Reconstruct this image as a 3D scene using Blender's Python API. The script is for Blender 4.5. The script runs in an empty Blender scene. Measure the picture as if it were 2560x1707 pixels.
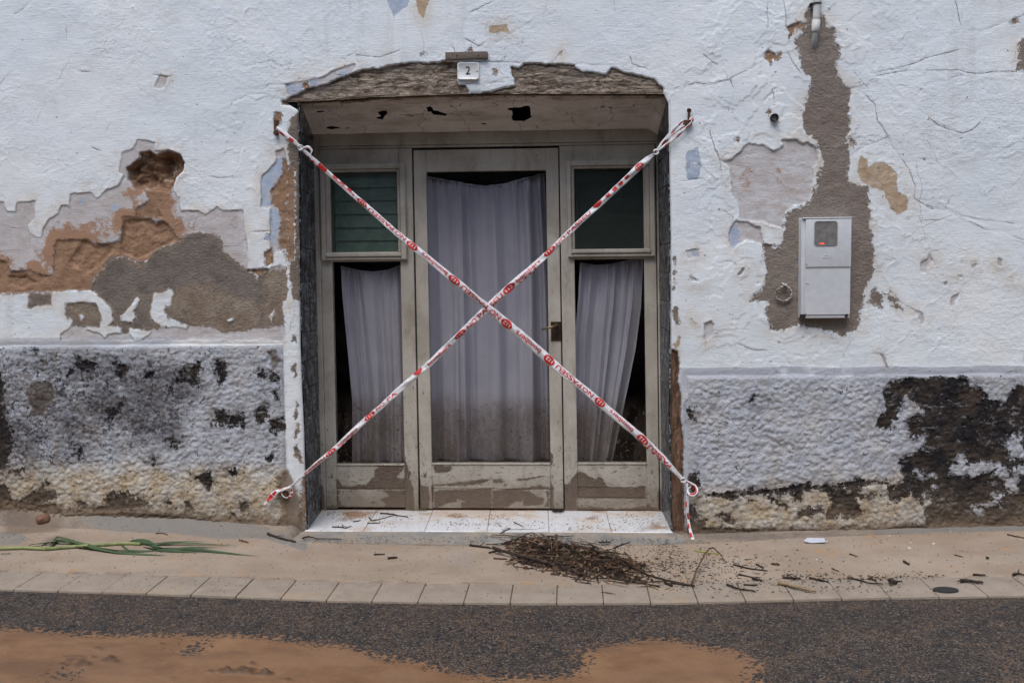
import bpy, bmesh, math, random
import numpy as np
from mathutils import Vector, Matrix, Euler

# ------------------------------------------------------------------ camera, sky, sun, exposure
S = bpy.context.scene
COL = S.collection
YAW, PITCH, ROLL = math.radians(3.4), math.radians(3.75), math.radians(-0.62)
CAM = np.array([0.0, 0.0, 1.37])
SW, SH, FPX = 2560.0, 1707.0, 2489.0
cam_d = bpy.data.cameras.new("camera"); cam = bpy.data.objects.new("camera", cam_d); COL.objects.link(cam)
cam_d.sensor_width = 36.0; cam_d.lens = 36.0*FPX/SW; cam_d.clip_start = 0.05; cam_d.clip_end = 500
cam.matrix_world = Matrix.Translation(CAM) @ Matrix.Rotation(YAW, 4, 'Z') @ Matrix.Rotation(math.pi/2-PITCH, 4, 'X') @ Matrix.Rotation(ROLL, 4, 'Z')
S.camera = cam

W = bpy.data.worlds.new("World"); S.world = W; W.use_nodes = True
wn = W.node_tree; bg = wn.nodes["Background"]
SUN_EL, SUN_ROT = math.radians(60), math.radians(196)
sky = wn.nodes.new("ShaderNodeTexSky"); sky.sky_type = 'NISHITA'; sky.sun_disc = False
sky.sun_elevation = SUN_EL; sky.sun_rotation = SUN_ROT; sky.air_density = 1.2; sky.dust_density = 2.0; sky.ozone_density = 1.0
wn.links.new(sky.outputs[0], bg.inputs[0]); bg.inputs[1].default_value = 0.105
sl = bpy.data.lights.new("sun", 'SUN'); sun = bpy.data.objects.new("sun", sl); COL.objects.link(sun)
sl.energy = 1.4; sl.angle = math.radians(38); sl.color = (1.0, 0.985, 0.97)
# sun direction agrees with the sky: the Nishita sun stands at rotation SUN_ROT measured clockwise from +Y
sd = Vector((math.sin(SUN_ROT)*math.cos(SUN_EL), math.cos(SUN_ROT)*math.cos(SUN_EL), math.sin(SUN_EL)))
sun.rotation_euler = sd.to_track_quat('Z', 'Y').to_euler(); sun.location = (0, 0, 8)
vs = S.view_settings; vs.view_transform = 'Standard'; vs.look = 'None'; vs.exposure = 0.55; vs.gamma = 1.0
vs.use_curve_mapping = False

# ------------------------------------------------------------------ pixel -> place
_R = np.array(cam.matrix_world.to_3x3())
def ray(p): return _R @ np.array([(p[0]-SW/2)/FPX, -(p[1]-SH/2)/FPX, -1.0])
def at_y(p, y):
    d = ray(p); return CAM + d*(y-CAM[1])/d[1]
def at_z(p, z):
    d = ray(p); return CAM + d*(z-CAM[2])/d[2]
def at_plane(p, o, n):
    d = ray(p); return CAM + d*(np.dot(np.array(o)-CAM, n)/np.dot(d, n))
YW, YD = 5.20, 5.66                                   # wall face, door face
def Z(reg, pts): return [(reg[0]+x*reg[2], reg[1]+y*reg[2]) for x, y in pts]
RA=(0,300,.35714); RB=(0,840,.33163); T1=(640,100,.2551); T2=(1160,100,.2551); R1=(1700,0,.36565); R2=(1680,480,.37415)
R5=(1680,900,.37415); R3=(700,350,.35088); R4=(1240,350,.35088); RL=(660,860,.35714); RS=(1180,860,.39541)
G1=(0,1240,.36565); G2=(860,1240,.36565); G3=(1700,1240,.36565); TL=(0,0,.36565)
P1=(760,320,.24242); P2=(1360,320,.24242); P3=(780,1100,.18707); P4=(1240,1100,.19558); MB_=(1960,500,.21675); KK=(640,1100,.15306)
SRC=(0,0,1.0); PP=(0,0,1/.91875)
def wall_xz(reg, pts, y=YW): return np.array([at_y(p, y)[[0, 2]] for p in Z(reg, pts)])

def zg(x): return np.interp(x, [-6, -3.1, -2.49, -1.8, -1.0, -.2, .46, 1.2, 1.85, 2.4, 6], [.09, .056, .042, .028, .004, 0, .008, .035, .050, .060, .09])
def base_z(x): return np.interp(x, [-6, -3.12, -2.77, -2.0, -1.65, -1.48, .56, .95, 1.57, 2.32, 6], [.17, .150, .125, .090, .062, .045, .004, .008, .045, .066, .12])
# ------------------------------------------------------------------ numpy noise and distance fields
def gnoise(x, y, seed):
    r = np.random.RandomState(seed); a = r.rand(128, 128)*2*np.pi; gx, gy = np.cos(a), np.sin(a)
    xi = np.floor(x).astype(np.int64); yi = np.floor(y).astype(np.int64); fx = x-xi; fy = y-yi
    def g(ix, iy, dx, dy): return gx[ix & 127, iy & 127]*dx + gy[ix & 127, iy & 127]*dy
    u = fx*fx*fx*(fx*(fx*6-15)+10); v = fy*fy*fy*(fy*(fy*6-15)+10)
    n00 = g(xi, yi, fx, fy); n10 = g(xi+1, yi, fx-1, fy); n01 = g(xi, yi+1, fx, fy-1); n11 = g(xi+1, yi+1, fx-1, fy-1)
    return ((n00*(1-u)+n10*u)*(1-v) + (n01*(1-u)+n11*u)*v)*1.5
def fbm(x, y, size, octv, seed, gain=.5):
    s = 0; amp = 1; tot = 0; f = 1.0/size
    for k in range(octv):
        s = s + amp*gnoise(x*f+17.3*k, y*f-9.1*k, seed+k); tot += amp; amp *= gain; f *= 2.03
    return s/tot
def knobs(x, y, size, seed, fill=.8):
    r = np.random.RandomState(seed); jx, jy, hh, rr = (r.rand(128, 128) for _ in range(4)); xi = np.floor(x/size).astype(np.int64); yi = np.floor(y/size).astype(np.int64); o = np.zeros(x.shape)
    for dx in (-1, 0, 1):
        for dy in (-1, 0, 1):
            a, b = (xi+dx) & 127, (yi+dy) & 127; px = (xi+dx+jx[a, b])*size; py = (yi+dy+jy[a, b])*size; rad = size*(.35+.45*rr[a, b])
            o = np.maximum(o, (hh[a, b] < fill)*(.35+.65*hh[a, b])*np.clip(1-((x-px)**2+(y-py)**2)/rad**2, 0, 1)**.8)
    return o
def sstep(a, b, x):
    t = np.clip((x-a)/(b-a), 0, 1); return t*t*(3-2*t)
CAP = .09
def poly_sdf(X, Zz, poly):                            # + inside
    P = np.asarray(poly, float); out = np.full(X.shape, -CAP)
    m = (X > P[:, 0].min()-CAP) & (X < P[:, 0].max()+CAP) & (Zz > P[:, 1].min()-CAP) & (Zz < P[:, 1].max()+CAP)
    if not m.any(): return out
    x, z = X[m], Zz[m]; d = np.full(x.shape, 1e9); ins = np.zeros(x.shape, bool); n = len(P)
    for i in range(n):
        a, b = P[i], P[(i+1) % n]; e = b-a; L = e@e+1e-12
        t = np.clip(((x-a[0])*e[0]+(z-a[1])*e[1])/L, 0, 1)
        d = np.minimum(d, (x-a[0]-t*e[0])**2+(z-a[1]-t*e[1])**2)
        c = (a[1] > z) != (b[1] > z)
        if abs(e[1]) > 1e-12: ins ^= c & (x < e[0]*(z-a[1])/e[1]+a[0])
    d = np.sqrt(d); out[m] = np.clip(np.where(ins, d, -d), -CAP, CAP); return out
def union_sdf(X, Zz, polys):
    o = np.full(X.shape, -CAP)
    for p in polys: o = np.maximum(o, poly_sdf(X, Zz, p))
    return o
def line_sd(X, Zz, lines):                            # signed distance to polylines and a 0..1 presence weight
    best = np.full(X.shape, 1e9); sg = np.ones(X.shape)
    for P in lines:
        P = np.asarray(P, float); M = .05
        m = (X > P[:, 0].min()-M) & (X < P[:, 0].max()+M) & (Zz > P[:, 1].min()-M) & (Zz < P[:, 1].max()+M)
        if not m.any(): continue
        x, z = X[m], Zz[m]; b = best[m]; s = sg[m]
        for i in range(len(P)-1):
            a, c = P[i], P[i+1]; e = c-a; L = e@e+1e-12
            tt = ((x-a[0])*e[0]+(z-a[1])*e[1])/L; t = np.clip(tt, 0, 1)
            d = np.hypot(x-a[0]-t*e[0], z-a[1]-t*e[1])
            k = d < b; b = np.where(k, d, b); s = np.where(k, np.sign(e[0]*(z-a[1])-e[1]*(x-a[0])), s)
        best[m] = b; sg[m] = s
    return np.clip(best, 0, .05)*sg, np.clip(best, 0, .05)

# ------------------------------------------------------------------ objects
def new_obj(name, me, mat=None, parent=None):
    o = bpy.data.objects.new(name, me); COL.objects.link(o)
    if mat is not None and me is not None:
        for mm in (mat if isinstance(mat, (list, tuple)) else [mat]): me.materials.append(mm)
    if parent is not None: o.parent = parent
    return o
def tag(o, label=None, cat=None, group=None, kind=None):
    if label: o['label'] = label
    if cat: o['category'] = cat
    if group: o['group'] = group
    if kind: o['kind'] = kind
    return o
def thing(name, label, cat, loc=(0, 0, 0), group=None):
    o = bpy.data.objects.new(name, None); COL.objects.link(o); o.location = loc; o.empty_display_size = .1
    return tag(o, label, cat, group)
def grid_mesh(name, co, faces, attrs=None, normals=None, smooth=True):
    me = bpy.data.meshes.new(name); nv = len(co); nf = len(faces)
    me.vertices.add(nv); me.vertices.foreach_set("co", np.ascontiguousarray(co, np.float32).ravel())
    k = faces.shape[1]
    me.loops.add(nf*k); me.polygons.add(nf)
    me.loops.foreach_set("vertex_index", np.ascontiguousarray(faces, np.int32).ravel())
    me.polygons.foreach_set("loop_start", np.arange(0, nf*k, k, dtype=np.int32))
    me.update(calc_edges=True)
    if attrs:
        for an, av in attrs.items():
            a = me.attributes.new(an, 'FLOAT', 'POINT'); a.data.foreach_set("value", np.ascontiguousarray(av, np.float32))
    me.polygons.foreach_set("use_smooth", np.full(nf, smooth))
    me.validate()
    if normals is not None: me.normals_split_custom_set_from_vertices(normals.tolist())
    return me
def quads(nx, nz):
    i = np.arange(nz*nx).reshape(nz, nx)
    return np.stack([i[:-1, :-1], i[:-1, 1:], i[1:, 1:], i[1:, :-1]], -1).reshape(-1, 4)
class MBD:                                            # small mesh collector
    def __init__(s): s.v = []; s.f = []; s.uv = None
    def add(s, v, f):
        o = len(s.v); s.v += [tuple(map(float, p)) for p in v]; s.f += [tuple(i+o for i in q) for q in f]; return s
    def box(s, x0, x1, y0, y1, z0, z1):
        return s.add([(x0,y0,z0),(x1,y0,z0),(x1,y1,z0),(x0,y1,z0),(x0,y0,z1),(x1,y0,z1),(x1,y1,z1),(x0,y1,z1)],
                     [(0,3,2,1),(4,5,6,7),(0,1,5,4),(1,2,6,5),(2,3,7,6),(3,0,4,7)])
    def tube(s, pts, r, n=8, cap=True, seed=None, jit=0):
        pts = [Vector(p) for p in pts]; rr = r if isinstance(r, (list, tuple)) else [r]*len(pts)
        rng = random.Random(seed); v = []; f = []
        up = Vector((0, 0, 1))
        for i, p in enumerate(pts):
            t = (pts[min(i+1, len(pts)-1)]-pts[max(i-1, 0)]).normalized()
            a = t.cross(up)
            if a.length < 1e-3: a = t.cross(Vector((1, 0, 0)))
            a.normalize(); b = t.cross(a)
            for k in range(n):
                q = 2*math.pi*k/n; ri = rr[i]*(1+jit*(rng.random()-.5))
                v.append(p+a*math.cos(q)*ri+b*math.sin(q)*ri)
        for i in range(len(pts)-1):
            for k in range(n): f.append((i*n+k, i*n+(k+1) % n, (i+1)*n+(k+1) % n, (i+1)*n+k))
        if cap: f.append(tuple(range(n))[::-1]); f.append(tuple((len(pts)-1)*n+k for k in range(n)))
        return s.add(v, f)
    def mesh(s, name, smooth=False):
        me = bpy.data.meshes.new(name); me.from_pydata(s.v, [], s.f); me.update()
        if smooth: me.polygons.foreach_set("use_smooth", [True]*len(me.polygons))
        return me
    def build(s, name, mat, parent=None, smooth=False, bevel=0, seg=2):
        o = new_obj(name, s.mesh(name, smooth), mat, parent)
        if bevel:
            bm = bmesh.new(); bm.from_mesh(o.data)
            es = [e for e in bm.edges if len(e.link_faces) == 2 and e.calc_face_angle() > .6]
            bmesh.ops.bevel(bm, geom=es, offset=bevel, segments=seg, affect='EDGES', profile=.6)
            for f in bm.faces: f.smooth = True
            bm.to_mesh(o.data); bm.free()
        return o

# ------------------------------------------------------------------ node helper
class NT:
    def __init__(s, name):
        s.m = bpy.data.materials.new(name); s.m.use_nodes = True; s.t = s.m.node_tree; s.t.nodes.clear()
        s.out = s.t.nodes.new("ShaderNodeOutputMaterial"); s._pos = None
    def n(s, typ, **kw):
        x = s.t.nodes.new(typ)
        for k, v in kw.items(): setattr(x, k, v)
        return x
    def put(s, sock, v):
        if isinstance(v, bpy.types.NodeSocket): s.t.links.new(v, sock)
        elif isinstance(v, (tuple, list)) and sock.type == 'RGBA' and len(v) == 3: sock.default_value = (*v, 1)
        else: sock.default_value = v
    def pos(s):
        if s._pos is None: s._pos = s.n("ShaderNodeNewGeometry").outputs["Position"]
        return s._pos
    def objc(s): return s.n("ShaderNodeTexCoord").outputs["Object"]
    def rand(s): return s.n("ShaderNodeObjectInfo").outputs["Random"]
    def attr(s, name): return s.n("ShaderNodeAttribute", attribute_name=name).outputs["Fac"]
    def mp(s, vec, sc=(1, 1, 1), loc=(0, 0, 0), rot=(0, 0, 0)):
        x = s.n("ShaderNodeMapping"); s.put(x.inputs[0], vec); x.inputs["Scale"].default_value = sc
        x.inputs["Location"].default_value = loc; x.inputs["Rotation"].default_value = rot; return x.outputs[0]
    def noise(s, sc, det=4, rough=.55, vec=None, dist=0, ax=(1, 1, 1), w=(0, 0, 0)):
        x = s.n("ShaderNodeTexNoise"); v = vec if vec is not None else s.pos()
        if ax != (1, 1, 1) or w != (0, 0, 0): v = s.mp(v, ax, w)
        s.put(x.inputs["Vector"], v)
        x.inputs["Scale"].default_value = sc; x.inputs["Detail"].default_value = det
        x.inputs["Roughness"].default_value = rough; x.inputs["Distortion"].default_value = dist
        return x.outputs["Fac"]
    def voro(s, sc, feature='F1', vec=None, out="Distance", rnd=1, ax=(1, 1, 1)):
        x = s.n("ShaderNodeTexVoronoi", feature=feature); v = vec if vec is not None else s.pos()
        if ax != (1, 1, 1): v = s.mp(v, ax)
        s.put(x.inputs["Vector"], v); x.inputs["Scale"].default_value = sc
        x.inputs["Randomness"].default_value = rnd; return x.outputs[out]
    def math(s, op, a, b=0, c=None, clamp=False):
        x = s.n("ShaderNodeMath", operation=op, use_clamp=clamp); s.put(x.inputs[0], a); s.put(x.inputs[1], b)
        if c is not None: s.put(x.inputs[2], c)
        return x.outputs[0]
    def add(s, *a):
        r = a[0]
        for b in a[1:]: r = s.math('ADD', r, b)
        return r
    def mul(s, *a):
        r = a[0]
        for b in a[1:]: r = s.math('MULTIPLY', r, b)
        return r
    def sub(s, a, b): return s.math('SUBTRACT', a, b)
    def inv(s, a): return s.math('SUBTRACT', 1.0, a)
    def mx(s, a, b): return s.math('MAXIMUM', a, b)
    def ss(s, a, b, x, lo=0, hi=1):
        q = s.n("ShaderNodeMapRange", interpolation_type='SMOOTHSTEP'); s.put(q.inputs[0], x)
        q.inputs[1].default_value = a; q.inputs[2].default_value = b; q.inputs[3].default_value = lo; q.inputs[4].default_value = hi
        return q.outputs[0]
    def mix(s, f, a, b, mode='MIX'):
        x = s.n("ShaderNodeMix", data_type='RGBA', blend_type=mode); s.put(x.inputs[0], f); s.put(x.inputs[6], a); s.put(x.inputs[7], b)
        return x.outputs[2]
    def xyz(s, v=None):
        x = s.n("ShaderNodeSeparateXYZ"); s.put(x.inputs[0], v if v is not None else s.pos()); return x.outputs
    def bsdf(s, col, rough=.9, h=None, dist=1.0, strength=1.0, spec=.3, metal=0, **kw):
        b = s.n("ShaderNodeBsdfPrincipled"); s.put(b.inputs["Base Color"], col); s.put(b.inputs["Roughness"], rough)
        b.inputs["Specular IOR Level"].default_value = spec; s.put(b.inputs["Metallic"], metal)
        for k, v in kw.items(): s.put(b.inputs[k], v)
        if h is not None:
            u = s.n("ShaderNodeBump"); u.inputs["Distance"].default_value = dist; u.inputs["Strength"].default_value = strength
            s.put(u.inputs["Height"], h); s.t.links.new(u.outputs[0], b.inputs["Normal"])
        s.t.links.new(b.outputs[0], s.out.inputs[0]); return s.m
# ------------------------------------------------------------------ traced outlines of the wall's layers (wall-plane x, z)
def W_(reg, *polys): return [wall_xz(reg, p) for p in polys]
miss = W_(RA, [(-900,560),(0,570),(30,570),(45,640),(110,645),(115,580),(245,568),(250,690),(190,740),(200,780),(265,825),(290,820),(300,755),(345,700),(410,655),(430,600),(478,600),(490,630),(495,520),(640,505),(680,548),(760,480),(835,458),(870,380),(830,370),(858,225),(930,205),(965,135),(1085,160),(1080,215),(1180,210),(1250,240),(1285,300),(1230,400),(1215,480),(1240,540),(1265,545),(1255,600),(1275,640),(1390,640),(1440,662),(1520,605),(1560,640),(1690,632),(1708,650),(1705,720),(1730,850),(1735,1040),(1760,1060),(1850,1035),(1895,1040),(2010,1030),(2010,1440),(1990,1540),(-900,1540)],
  [(1830,400),(1880,350),(1930,300),(1940,250),(1990,210),(2005,300),(2012,900),(2000,1035),(1905,1035),(1905,920),(1895,905),(1895,620),(1830,610)])
isl = W_(RA, [(-900,1215),(210,1215),(205,1325),(270,1300),(365,1290),(370,1200),(640,1190),(720,1250),(780,1310),(795,1420),(760,1440),(850,1450),(850,1490),(760,1500),(740,1530),(700,1490),(610,1465),(700,1450),(720,1395),(690,1310),(670,1280),(560,1275),(460,1290),(460,1370),(520,1400),(500,1450),(430,1500),(430,1560),(-900,1560)],
  [(555,1375),(575,1355),(600,1380),(580,1412)], [(845,1380),(905,1320),(960,1235),(985,1260),(940,1340),(955,1375),(935,1425),(850,1410)],
  [(1075,1215),(1120,1210),(1195,1180),(1215,1200),(1200,1305),(1160,1300),(1150,1345),(1180,1385),(1320,1440),(1310,1465),(1240,1450),(1135,1445),(1080,1410),(1055,1370),(1060,1300)],
  [(905,1455),(1060,1480),(1000,1535),(950,1550),(915,1500)], [(1590,1400),(1640,1378),(1645,1400),(1600,1420)], [(1885,1375),(1920,1320),(1915,1380),(1900,1435)],
  [(1975,1270),(2035,1265),(2045,1380),(2050,1560),(1995,1560),(1995,1440)], [(1905,1030),(1925,920),(1985,910),(2000,1000),(2025,1035),(1950,1020)]) + \
  W_(R2, [(690,25),(735,100),(745,160),(690,215),(655,190),(660,120)])
cement = W_(RA, [(640,1165),(665,1090),(720,1050),(745,970),(830,965),(870,950),(960,990),(1020,995),(1090,910),(1260,845),(1320,800),(1400,785),(1500,800),(1555,830),(1560,900),(1600,950),(1730,1040),(1800,1110),(1850,1060),(2010,1040),(2010,1440),(1800,1460),(1700,1475),(1560,1490),(1460,1440),(1240,1440),(1100,1460),(860,1490),(850,1450),(520,1440),(460,1370),(460,1290),(560,1275),(690,1290),(640,1190)],
  [(205,1215),(365,1215),(365,1290),(270,1300),(205,1325)], [(2012,60),(2040,-20),(2098,-65),(2102,1260),(2045,1260),(2025,990),(2066,980),(2064,320),(2012,300)])
conduit_patch = np.concatenate([wall_xz(R1, [(1300,1530),(1295,1400),(1280,1280),(1150,1250),(1145,1200),(1160,1060),(1145,990),(1130,940),(1160,900),(1160,640),(1170,605),(1110,575),(1090,540),(1060,490),(1060,420),(1090,390),(1095,340),(1060,300),(1060,220),(1020,190),(960,100),(905,50),(870,60),(850,130),(840,200),(850,230),(780,270),(800,340),(830,470),(850,500),(900,540),(880,620),(860,680),(840,750),(840,900),(930,960),(940,1000),(985,1140),(960,1150),(935,1260),(890,1380)]),
  wall_xz(R2, [(770,140),(740,300),(720,370),(600,350),(620,400),(630,560),(600,650),(530,690),(520,740),(640,720),(625,810),(650,860),(660,930),(760,920),(840,890),(980,910),(1100,950),(1150,965),(1190,930),(1255,910),(1250,800),(1280,740),(1290,660),(1310,600),(1345,540),(1340,290),(1330,270)])])
cem_r = [conduit_patch] + W_(R1, [(2310,340),(2325,265),(2400,265),(2400,490),(2305,495)]) + W_(R2, [(1310,740),(1350,620),(1410,700),(1400,770)], [(1420,660),(1490,700),(1540,780),(1480,770)])
brown = W_(RA, [(-900,990),(0,985),(60,990),(75,1060),(200,1050),(300,1090),(370,1080),(380,900),(400,840),(560,840),(600,835),(660,860),(740,870),(830,850),(855,760),(865,680),(930,680),(1040,680),(1085,715),(1140,700),(1190,750),(1260,845),(1140,890),(1040,980),(960,990),(870,960),(760,970),(720,1050),(665,1090),(640,1190),(370,1200),(0,1215),(-900,1215)],
  [(940,470),(1215,470),(1190,530),(1100,600),(1130,680),(950,680),(960,620),(1050,560),(1020,500)],
  [(1985,270),(2012,290),(2010,900),(1960,900),(1970,720),(1950,630),(1905,580),(1900,500),(1975,380)], [(1850,930),(1905,905),(1920,1000),(1870,1030)], [(2010,330),(2060,300),(2066,980),(2012,980)],
  [(1740,1050),(1890,1045),(1850,1110)]) + W_(R1, [(570,390),(600,340),(640,370),(690,365),(690,390),(640,410),(620,440)], [(725,190),(800,160),(875,158),(845,195),(790,200),(760,270),(742,230)], [(2265,150),(2300,120),(2312,150),(2280,172)], [(595,770),(610,745),(625,770),(605,785)], [(1130,940),(1160,945),(1210,1000),(1185,1010)], [(380,970),(400,945),(412,965),(390,980)]) + \
  W_(T1, [(2055,120),(2120,68),(2130,125)], [(1620,145),(1655,115),(1660,140)], [(455,470),(465,425),(500,420),(520,465)], [(175,770),(190,705),(240,710),(262,760),(240,830),(180,830)]) + W_(T2, [(285,300),(310,288),(325,320),(310,342)]) + \
  W_(RB, [(2220,830),(2275,900),(2280,950),(2225,900)], [(2280,1060),(2310,1060),(2310,1390),(2260,1390),(2270,1250)])
hole = W_(RA, [(885,340),(980,265),(985,230),(1050,215),(1090,245),(1180,215),(1260,245),(1288,300),(1275,360),(1230,400),(1215,470),(1170,500),(1080,485),(1030,490),(940,480),(900,420)])
hollow = W_(RA, [(840,860),(870,700),(1040,690),(1090,725),(1150,705),(1245,840),(1100,910),(960,985),(850,930)], [(500,960),(570,850),(600,838),(660,880),(740,865),(810,900),(720,1000),(600,1080),(480,1000)], [(60,1090),(180,1080),(260,1140),(150,1180),(60,1160)])
lime_r = W_(R1, [(275,1100),(350,1090),(470,980),(520,990),(570,990),(635,1040),(705,1005),(695,960),(800,960),(830,985),(870,975),(930,1010),(945,1100),(910,1150),(910,1250),(890,1330),(870,1385),(780,1400),(720,1450),(700,1560),(560,1520),(410,1500),(400,1400),(360,1320),(340,1150)]) + \
  W_(R2, [(380,330),(385,250),(415,195),(500,195),(560,230),(590,240),(605,345),(500,320),(450,345),(405,370)], [(90,390),(180,380),(180,430),(110,440)], [(220,880),(260,865),(275,890),(270,960),(230,990),(215,980)], [(435,555),(470,505),(485,520),(460,550)],
   [(1660,470),(1710,440),(1720,400),(1745,455),(1720,490),(1700,545),(1665,530)], [(1855,765),(1870,700),(1920,675),(1920,700),(1890,730),(1880,765)], [(1620,790),(1660,800),(1685,850),(1670,890),(1650,840)], [(2000,485),(2040,480),(2035,505),(2010,505)], [(1815,600),(1840,600),(1835,625),(1820,625)], [(1905,560),(1940,555),(1935,575)], [(2175,440),(2200,460),(2195,500),(2175,490)], [(120,560),(190,600),(130,590)], [(2260,565),(2300,580),(2330,600),(2290,575)], [(1390,1080),(1420,1100),(1440,1180),(1425,1170)], [(125,840),(150,880),(180,890),(140,870)]) + \
  W_(TL, [(1060,590),(1070,560),(1100,515),(1150,530),(1130,600),(1095,612)]) + W_(T1, [(290,440),(450,410),(520,390),(660,370),(740,310),(870,260),(975,245),(980,290),(940,330),(830,380),(700,450),(520,475),(430,520),(380,560),(310,550),(295,480)], [(195,1100),(275,1060),(270,1150),(200,1150)])
chips = W_(RB, [(2192,232),(2225,215),(2248,240),(2238,262),(2250,300),(2225,305),(2220,275),(2200,268)], [(2232,490),(2252,520),(2240,560),(2255,600),(2236,640),(2222,600),(2234,560)], [(2236,650),(2264,660),(2258,720),(2235,782),(2216,770),(2232,720)], [(2205,-10),(2240,0),(2235,45),(2205,40)], [(2215,850),(2245,810),(2240,850),(2275,900),(2265,920),(2225,880)]) + \
  W_(R4, [(1255,1195),(1295,1190),(1292,1230),(1308,1310),(1275,1310),(1262,1275)], [(1262,812),(1278,830),(1275,930),(1290,930),(1275,1060),(1266,1070),(1272,960)]) + W_(RS, [(1345,345),(1362,340),(1355,430),(1364,500),(1350,525),(1342,430)])
ochre = W_(R1, [(1220,1100),(1235,1070),(1275,1090),(1285,1150),(1330,1115),(1390,1110),(1480,1185),(1480,1260),(1490,1310),(1550,1350),(1560,1380),(1540,1440),(1480,1465),(1440,1430),(1400,1310),(1300,1280),(1250,1250),(1215,1180)]) + \
  W_(SRC, [(1222,68),(1268,62),(1272,82),(1225,84)], [(1040,-4),(1075,-6),(1058,48),(1045,30)], [(1398,134),(1406,128),(1403,140)]) + W_(R4, [(1285,1460),(1300,1390),(1315,1395),(1305,1480)]) + W_(RS, [(1270,-10),(1300,0),(1290,40)])
blue = W_(RA, [(1830,400),(1880,350),(1930,300),(1945,270),(1985,250),(1975,380),(1920,430),(1890,520),(1900,600),(1830,610)], [(1895,615),(1950,640),(1955,760),(1905,900),(1890,700)], [(1845,850),(1870,790),(1895,800),(1890,850)], [(555,550),(600,550),(590,590),(560,585)], [(780,590),(835,580),(830,635),(790,640)]) + \
  W_(R1, [(40,1070),(60,1035),(120,1015),(135,1090),(150,1130),(135,1200),(110,1240),(50,1230),(40,1130)]) + W_(R2, [(385,250),(415,215),(455,275),(450,340),(405,375),(385,340)], [(130,390),(165,370),(170,430),(140,430)]) + \
  W_(T1, [(290,440),(450,430),(450,480),(380,545),(310,545)], [(530,400),(600,385),(600,440),(530,460)], [(810,310),(900,290),(880,340),(820,360)]) + W_(SRC, [(963,-6),(1024,-6),(1018,18),(985,44)])
stain = W_(RA, [(240,850),(400,680),(600,680),(830,620),(950,600),(1000,700),(860,760),(700,830),(560,850),(380,950),(330,1090),(190,1080),(190,980)], [(830,480),(1000,480),(950,600),(840,560)], [(1080,500),(1230,560),(1300,680),(1480,740),(1300,840),(1180,740),(1100,680)], [(0,900),(80,960),(60,1000),(0,990)]) + \
  W_(R1, [(370,1150),(520,1100),(520,1300),(400,1400)], [(620,1120),(720,1100),(760,1260),(640,1330)])
tan = W_(RA, [(1220,1180),(1330,1140),(1480,1150),(1560,1210),(1700,1250),(1850,1290),(1830,1330),(1800,1460),(1560,1490),(1320,1440),(1200,1330)], [(470,1300),(690,1300),(720,1400),(560,1450),(520,1400)], [(1560,780),(1720,790),(1730,960),(1600,930)], [(1850,1060),(2010,1040),(2010,1440),(1850,1440)], [(870,980),(1060,1000),(1000,1050)])
JB = [(713,300),(713,1440),(760,1440),(760,270)]
wood_l = W_(T1, [(248,598),(300,588),(340,560),(400,540),(450,500),(520,470),(700,440),(830,370),(960,330),(1050,290),(1200,285),(1330,255),(1500,225),(1590,215),(1700,235),(1860,210),(1990,222),(1980,400),(1985,440),(2050,440),(2090,500),(2050,560),(2050,620),(1000,640),(248,640)])
wood_r = W_(T2, [(180,520),(250,515),(400,465),(490,450),(495,380),(475,350),(465,320),(465,275),(480,270),(540,280),(600,235),(680,225),(900,235),(1080,240),(1110,270),(1150,310),(1260,315),(1390,345),(1440,275),(1490,280),(1560,320),(1700,345),(1860,390),(1960,480),(1950,522),(1950,600),(180,600)])
post = W_(RS, [(1265,30),(1300,45),(1310,120),(1305,250),(1325,330),(1320,480),(1340,640),(1335,780),(1340,880),(1345,1190),(1250,1190),(1220,1000),(1220,560),(1230,350),(1245,150)])
ZDL = at_y((350, 865), YW)[2]; XDL = at_y((713, 1000), YW)[0]; ZDR = at_y((2100, 940), YW)[2]; XDR = at_y((1719, 1050), YW)[0]
tar_r = W_(R5, [(1400,200),(1450,130),(1560,125),(1800,115),(1930,120),(2070,180),(2110,260),(2220,280),(2300,170),(3300,150),(3300,1150),(1700,1150),(1680,980),(1600,880),(1450,930),(1440,850),(1530,800),(1510,650),(1560,620),(1690,610),(1690,480),(1590,510),(1550,400),(1640,350),(1670,360),(1640,300),(1540,250),(1500,400),(1430,470),(1370,430),(1420,330)],
  [(200,895),(420,880),(560,870),(800,845),(860,830),(1060,835),(1200,800),(1420,800),(1440,830),(1100,860),(860,865),(640,890),(500,905),(420,925),(250,910)], [(630,890),(760,960),(750,975),(700,985),(660,930)], [(1050,850),(1180,820),(1250,810),(1250,920),(1220,920),(1220,960),(1260,1010),(1200,1040),(1030,1040),(1050,950)],
  [(830,1000),(930,990),(930,1040),(840,1040)], [(955,1020),(980,980),(1005,1000),(1000,1030)], [(280,1040),(340,1020),(400,1040),(440,1085),(340,1085)], [(515,930),(555,930),(540,950)], [(820,880),(860,870),(835,945),(815,940)], [(1290,890),(1350,865),(1400,900),(1390,920),(1300,910)], [(1440,840),(1600,860),(1580,920),(1470,930)],
  [(100,960),(130,960),(180,1050),(240,1050),(200,1110),(700,1130),(1340,1130),(1500,1110),(1700,1100),(1700,1200),(100,1200)], [(105,330),(155,350),(150,385),(105,385)], [(115,780),(150,740),(185,760),(180,840),(120,850)], [(515,275),(540,262),(540,290)], [(585,285),(608,280),(600,300)])
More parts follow.
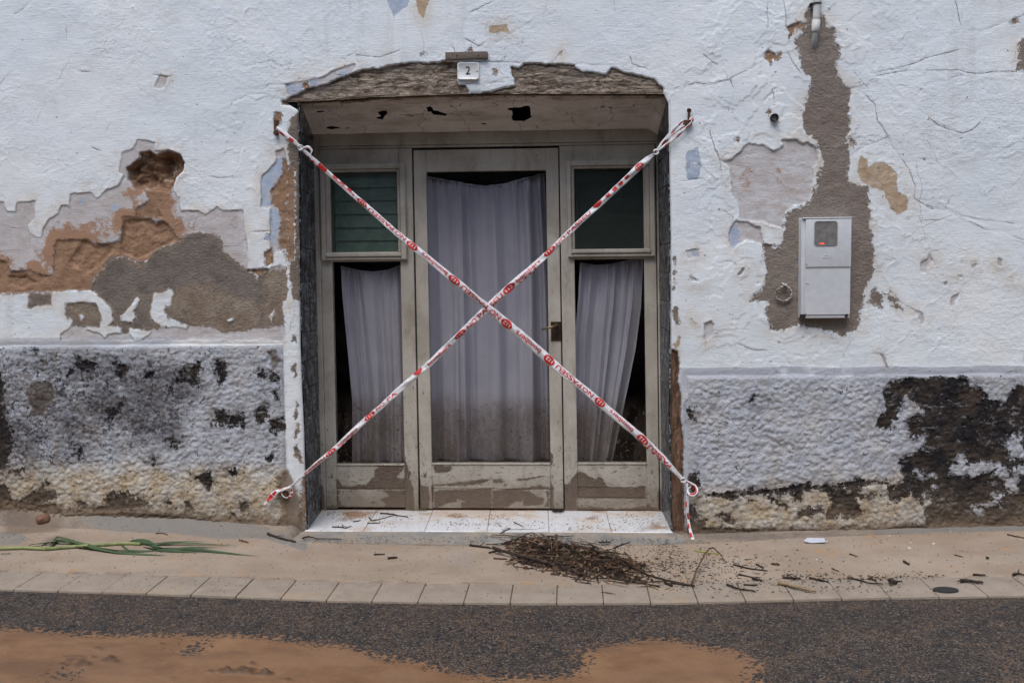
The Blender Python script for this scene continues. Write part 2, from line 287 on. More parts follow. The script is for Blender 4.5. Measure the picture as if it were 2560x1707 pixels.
tar_isl = W_(R5, [(1620,740),(1700,725),(1750,760),(1700,790),(1640,780)], [(1880,690),(1900,630),(1960,650),(1990,690),(2120,680),(2150,740),(1990,785),(1850,750)], [(2230,790),(2310,790),(2300,870),(2240,865)], [(2200,520),(2352,490),(2352,660),(2240,640)], [(2130,770),(2180,700),(2280,720),(2350,700),(2350,760),(2230,780)], [(2150,890),(2210,900),(2190,975),(2130,970)], [(2040,960),(2120,950),(2110,990)], [(1730,840),(1750,830),(1750,880),(1732,875)], [(1155,850),(1185,845),(1180,905),(1160,905)], [(2000,975),(2070,1000),(2060,1040),(2010,1020)], [(1660,880),(1720,960),(1680,980)])
tar_l = W_(RB, [(560,250),(590,180),(660,180),(740,210),(700,260),(640,250),(520,300)], [(855,200),(950,220),(930,330),(880,290)], [(1085,310),(1150,260),(1200,280),(1120,320)], [(1340,340),(1380,240),(1470,240),(1500,190),(1520,220),(1500,300),(1520,390),(1440,370)], [(1625,230),(1650,195),(1715,200),(1700,260),(1720,340),(1660,350)],
  [(1600,650),(1615,540),(1730,580),(1740,620),(1800,570),(1850,590),(1850,710),(1780,680),(1700,660)], [(1910,590),(2000,480),(2050,570),(1980,670)], [(2015,430),(2110,400),(2080,450)], [(575,900),(620,840),(640,900),(600,940)], [(1140,950),(1165,900),(1180,960)], [(1450,1040),(1550,1050),(1600,1010),(1600,1080),(1650,1110),(1580,1160),(1520,1090)], [(1745,1030),(1780,1000),(1790,1070)],
  [(810,1270),(815,1200),(850,1165),(1000,1190),(1130,1230),(1140,1280),(900,1310),(720,1330),(700,1300)], [(260,1170),(350,1095),(340,1140),(430,1160),(430,1220),(300,1260),(150,1250)], [(600,1250),(670,1260),(660,1290)], [(1245,1240),(1300,1250),(1320,1290)], [(1400,1240),(1440,1240),(1470,1320),(1420,1320)], [(1820,1250),(1870,1250),(1880,1290),(1830,1310)], [(1745,1320),(1800,1360),(1750,1360)],
  [(-900,300),(0,280),(40,350),(40,600),(90,680),(110,800),(70,950),(0,1000),(-900,1000)], [(120,1010),(180,1000),(160,1040)], [(-900,1100),(0,1100),(60,1130),(100,1230),(300,1270),(420,1260),(500,1350),(-900,1350)], [(225,110),(290,100),(270,140)], [(310,190),(335,185),(330,205)], [(1255,380),(1290,360),(1315,390),(1275,405)], [(2040,640),(2150,600),(2160,700),(2080,740)], [(2010,920),(2060,870),(2080,910),(2040,960)], [(1270,790),(1320,760),(1360,800),(1350,850)], [(870,530),(930,490),(920,560),(850,640),(800,560)], [(2020,300),(2100,280),(2130,330),(2100,360)], [(1930,270),(1980,250),(2000,300),(1950,320)], [(490,1350),(900,1330),(1300,1350),(1700,1400),(2100,1440),(2100,1520),(490,1440)])
mud = W_(RB, [(2100,1050),(2170,1000),(2230,1120),(2270,1250),(2290,1390),(2240,1500),(2080,1440),(2150,1330),(2100,1200)]) + W_(RS, [(1270,1080),(1340,1090),(1350,1200),(1280,1200)])
brown_l = W_(RB, [(200,420),(260,340),(400,340),(440,420),(400,520),(340,600),(270,590),(220,480)], [(2010,100),(2080,100),(2130,180),(2060,240),(2040,170)])
smudge = W_(RB, [(-900,150),(0,150),(700,130),(1100,170),(1480,200),(1500,500),(1350,800),(1000,850),(700,900),(400,980),(0,1050),(-900,1050)])
yel_r = W_(R5, [(105,905),(480,890),(780,850),(1050,840),(1450,830),(1530,820),(1680,980),(1720,1000),(1500,1060),(1300,1150),(600,1150),(105,1150)])
cracks = W_(R1, [(1310,500),(1480,470),(1600,440),(1680,400),(1740,385),(1900,345)], [(1980,210),(2060,210),(2200,165),(2400,85)], [(1320,525),(1500,490),(1880,480),(2020,510),(2200,490),(2500,500)], [(1270,660),(1330,720),(1350,830),(1410,920),(1450,1000),(1560,1150),(1610,1280),(1600,1360),(1700,1420),(1850,1450),(2050,1500),(2300,1530)], [(700,-20),(715,50),(725,100),(725,190),(760,270),(790,310)], [(165,380),(290,480),(350,560),(370,640),(330,760)], [(0,600),(100,570),(200,580),(340,540),(450,490),(550,430)],
  [(205,900),(240,1030),(275,1100),(285,1250)], [(1230,1020),(1310,990),(1410,940)], [(1680,790),(1760,860),(1850,890),(1930,910),(1990,890),(2050,840)], [(2095,1070),(2180,1040),(2400,920)], [(1280,600),(1240,560),(1190,500)], [(730,360),(770,430),(820,500)], [(520,370),(560,300),(620,290),(700,320)], [(630,620),(640,680)], [(140,1130),(230,1215)], [(595,-10),(600,200)], [(30,1240),(150,1215)], [(1885,20),(1910,130),(1925,190)]) + \
  W_(R2, [(1620,50),(1700,90),(1830,120),(1970,190),(2090,250),(2180,260),(2400,345)], [(1830,120),(1850,60)], [(1700,190),(1830,190)], [(1850,290),(1930,390),(1940,480)], [(350,130),(410,170),(400,210)], [(310,470),(390,460),(420,480)], [(440,1010),(520,1050),(640,1060)], [(1490,700),(1560,760),(1650,800)], [(1340,1075),(1400,1090),(1440,1170)]) + \
  W_(TL, [(100,100),(200,40),(230,-10)], [(1700,650),(1800,640),(1960,690)], [(1640,880),(1660,1000),(1630,1094)], [(1590,700),(1680,660),(1740,680)], [(1640,460),(1750,440),(1850,420)], [(1870,430),(1930,460),(2000,440)], [(520,490),(620,490)], [(0,580),(80,490)], [(640,1010),(680,1030)], [(1060,510),(1150,530),(1170,520)]) + \
  W_(RA, [(1690,60),(1695,170),(1660,330)], [(1280,410),(1480,400),(1700,410)], [(1380,520),(1420,600),(1470,640)], [(1790,780),(1895,780)], [(1700,640),(1720,810)], [(1600,680),(1720,790)], [(1560,890),(1640,885),(1720,840)], [(690,560),(720,610)], [(1370,840),(1200,790)]) + \
  W_(T1, [(0,590),(100,555),(250,590)], [(1000,150),(1200,175),(1400,110)], [(0,490),(90,480),(130,440),(290,440)], [(660,365),(760,340),(830,350)], [(780,180),(880,190),(950,130)], [(1930,80),(1960,130)], [(2070,0),(2180,60),(2260,20)]) + W_(T2, [(420,0),(440,110),(400,190)], [(860,230),(960,110)], [(1630,180),(1650,240),(1800,290)], [(1960,480),(2050,500),(2180,430)], [(0,215),(400,215),(600,235)], [(20,430),(200,440),(380,410)], [(1100,240),(1400,245)]) + W_(SRC, [(1180,30),(1230,5)], [(1240,110),(1320,60)], [(2290,240),(2310,215),(2400,190)])

# ------------------------------------------------------------------ wall material
def wall_material():
    k = NT("weathered_wall")
    nf = k.sub(k.noise(210, 4, .6), .5); nm = k.sub(k.noise(45, 4, .6), .5); nc = k.noise(2.2, 4, .6)
    nl = k.noise(7, 5, .6)
    fib = k.noise(75, 5, .65, ax=(.8, 1, 1.25))
    def M(a, fm=.012, mm=.012, w=.0018): return k.ss(-w, w, k.add(k.attr(a), k.mul(nf, fm), k.mul(nm, mm)))
    miss = M('miss', .022, .020, .0012); br = M('brown', .05, .06, .004); ce = M('cement', .03, .05, .004); cr = M('cemr', .05, .08, .003)
    bl = M('blue', .008, .012, .002); oc = M('ochre', .022, .022, .0015); mot = k.sub(k.noise(15, 7, .75, w=(2, 0, 6)), .5); ta = k.ss(-.003, .003, k.add(k.attr('tar'), k.mul(nf, .05), k.mul(nm, .075), k.mul(mot, .16))); li = M('lime', .020, .022, .0012)
    hol = M('hole', .012, .016, .002); br = k.mx(br, hol); st = k.attr('stain'); tn = M('tan', .03, .05, .02); mu = M('mud', .03, .05, .012); bd = M('brownl', .03, .06, .012)
    da = M('dado', .003, .003, .002); wd = M('wood', .006, .008, .0015); ye = k.ss(-.10, .05, k.add(k.attr('yel'), k.mul(k.sub(nl, .5), .22), k.mul(nm, .10)))
    sm = k.attr('smudge')
    # whitewash, many coats
    white = k.mix(k.ss(.35, .75, nc), (.73, .775, .81), (.80, .815, .825))
    white = k.mix(k.mul(k.ss(.52, .8, k.noise(5, 6, .7)), .42), white, (.66, .61, .54)); white = k.mix(k.mul(k.ss(-.085, .0, k.add(k.mx(k.attr('miss'), k.mx(k.attr('lime'), k.mx(k.attr('cemr'), k.attr('ochre')))), k.mul(nm, .05))), k.ss(.40, .62, k.noise(8, 5, .7, w=(1, 1, 4))), .55), white, (.62, .53, .43))
    white = k.mix(k.mul(k.ss(.62, .75, k.noise(75, 4, .6)), k.ss(.5, .7, k.noise(4, 3, .6, w=(5, 0, 2))), .35), white, (.5, .5, .51))
    drip = k.mul(k.ss(.54, .72, k.noise(3.2, 6, .68, ax=(2.6, 1, .28), w=(1, 0, 8))), k.ss(.35, .6, k.noise(1.6, 3, .5, w=(0, 0, 4))), .38); white = k.mix(drip, white, (.52, .50, .475))
    # old lime coat, earth mortar, cements
    lime = k.mix(k.ss(.3, .7, k.noise(9, 5, .65)), (.47, .41, .385), (.56, .53, .53))
    lime = k.mix(k.mul(k.ss(.42, .62, k.noise(26, 5, .7, ax=(.4, 1, 1))), .5), lime, (.58, .57, .59))
    lime = k.mix(k.ss(.50, .66, k.add(k.mul(st, .575), k.mul(k.sub(k.noise(20, 6, .72), .5), 1.5), k.mul(nf, .8))), lime, (.38, .225, .145))
    lime = k.mix(k.ss(.66, .72, k.noise(110, 3, .6)), lime, (.25, .17, .13))
    brown = k.mix(k.ss(.3, .7, k.noise(14, 6, .7)), (.27, .158, .098), (.41, .255, .160))
    brown = k.mix(k.ss(.62, .72, k.noise(170, 3, .6)), brown, (.46, .34, .24))
    brown = k.mix(k.ss(.66, .74, k.noise(120, 3, .6, w=(3, 1, 7))), brown, (.10, .055, .035))
    pale = k.mul(hol, k.ss(.56, .66, k.noise(17, 5, .65, w=(.3, 0, 2))))
    brown = k.mix(pale, k.mix(k.mul(hol, .35), brown, (.15, .08, .045)), (.50, .42, .33))
    cem = k.mix(k.ss(.3, .7, k.noise(5.5, 5, .6)), (.185, .155, .135), (.255, .215, .185))
    cem = k.mix(tn, cem, k.mix(k.ss(.35, .65, k.noise(8, 5, .7)), (.27, .20, .15), (.37, .31, .24)))
    cem = k.mix(k.mul(k.ss(.035, .0, k.add(k.attr('cement'), k.mul(nm, .06))), .55), cem, (.34, .26, .19)); cem = k.mix(k.mul(k.ss(.50, .66, k.noise(11, 6, .72, w=(4, 0, 2))), .5), cem, (.12, .105, .095)); cem = k.mix(k.ss(.35, .7, fib), k.mix(.28, cem, (.08, .065, .055)), cem)
    cem2 = k.mix(k.ss(.3, .7, k.noise(4, 4, .6)), (.235, .19, .16), (.29, .245, .21))
    cem2 = k.mix(k.ss(.3, .65, fib), k.mix(.30, cem2, (.10, .08, .065)), cem2)
    blue = k.mix(k.ss(.35, .65, k.noise(30, 5, .7)), (.36, .43, .56), (.47, .52, .60))
    ochre = k.mix(k.ss(.3, .7, k.noise(25, 5, .7)), (.40, .285, .185), (.53, .40, .285)); ochre = k.mix(k.mul(k.ss(.5, .66, k.noise(18, 6, .72, w=(3, 0, 0))), .6), ochre, (.52, .46, .40))
    tar = k.mix(k.ss(.4, .65, k.noise(9, 6, .7)), (.017, .016, .019), (.052, .041, .034))
    tar = k.mix(k.ss(.62, .72, k.noise(120, 4, .65)), tar, (.15, .135, .13))
    tar = k.mix(k.mul(k.ss(.545, .64, k.noise(30, 6, .78, ax=(.5, 1, 1))), .75), tar, (.30, .29, .30)); tar = k.mix(k.mul(k.ss(.52, .66, k.noise(6, 5, .7, w=(0, 0, 7))), k.ss(-.5, .5, k.xyz()[0]), .55), tar, (.105, .075, .055))
    mudc = k.mix(k.ss(.3, .7, k.noise(12, 5, .7)), (.15, .10, .065), (.25, .18, .125))
    # dado colours
    dado = k.mix(k.ss(.3, .7, k.noise(6, 5, .6)), (.41, .43, .48), (.51, .525, .565))
    dado = k.mix(ye, dado, k.mix(k.ss(.35, .65, k.noise(11, 5, .7)), (.60, .58, .53), (.50, .39, .25)))
    grime = k.mul(sm, k.ss(.36, .66, k.add(nl, k.mul(nm, .55), k.mul(nf, .25))))
    grime = k.math('ADD', k.mul(grime, .6), k.mul(sm, k.ss(.42, .64, k.noise(2.6, 6, .66, w=(4, 0, 2))), .7), clamp=True); dado = k.mix(k.mul(grime, .80), dado, (.085, .08, .09))
    spk = k.mx(k.ss(.0, .03, k.sub(k.add(k.noise(58, 4, .65), k.mul(k.sub(k.noise(11, 3, .6), .5), .45)), k.sub(.70, k.mul(k.attr('speck'), .17)))), k.ss(.0, .03, k.sub(k.add(k.noise(110, 4, .65, w=(4, 1, 2)), k.mul(k.sub(k.noise(9, 3, .6), .5), .5)), k.sub(.74, k.mul(k.attr('speck'), .17)))))
    dado = k.mix(k.mul(spk, .92), dado, k.mix(k.ss(.4, .6, nl), (.035, .033, .038), (.080, .064, .056)))
    dado = k.mix(k.mul(bd, .85), dado, (.085, .062, .048))
    soot = k.mul(k.ss(-.085, .0, k.add(k.attr('tar'), k.mul(mot, .22), k.mul(nm, .06))), k.ss(.42, .62, k.noise(24, 6, .75)), .62); dado = k.mix(soot, dado, (.11, .10, .105)); dst = k.mul(k.ss(.48, .70, k.noise(5, 6, .7, ax=(2.2, 1, .45), w=(3, 0, 3))), .42); dado = k.mix(dst, dado, (.33, .28, .225)); reds = k.mul(k.ss(.64, .72, k.noise(26, 4, .6, w=(1, 4, 2))), k.ss(.5, .62, k.noise(3.1, 2, .5, w=(7, 0, 0))), .3)
    dado = k.mix(reds, dado, (.40, .20, .17))
    # wood of the lintel and of the post
    gr = k.noise(7, 8, .72, ax=(1, 1, 4.2), dist=2.4); gr2 = k.noise(24, 6, .72, ax=(1, 1, 6), dist=1.6)
    wood = k.mix(k.ss(.36, .60, gr), (.105, .068, .042), (.56, .465, .37))
    wood = k.mix(k.ss(.44, .58, gr2), k.mix(.65, wood, (.05, .036, .030)), wood)
    wood = k.mix(k.mul(k.ss(.54, .68, k.noise(4, 5, .6)), .5), wood, (.16, .14, .135))
    vgr = k.noise(14, 7, .7, ax=(4, 1, .8), dist=1.2)
    posty = k.mix(k.ss(.35, .65, vgr), (.085, .05, .035), (.29, .18, .12)); posty = k.mix(k.mul(k.ss(.55, .68, k.noise(9, 4, .6, ax=(3, 1, .6), w=(0, 0, 3))), .7), posty, (.25, .085, .045))
    ck = k.mul(k.ss(.016, .002, k.math('ABSOLUTE', k.sub(k.noise(5, 5, .6, ax=(1, 1, 4.5), dist=1.8, w=(0, 0, 2)), .5))), k.ss(.40, .52, k.noise(6, 3, .6))); wood = k.mix(k.mul(ck, .9), wood, (.035, .024, .018)); wood = k.mix(k.ss(-.01, .01, k.attr('post')), wood, posty)
    # compose
    worn = k.mul(k.ss(.045, .004, k.add(k.attr('miss'), k.mul(nm, .10))), k.ss(.46, .62, k.noise(32, 5, .72, ax=(.45, 1, 1.3))), .65); lime = k.mix(worn, lime, (.66, .67, .69)); up = k.mix(miss, white, lime); up = k.mix(k.mx(li, 0.0), up, lime)
    up = k.mix(k.mul(bl, k.ss(.36, .44, k.noise(28, 5, .7))), up, blue); up = k.mix(br, up, brown); up = k.mix(ce, up, cem); up = k.mix(cr, up, cem2); up = k.mix(oc, up, ochre)
    bx = k.xyz()[0]; band = k.mul(k.ss(-.050, -.046, k.add(k.attr('dado'), k.mul(nm, .008))), k.mx(k.ss(.5, .6, bx), k.mul(k.ss(-2.05, -2.2, bx), .8)), k.ss(.25, .45, nl)); up = k.mix(k.mul(band, .85), up, (.40, .42, .47)); c = k.mix(da, up, dado); c = k.mix(ta, c, tar); c = k.mix(k.mul(mu, .9), c, mudc); ftm = k.ss(.060, .0, k.add(k.attr('foot'), k.mul(mot, .16), k.mul(nm, .10))); c = k.mix(k.mul(ftm, .92), c, k.mix(k.ss(.4, .6, nl), (.085, .062, .046), (.19, .135, .095))); ft2 = k.ss(.30, .03, k.add(k.attr('foot'), k.mul(mot, .35))); c = k.mix(k.mul(ft2, .30), c, (.30, .22, .145))
    # dust caught in cracks and under flake edges
    cd = k.math('ABSOLUTE', k.add(k.attr('crk'), k.mul(nm, .006))); cw = k.mul(k.ss(.0032, .0005, cd), k.ss(.004, .0, k.attr('crw')))
    cwm = k.mul(k.ss(.0028, .0004, k.add(cd, k.mul(nf, .012))), k.ss(.018, .008, k.attr('crw')), k.ss(.44, .60, nl), k.inv(k.mx(br, k.mx(ce, cr))))
    vor = k.voro(2.6, 'DISTANCE_TO_EDGE', vec=k.mix(.12, k.pos(), k.n("ShaderNodeTexNoise").outputs["Color"]))
    hair = k.mul(k.ss(.004, .0005, vor), k.ss(.52, .60, k.noise(3.5, 3, .6, w=(0, 0, 9))), k.inv(da))
    hair = k.mul(hair, k.inv(k.mx(br, k.mx(ce, cr))))
    edge = k.mul(k.ss(-.006, -.001, k.add(k.attr('miss'), k.mul(nf, .006), k.mul(nm, .004))), k.inv(miss), k.ss(.40, .62, nl), k.inv(da))
    c = k.mix(k.mul(edge, .75), c, (.30, .21, .15))
    c = k.mix(k.mul(k.mx(cwm, k.mul(hair, .5)), .8), c, (.17, .13, .11))
    dots = k.mul(k.ss(.735, .765, k.noise(40, 2, .5, w=(2, 9, 4))), k.inv(da), .8); c = k.mix(dots, c, (.22, .17, .15))
    c = k.mix(wd, c, wood)
    # relief
    paint = k.mul(k.inv(k.mx(miss, k.mx(li, k.mx(bl, oc)))), .0028)
    pat = k.ss(.42, .66, k.noise(1.7, 5, .62, w=(6, 0, 1))); fine = k.add(k.mul(nf, .0022), k.mul(nm, k.add(.0014, k.mul(pat, .0042))), k.mul(k.noise(13, 5, .6, ax=(.7, 1, 1.35)), k.add(.0010, k.mul(pat, .0055))), k.mul(k.noise(55, 3, .6, ax=(.35, 1, 2.2), w=(0, 0, 5)), .0018))
    fine_c = k.add(k.mul(fib, .010), k.mul(nf, .0035))
    kn = k.add(k.mul(k.noise(60, 2, .5), .008), k.mul(nm, .007), k.mul(nf, .004))
    h = k.add(paint, fine, k.mul(cwm, -.003), k.mul(hair, -.0012), k.mul(dots, -.003))
    cc = k.mx(ce, cr); h = k.add(k.mul(h, k.inv(cc)), k.mul(cc, fine_c))
    h = k.add(h, k.mul(br, k.add(k.mul(k.noise(30, 6, .7), .012), k.mul(nf, .003))))
    h = k.add(k.mul(h, k.inv(da)), k.mul(da, k.add(kn, k.mul(ta, k.add(-.004, k.mul(nf, .004))), k.mul(spk, -.002))))
    hw = k.add(k.mul(gr, .010), k.mul(gr2, .005)); hw = k.add(k.mul(hw, k.inv(k.ss(-.01, .01, k.attr('post')))), k.mul(k.ss(-.01, .01, k.attr('post')), k.mul(vgr, .02)))
    h = k.add(k.mul(h, k.inv(wd)), k.mul(wd, hw))
    return k.bsdf(c, .92, h, strength=.85, spec=.18)
M_WALL = wall_material()

# ------------------------------------------------------------------ the house front
house = thing('house', "old house front of peeling whitewash with rough dado, wooden lintel and glazed wooden door", 'house', (-.45, YW, 0))
def part_loc(o):                                       # children of the house keep world coordinates in their mesh
    o.parent = house; o.matrix_parent_inverse = Matrix.Translation((.45, -YW, 0)); return o
TOPL = [tuple(at_y(p, YW)[[0, 2]]) for p in Z(T1, [(415, 690), (330, 640), (262, 606), (500, 600), (1000, 573), (1100, 560), (1700, 540), (2060, 525)]) + Z(T2, [(180, 524), (700, 524), (1960, 526), (2005, 620)])]
opening = np.array([tuple(at_y(p, YW)[[0, 2]]) for p in [(768, 1345), (766, 1303), (763.6, 1217), (760, 1081), (755, 971), (751, 860), (747.5, 500)]] + TOPL +
                   [tuple(at_y(p, YW)[[0, 2]]) for p in [(1674, 420), (1677, 595), (1677, 771), (1676, 1058), (1680, 1300), (1682, 1345)]] + [(.53, -.2), (-1.43, -.2)])
def wall_fields(X, Zz):
    wx = X + .007*fbm(X, Zz, .10, 3, 11) + .0035*gnoise(X/.022, Zz/.022, 15); wz = Zz + .007*fbm(X, Zz, .10, 3, 21) + .0035*gnoise(X/.022, Zz/.022, 25)
    U = lambda ps: union_sdf(wx, wz, ps)
    f = {}
    f['miss'] = np.minimum(U(miss), -U(isl)); f['lime'] = U(lime_r); f['cement'] = np.maximum(np.minimum(U(cement), -U(isl)), U(chips)); f['cemr'] = np.minimum(U(cem_r), -U(isl))
    f['brown'] = U(brown); f['hole'] = U(hole); f['ochre'] = U(ochre); f['blue'] = U(blue); f['tan'] = U(tan); f['mud'] = U(mud); f['brownl'] = U(brown_l)
    hollo = U(hollow)
    f['stain'] = sstep(-.05, .05, union_sdf(X, Zz, stain)); f['smudge'] = sstep(-.09, .09, union_sdf(X, Zz, smudge))
    dl = np.minimum(XDL - X, ZDL + .004*gnoise(X/.2, Zz*0, 5) - Zz); dr = np.minimum(X - XDR, ZDR + .006*gnoise(X/.25, Zz*0, 6) - Zz)
    f['dado'] = np.clip(np.maximum(dl, dr), -CAP, .3)
    f['tar'] = np.minimum(np.maximum(U(tar_l), U(tar_r)), -U(tar_isl)); f['tar'] = np.where(f['dado'] > -.01, f['tar'], -CAP)
    f['yel'] = np.maximum(np.where(X < -1, .33-Zz-.02*(X+2), -CAP), U(yel_r)); f['yel'] = np.clip(f['yel'], -CAP*1.5, CAP)
    f['wood'] = np.maximum(U(wood_l), U(wood_r)); f['post'] = U(post); f['wood'] = np.maximum(f['wood'], f['post'])
    f['speck'] = np.where(X < -1, .36+.42*f['smudge'], .20)*np.ones_like(X)
    f['foot'] = np.clip(Zz-base_z(X), -.05, .4); f['stain'] = f['stain']+.75*sstep(-.085, .0, f['brown'])*(X < -1.4)*(X > -6)
    f['crk'], f['crw'] = line_sd(X+.006*fbm(X, Zz, .06, 3, 61), Zz+.006*fbm(X, Zz, .06, 3, 71), cracks)
    # depth of every layer, outward positive
    mi = np.maximum(f['miss'], f['lime']); dado = f['dado']
    h = .010*fbm(X, Zz, .9, 2, 1) + .0040*fbm(X, Zz, .22, 2, 2) + .0007*fbm(X, Zz, .05, 2, 3)
    rid = np.exp(-(fbm(X, Zz, .30, 4, 7)/.018)**2)*sstep(.0, .3, fbm(X, Zz, .7, 2, 8)); h = h + .0022*rid
    white = sstep(.003, -.003, mi)
    curl = np.exp(-np.clip(-mi, 0, 1)/.014)*(mi < 0)*(.4+1.2*np.clip(fbm(X, Zz, .12, 2, 9), -.3, 1))
    h = h + white*(.0028 + .0040*curl)
    cl = np.exp(-(f['crw']/.006)**2); lift = np.exp(-(np.abs(f['crk'])/.022)**1.2)*(f['crk'] > 0)*(f['crw'] < .05)
    h = h + white*(.0026*lift*(.2+1.6*fbm(X, Zz, .12, 2, 33)) - .0012*cl)
    fl_ = fbm(X+.02*fbm(X, Zz, .05, 3, 101), Zz, .34, 5, 102); fw = sstep(.55, .75, X)*(.35+.65*sstep(2.1, 1.2, X)) + .30*(X < -1.45)
    fw = np.clip(fw + .5*np.exp(-((X-.9)/.5)**2-((Zz-2.1)/.3)**2), 0, 1.2)
    for lv in (-.16, .03, .20): h = h + white*fw*(sstep(lv-.006, lv+.006, fl_)*.0018 + .0014*np.exp(-np.clip(fl_-lv, 0, 1)/.035)*(fl_ > lv)*(.3+1.2*np.clip(fbm(X, Zz, .2, 2, 103), 0, 1)))
    b = sstep(-.004, .006, f['brown']); h = h - b*(.006 + .006*fbm(X, Zz, .06, 4, 12))
    h = h - sstep(-.004, .012, hollo)*(.010 + .008*fbm(X, Zz, .04, 4, 13))
    h = h - sstep(-.004, .022, f['hole'])*(.050 + .06*fbm(X, Zz, .075, 4, 14)) - sstep(-.003, .003, f['hole'])*.014
    c1 = sstep(-.005, .005, f['cement']); h = h*(1-.5*c1) + c1*(.0015 + .003*fbm(X, Zz, .05, 3, 16))
    c2 = sstep(-.005, .005, f['cemr']); h = h*(1-.5*c2) + c2*(.001 + .004*fbm(X, Zz, .06, 3, 17))
    d = sstep(-.010, .010, dado)
    # moulded upper edge of the dado, knobbly throw-on render below it
    kx, kz = X+.008*fbm(X, Zz, .05, 2, 27), Zz+.008*fbm(X, Zz, .05, 2, 28); kn = knobs(kx*.92, kz*1.1, .026, 18)*.0085 + knobs(kx, kz, .015, 29)*.0035 + fbm(X, Zz, .06, 3, 30)*.005 + fbm(X, Zz, .20, 2, 19)*.006 - .003
    inner = sstep(.006, .05, dado)
    t = sstep(-.003, .004, f['tar']); m = sstep(-.01, .02, f['mud'])
    hd = .016 + kn*(.25+.75*inner) - t*(.0055+.004*fbm(X, Zz, .02, 2, 20)) - m*.008
    hd = hd + sstep(.16, -.02, Zz)*.012
    h = h*(1-d) + d*hd
    h = h + (1-d)*np.exp(-((dado+.03)/.022)**2)*.002
    w = sstep(-.003, .003, f['wood']); po = sstep(-.003, .003, f['post'])
    gw = fbm(X*.35, Zz*1.6, .05, 4, 22)
    h = h*(1-w) + w*(-.012 + .010*gw*(1-po) + po*(-.004+.016*fbm(X*2.2, Zz*.5, .06, 4, 23)))
    return f, h
def build_wall(x0, x1, z0, z1, step, cut=True, fade=None):
    nx = int(round((x1-x0)/step))+1; nz = int(round((z1-z0)/step))+1
    X, Zz = np.meshgrid(np.linspace(x0, x1, nx), np.linspace(z0, z1, nz)); f, h = wall_fields(X, Zz)
    op = poly_sdf(X, Zz, opening) if cut else np.full(X.shape, -CAP)
    if cut:                                            # pull the last vertices onto the arris of the opening
        gz, gx = np.gradient(op, step); gl = np.hypot(gx, gz)+1e-9
        m = (op > 0) & (op < step*1.5); sx = np.where(m, -gx/gl*op, 0); sz = np.where(m, -gz/gl*op, 0)
        h = np.where(op > -.03, h*(1-.5*sstep(-.03, 0, op)) - .006*sstep(-.012, .002, op), h)
        X = X+sx; Zz = Zz+sz
    co = np.stack([X, YW-h, Zz], -1).reshape(-1, 3)
    q = quads(nx, nz); flat = {k: v.ravel() for k, v in f.items()}; opf = op.ravel()
    q = q[(opf[q] < step*1.5).all(1)]
    # smooth normals of the whole sheet, so that the pieces meet without a seam
    a = co[q[:, 2]]-co[q[:, 0]]; b = co[q[:, 3]]-co[q[:, 1]]; fn = np.cross(a, b); vn = np.zeros_like(co)
    for i in range(4):
        for c in range(3): vn[:, c] += np.bincount(q[:, i], fn[:, c], len(co))
    vn /= np.linalg.norm(vn, axis=1, keepdims=True)+1e-12
    F = {k: v[q].mean(1) for k, v in flat.items()}; cx = co[q][:, :, 0].mean(1); cz = co[q][:, :, 2].mean(1)
    lab = np.zeros(len(q), int)
    isup = F['dado'] <= 0
    lab[~isup & (cx < 0)] = 1; lab[~isup & (cx >= 0)] = 2
    lab[isup & (F['miss'] > 0) & (cx < 0)] = 3; lab[isup & (np.maximum(F['lime'], F['ochre']) > 0) & (cx > .6)] = 4
    lab[isup & (F['brown'] > 0) & (F['miss'] > 0)] = 5; lab[F['hole'] > 0] = 6
    lab[isup & (F['cement'] > 0)] = 7; lab[isup & (F['cemr'] > 0)] = 8
    lab[~isup & (F['tar'] > 0) & (cx > 0)] = 9; lab[~isup & (F['tar'] > 0) & (cx <= 0)] = 10
    lab[F['wood'] > 0] = 11; lab[F['post'] > 0] = 12
    return co, q, flat, vn, lab
PARTS = [('whitewash', None), ('dado', "grey white rough dado left of the door, spotted with black mould"), ('dado', "grey white rough dado right of the door with yellow foot"),
         ('bare_plaster', "pinkish bare plaster left of the door under flaked whitewash"), ('bare_plaster', "pinkish and ochre bare plaster right of the door"), ('bare_mortar', None), ('wall_hole', None),
         ('cement_patch', "wide grey cement patch low on the wall left of the door"), ('cement_patch', "tall grey cement patch round the conduit and meter box"), ('tar_patch', "large black patch where the right dado has flaked"), ('tar_patch', "black flaked spots on the left dado"), ('lintel_beam', None), ('door_post', None)]
def components(q):
    used, inv = np.unique(q, return_inverse=True); inv = inv.reshape(-1, 4); L = np.arange(len(used))
    while True:
        m = L[inv].min(1); n = L.copy()
        for c in range(4): np.minimum.at(n, inv[:, c], m)
        n = n[n]
        if (n == L).all(): return L[inv[:, 0]]
        L = n
SPLIT = {3: 'plaster_chip', 4: 'plaster_chip', 5: 'mortar_chip', 7: 'cement_chip', 8: 'cement_chip', 9: 'tar_chip', 10: 'tar_chip', 11: 'wood_chip', 6: 'mortar_chip'}
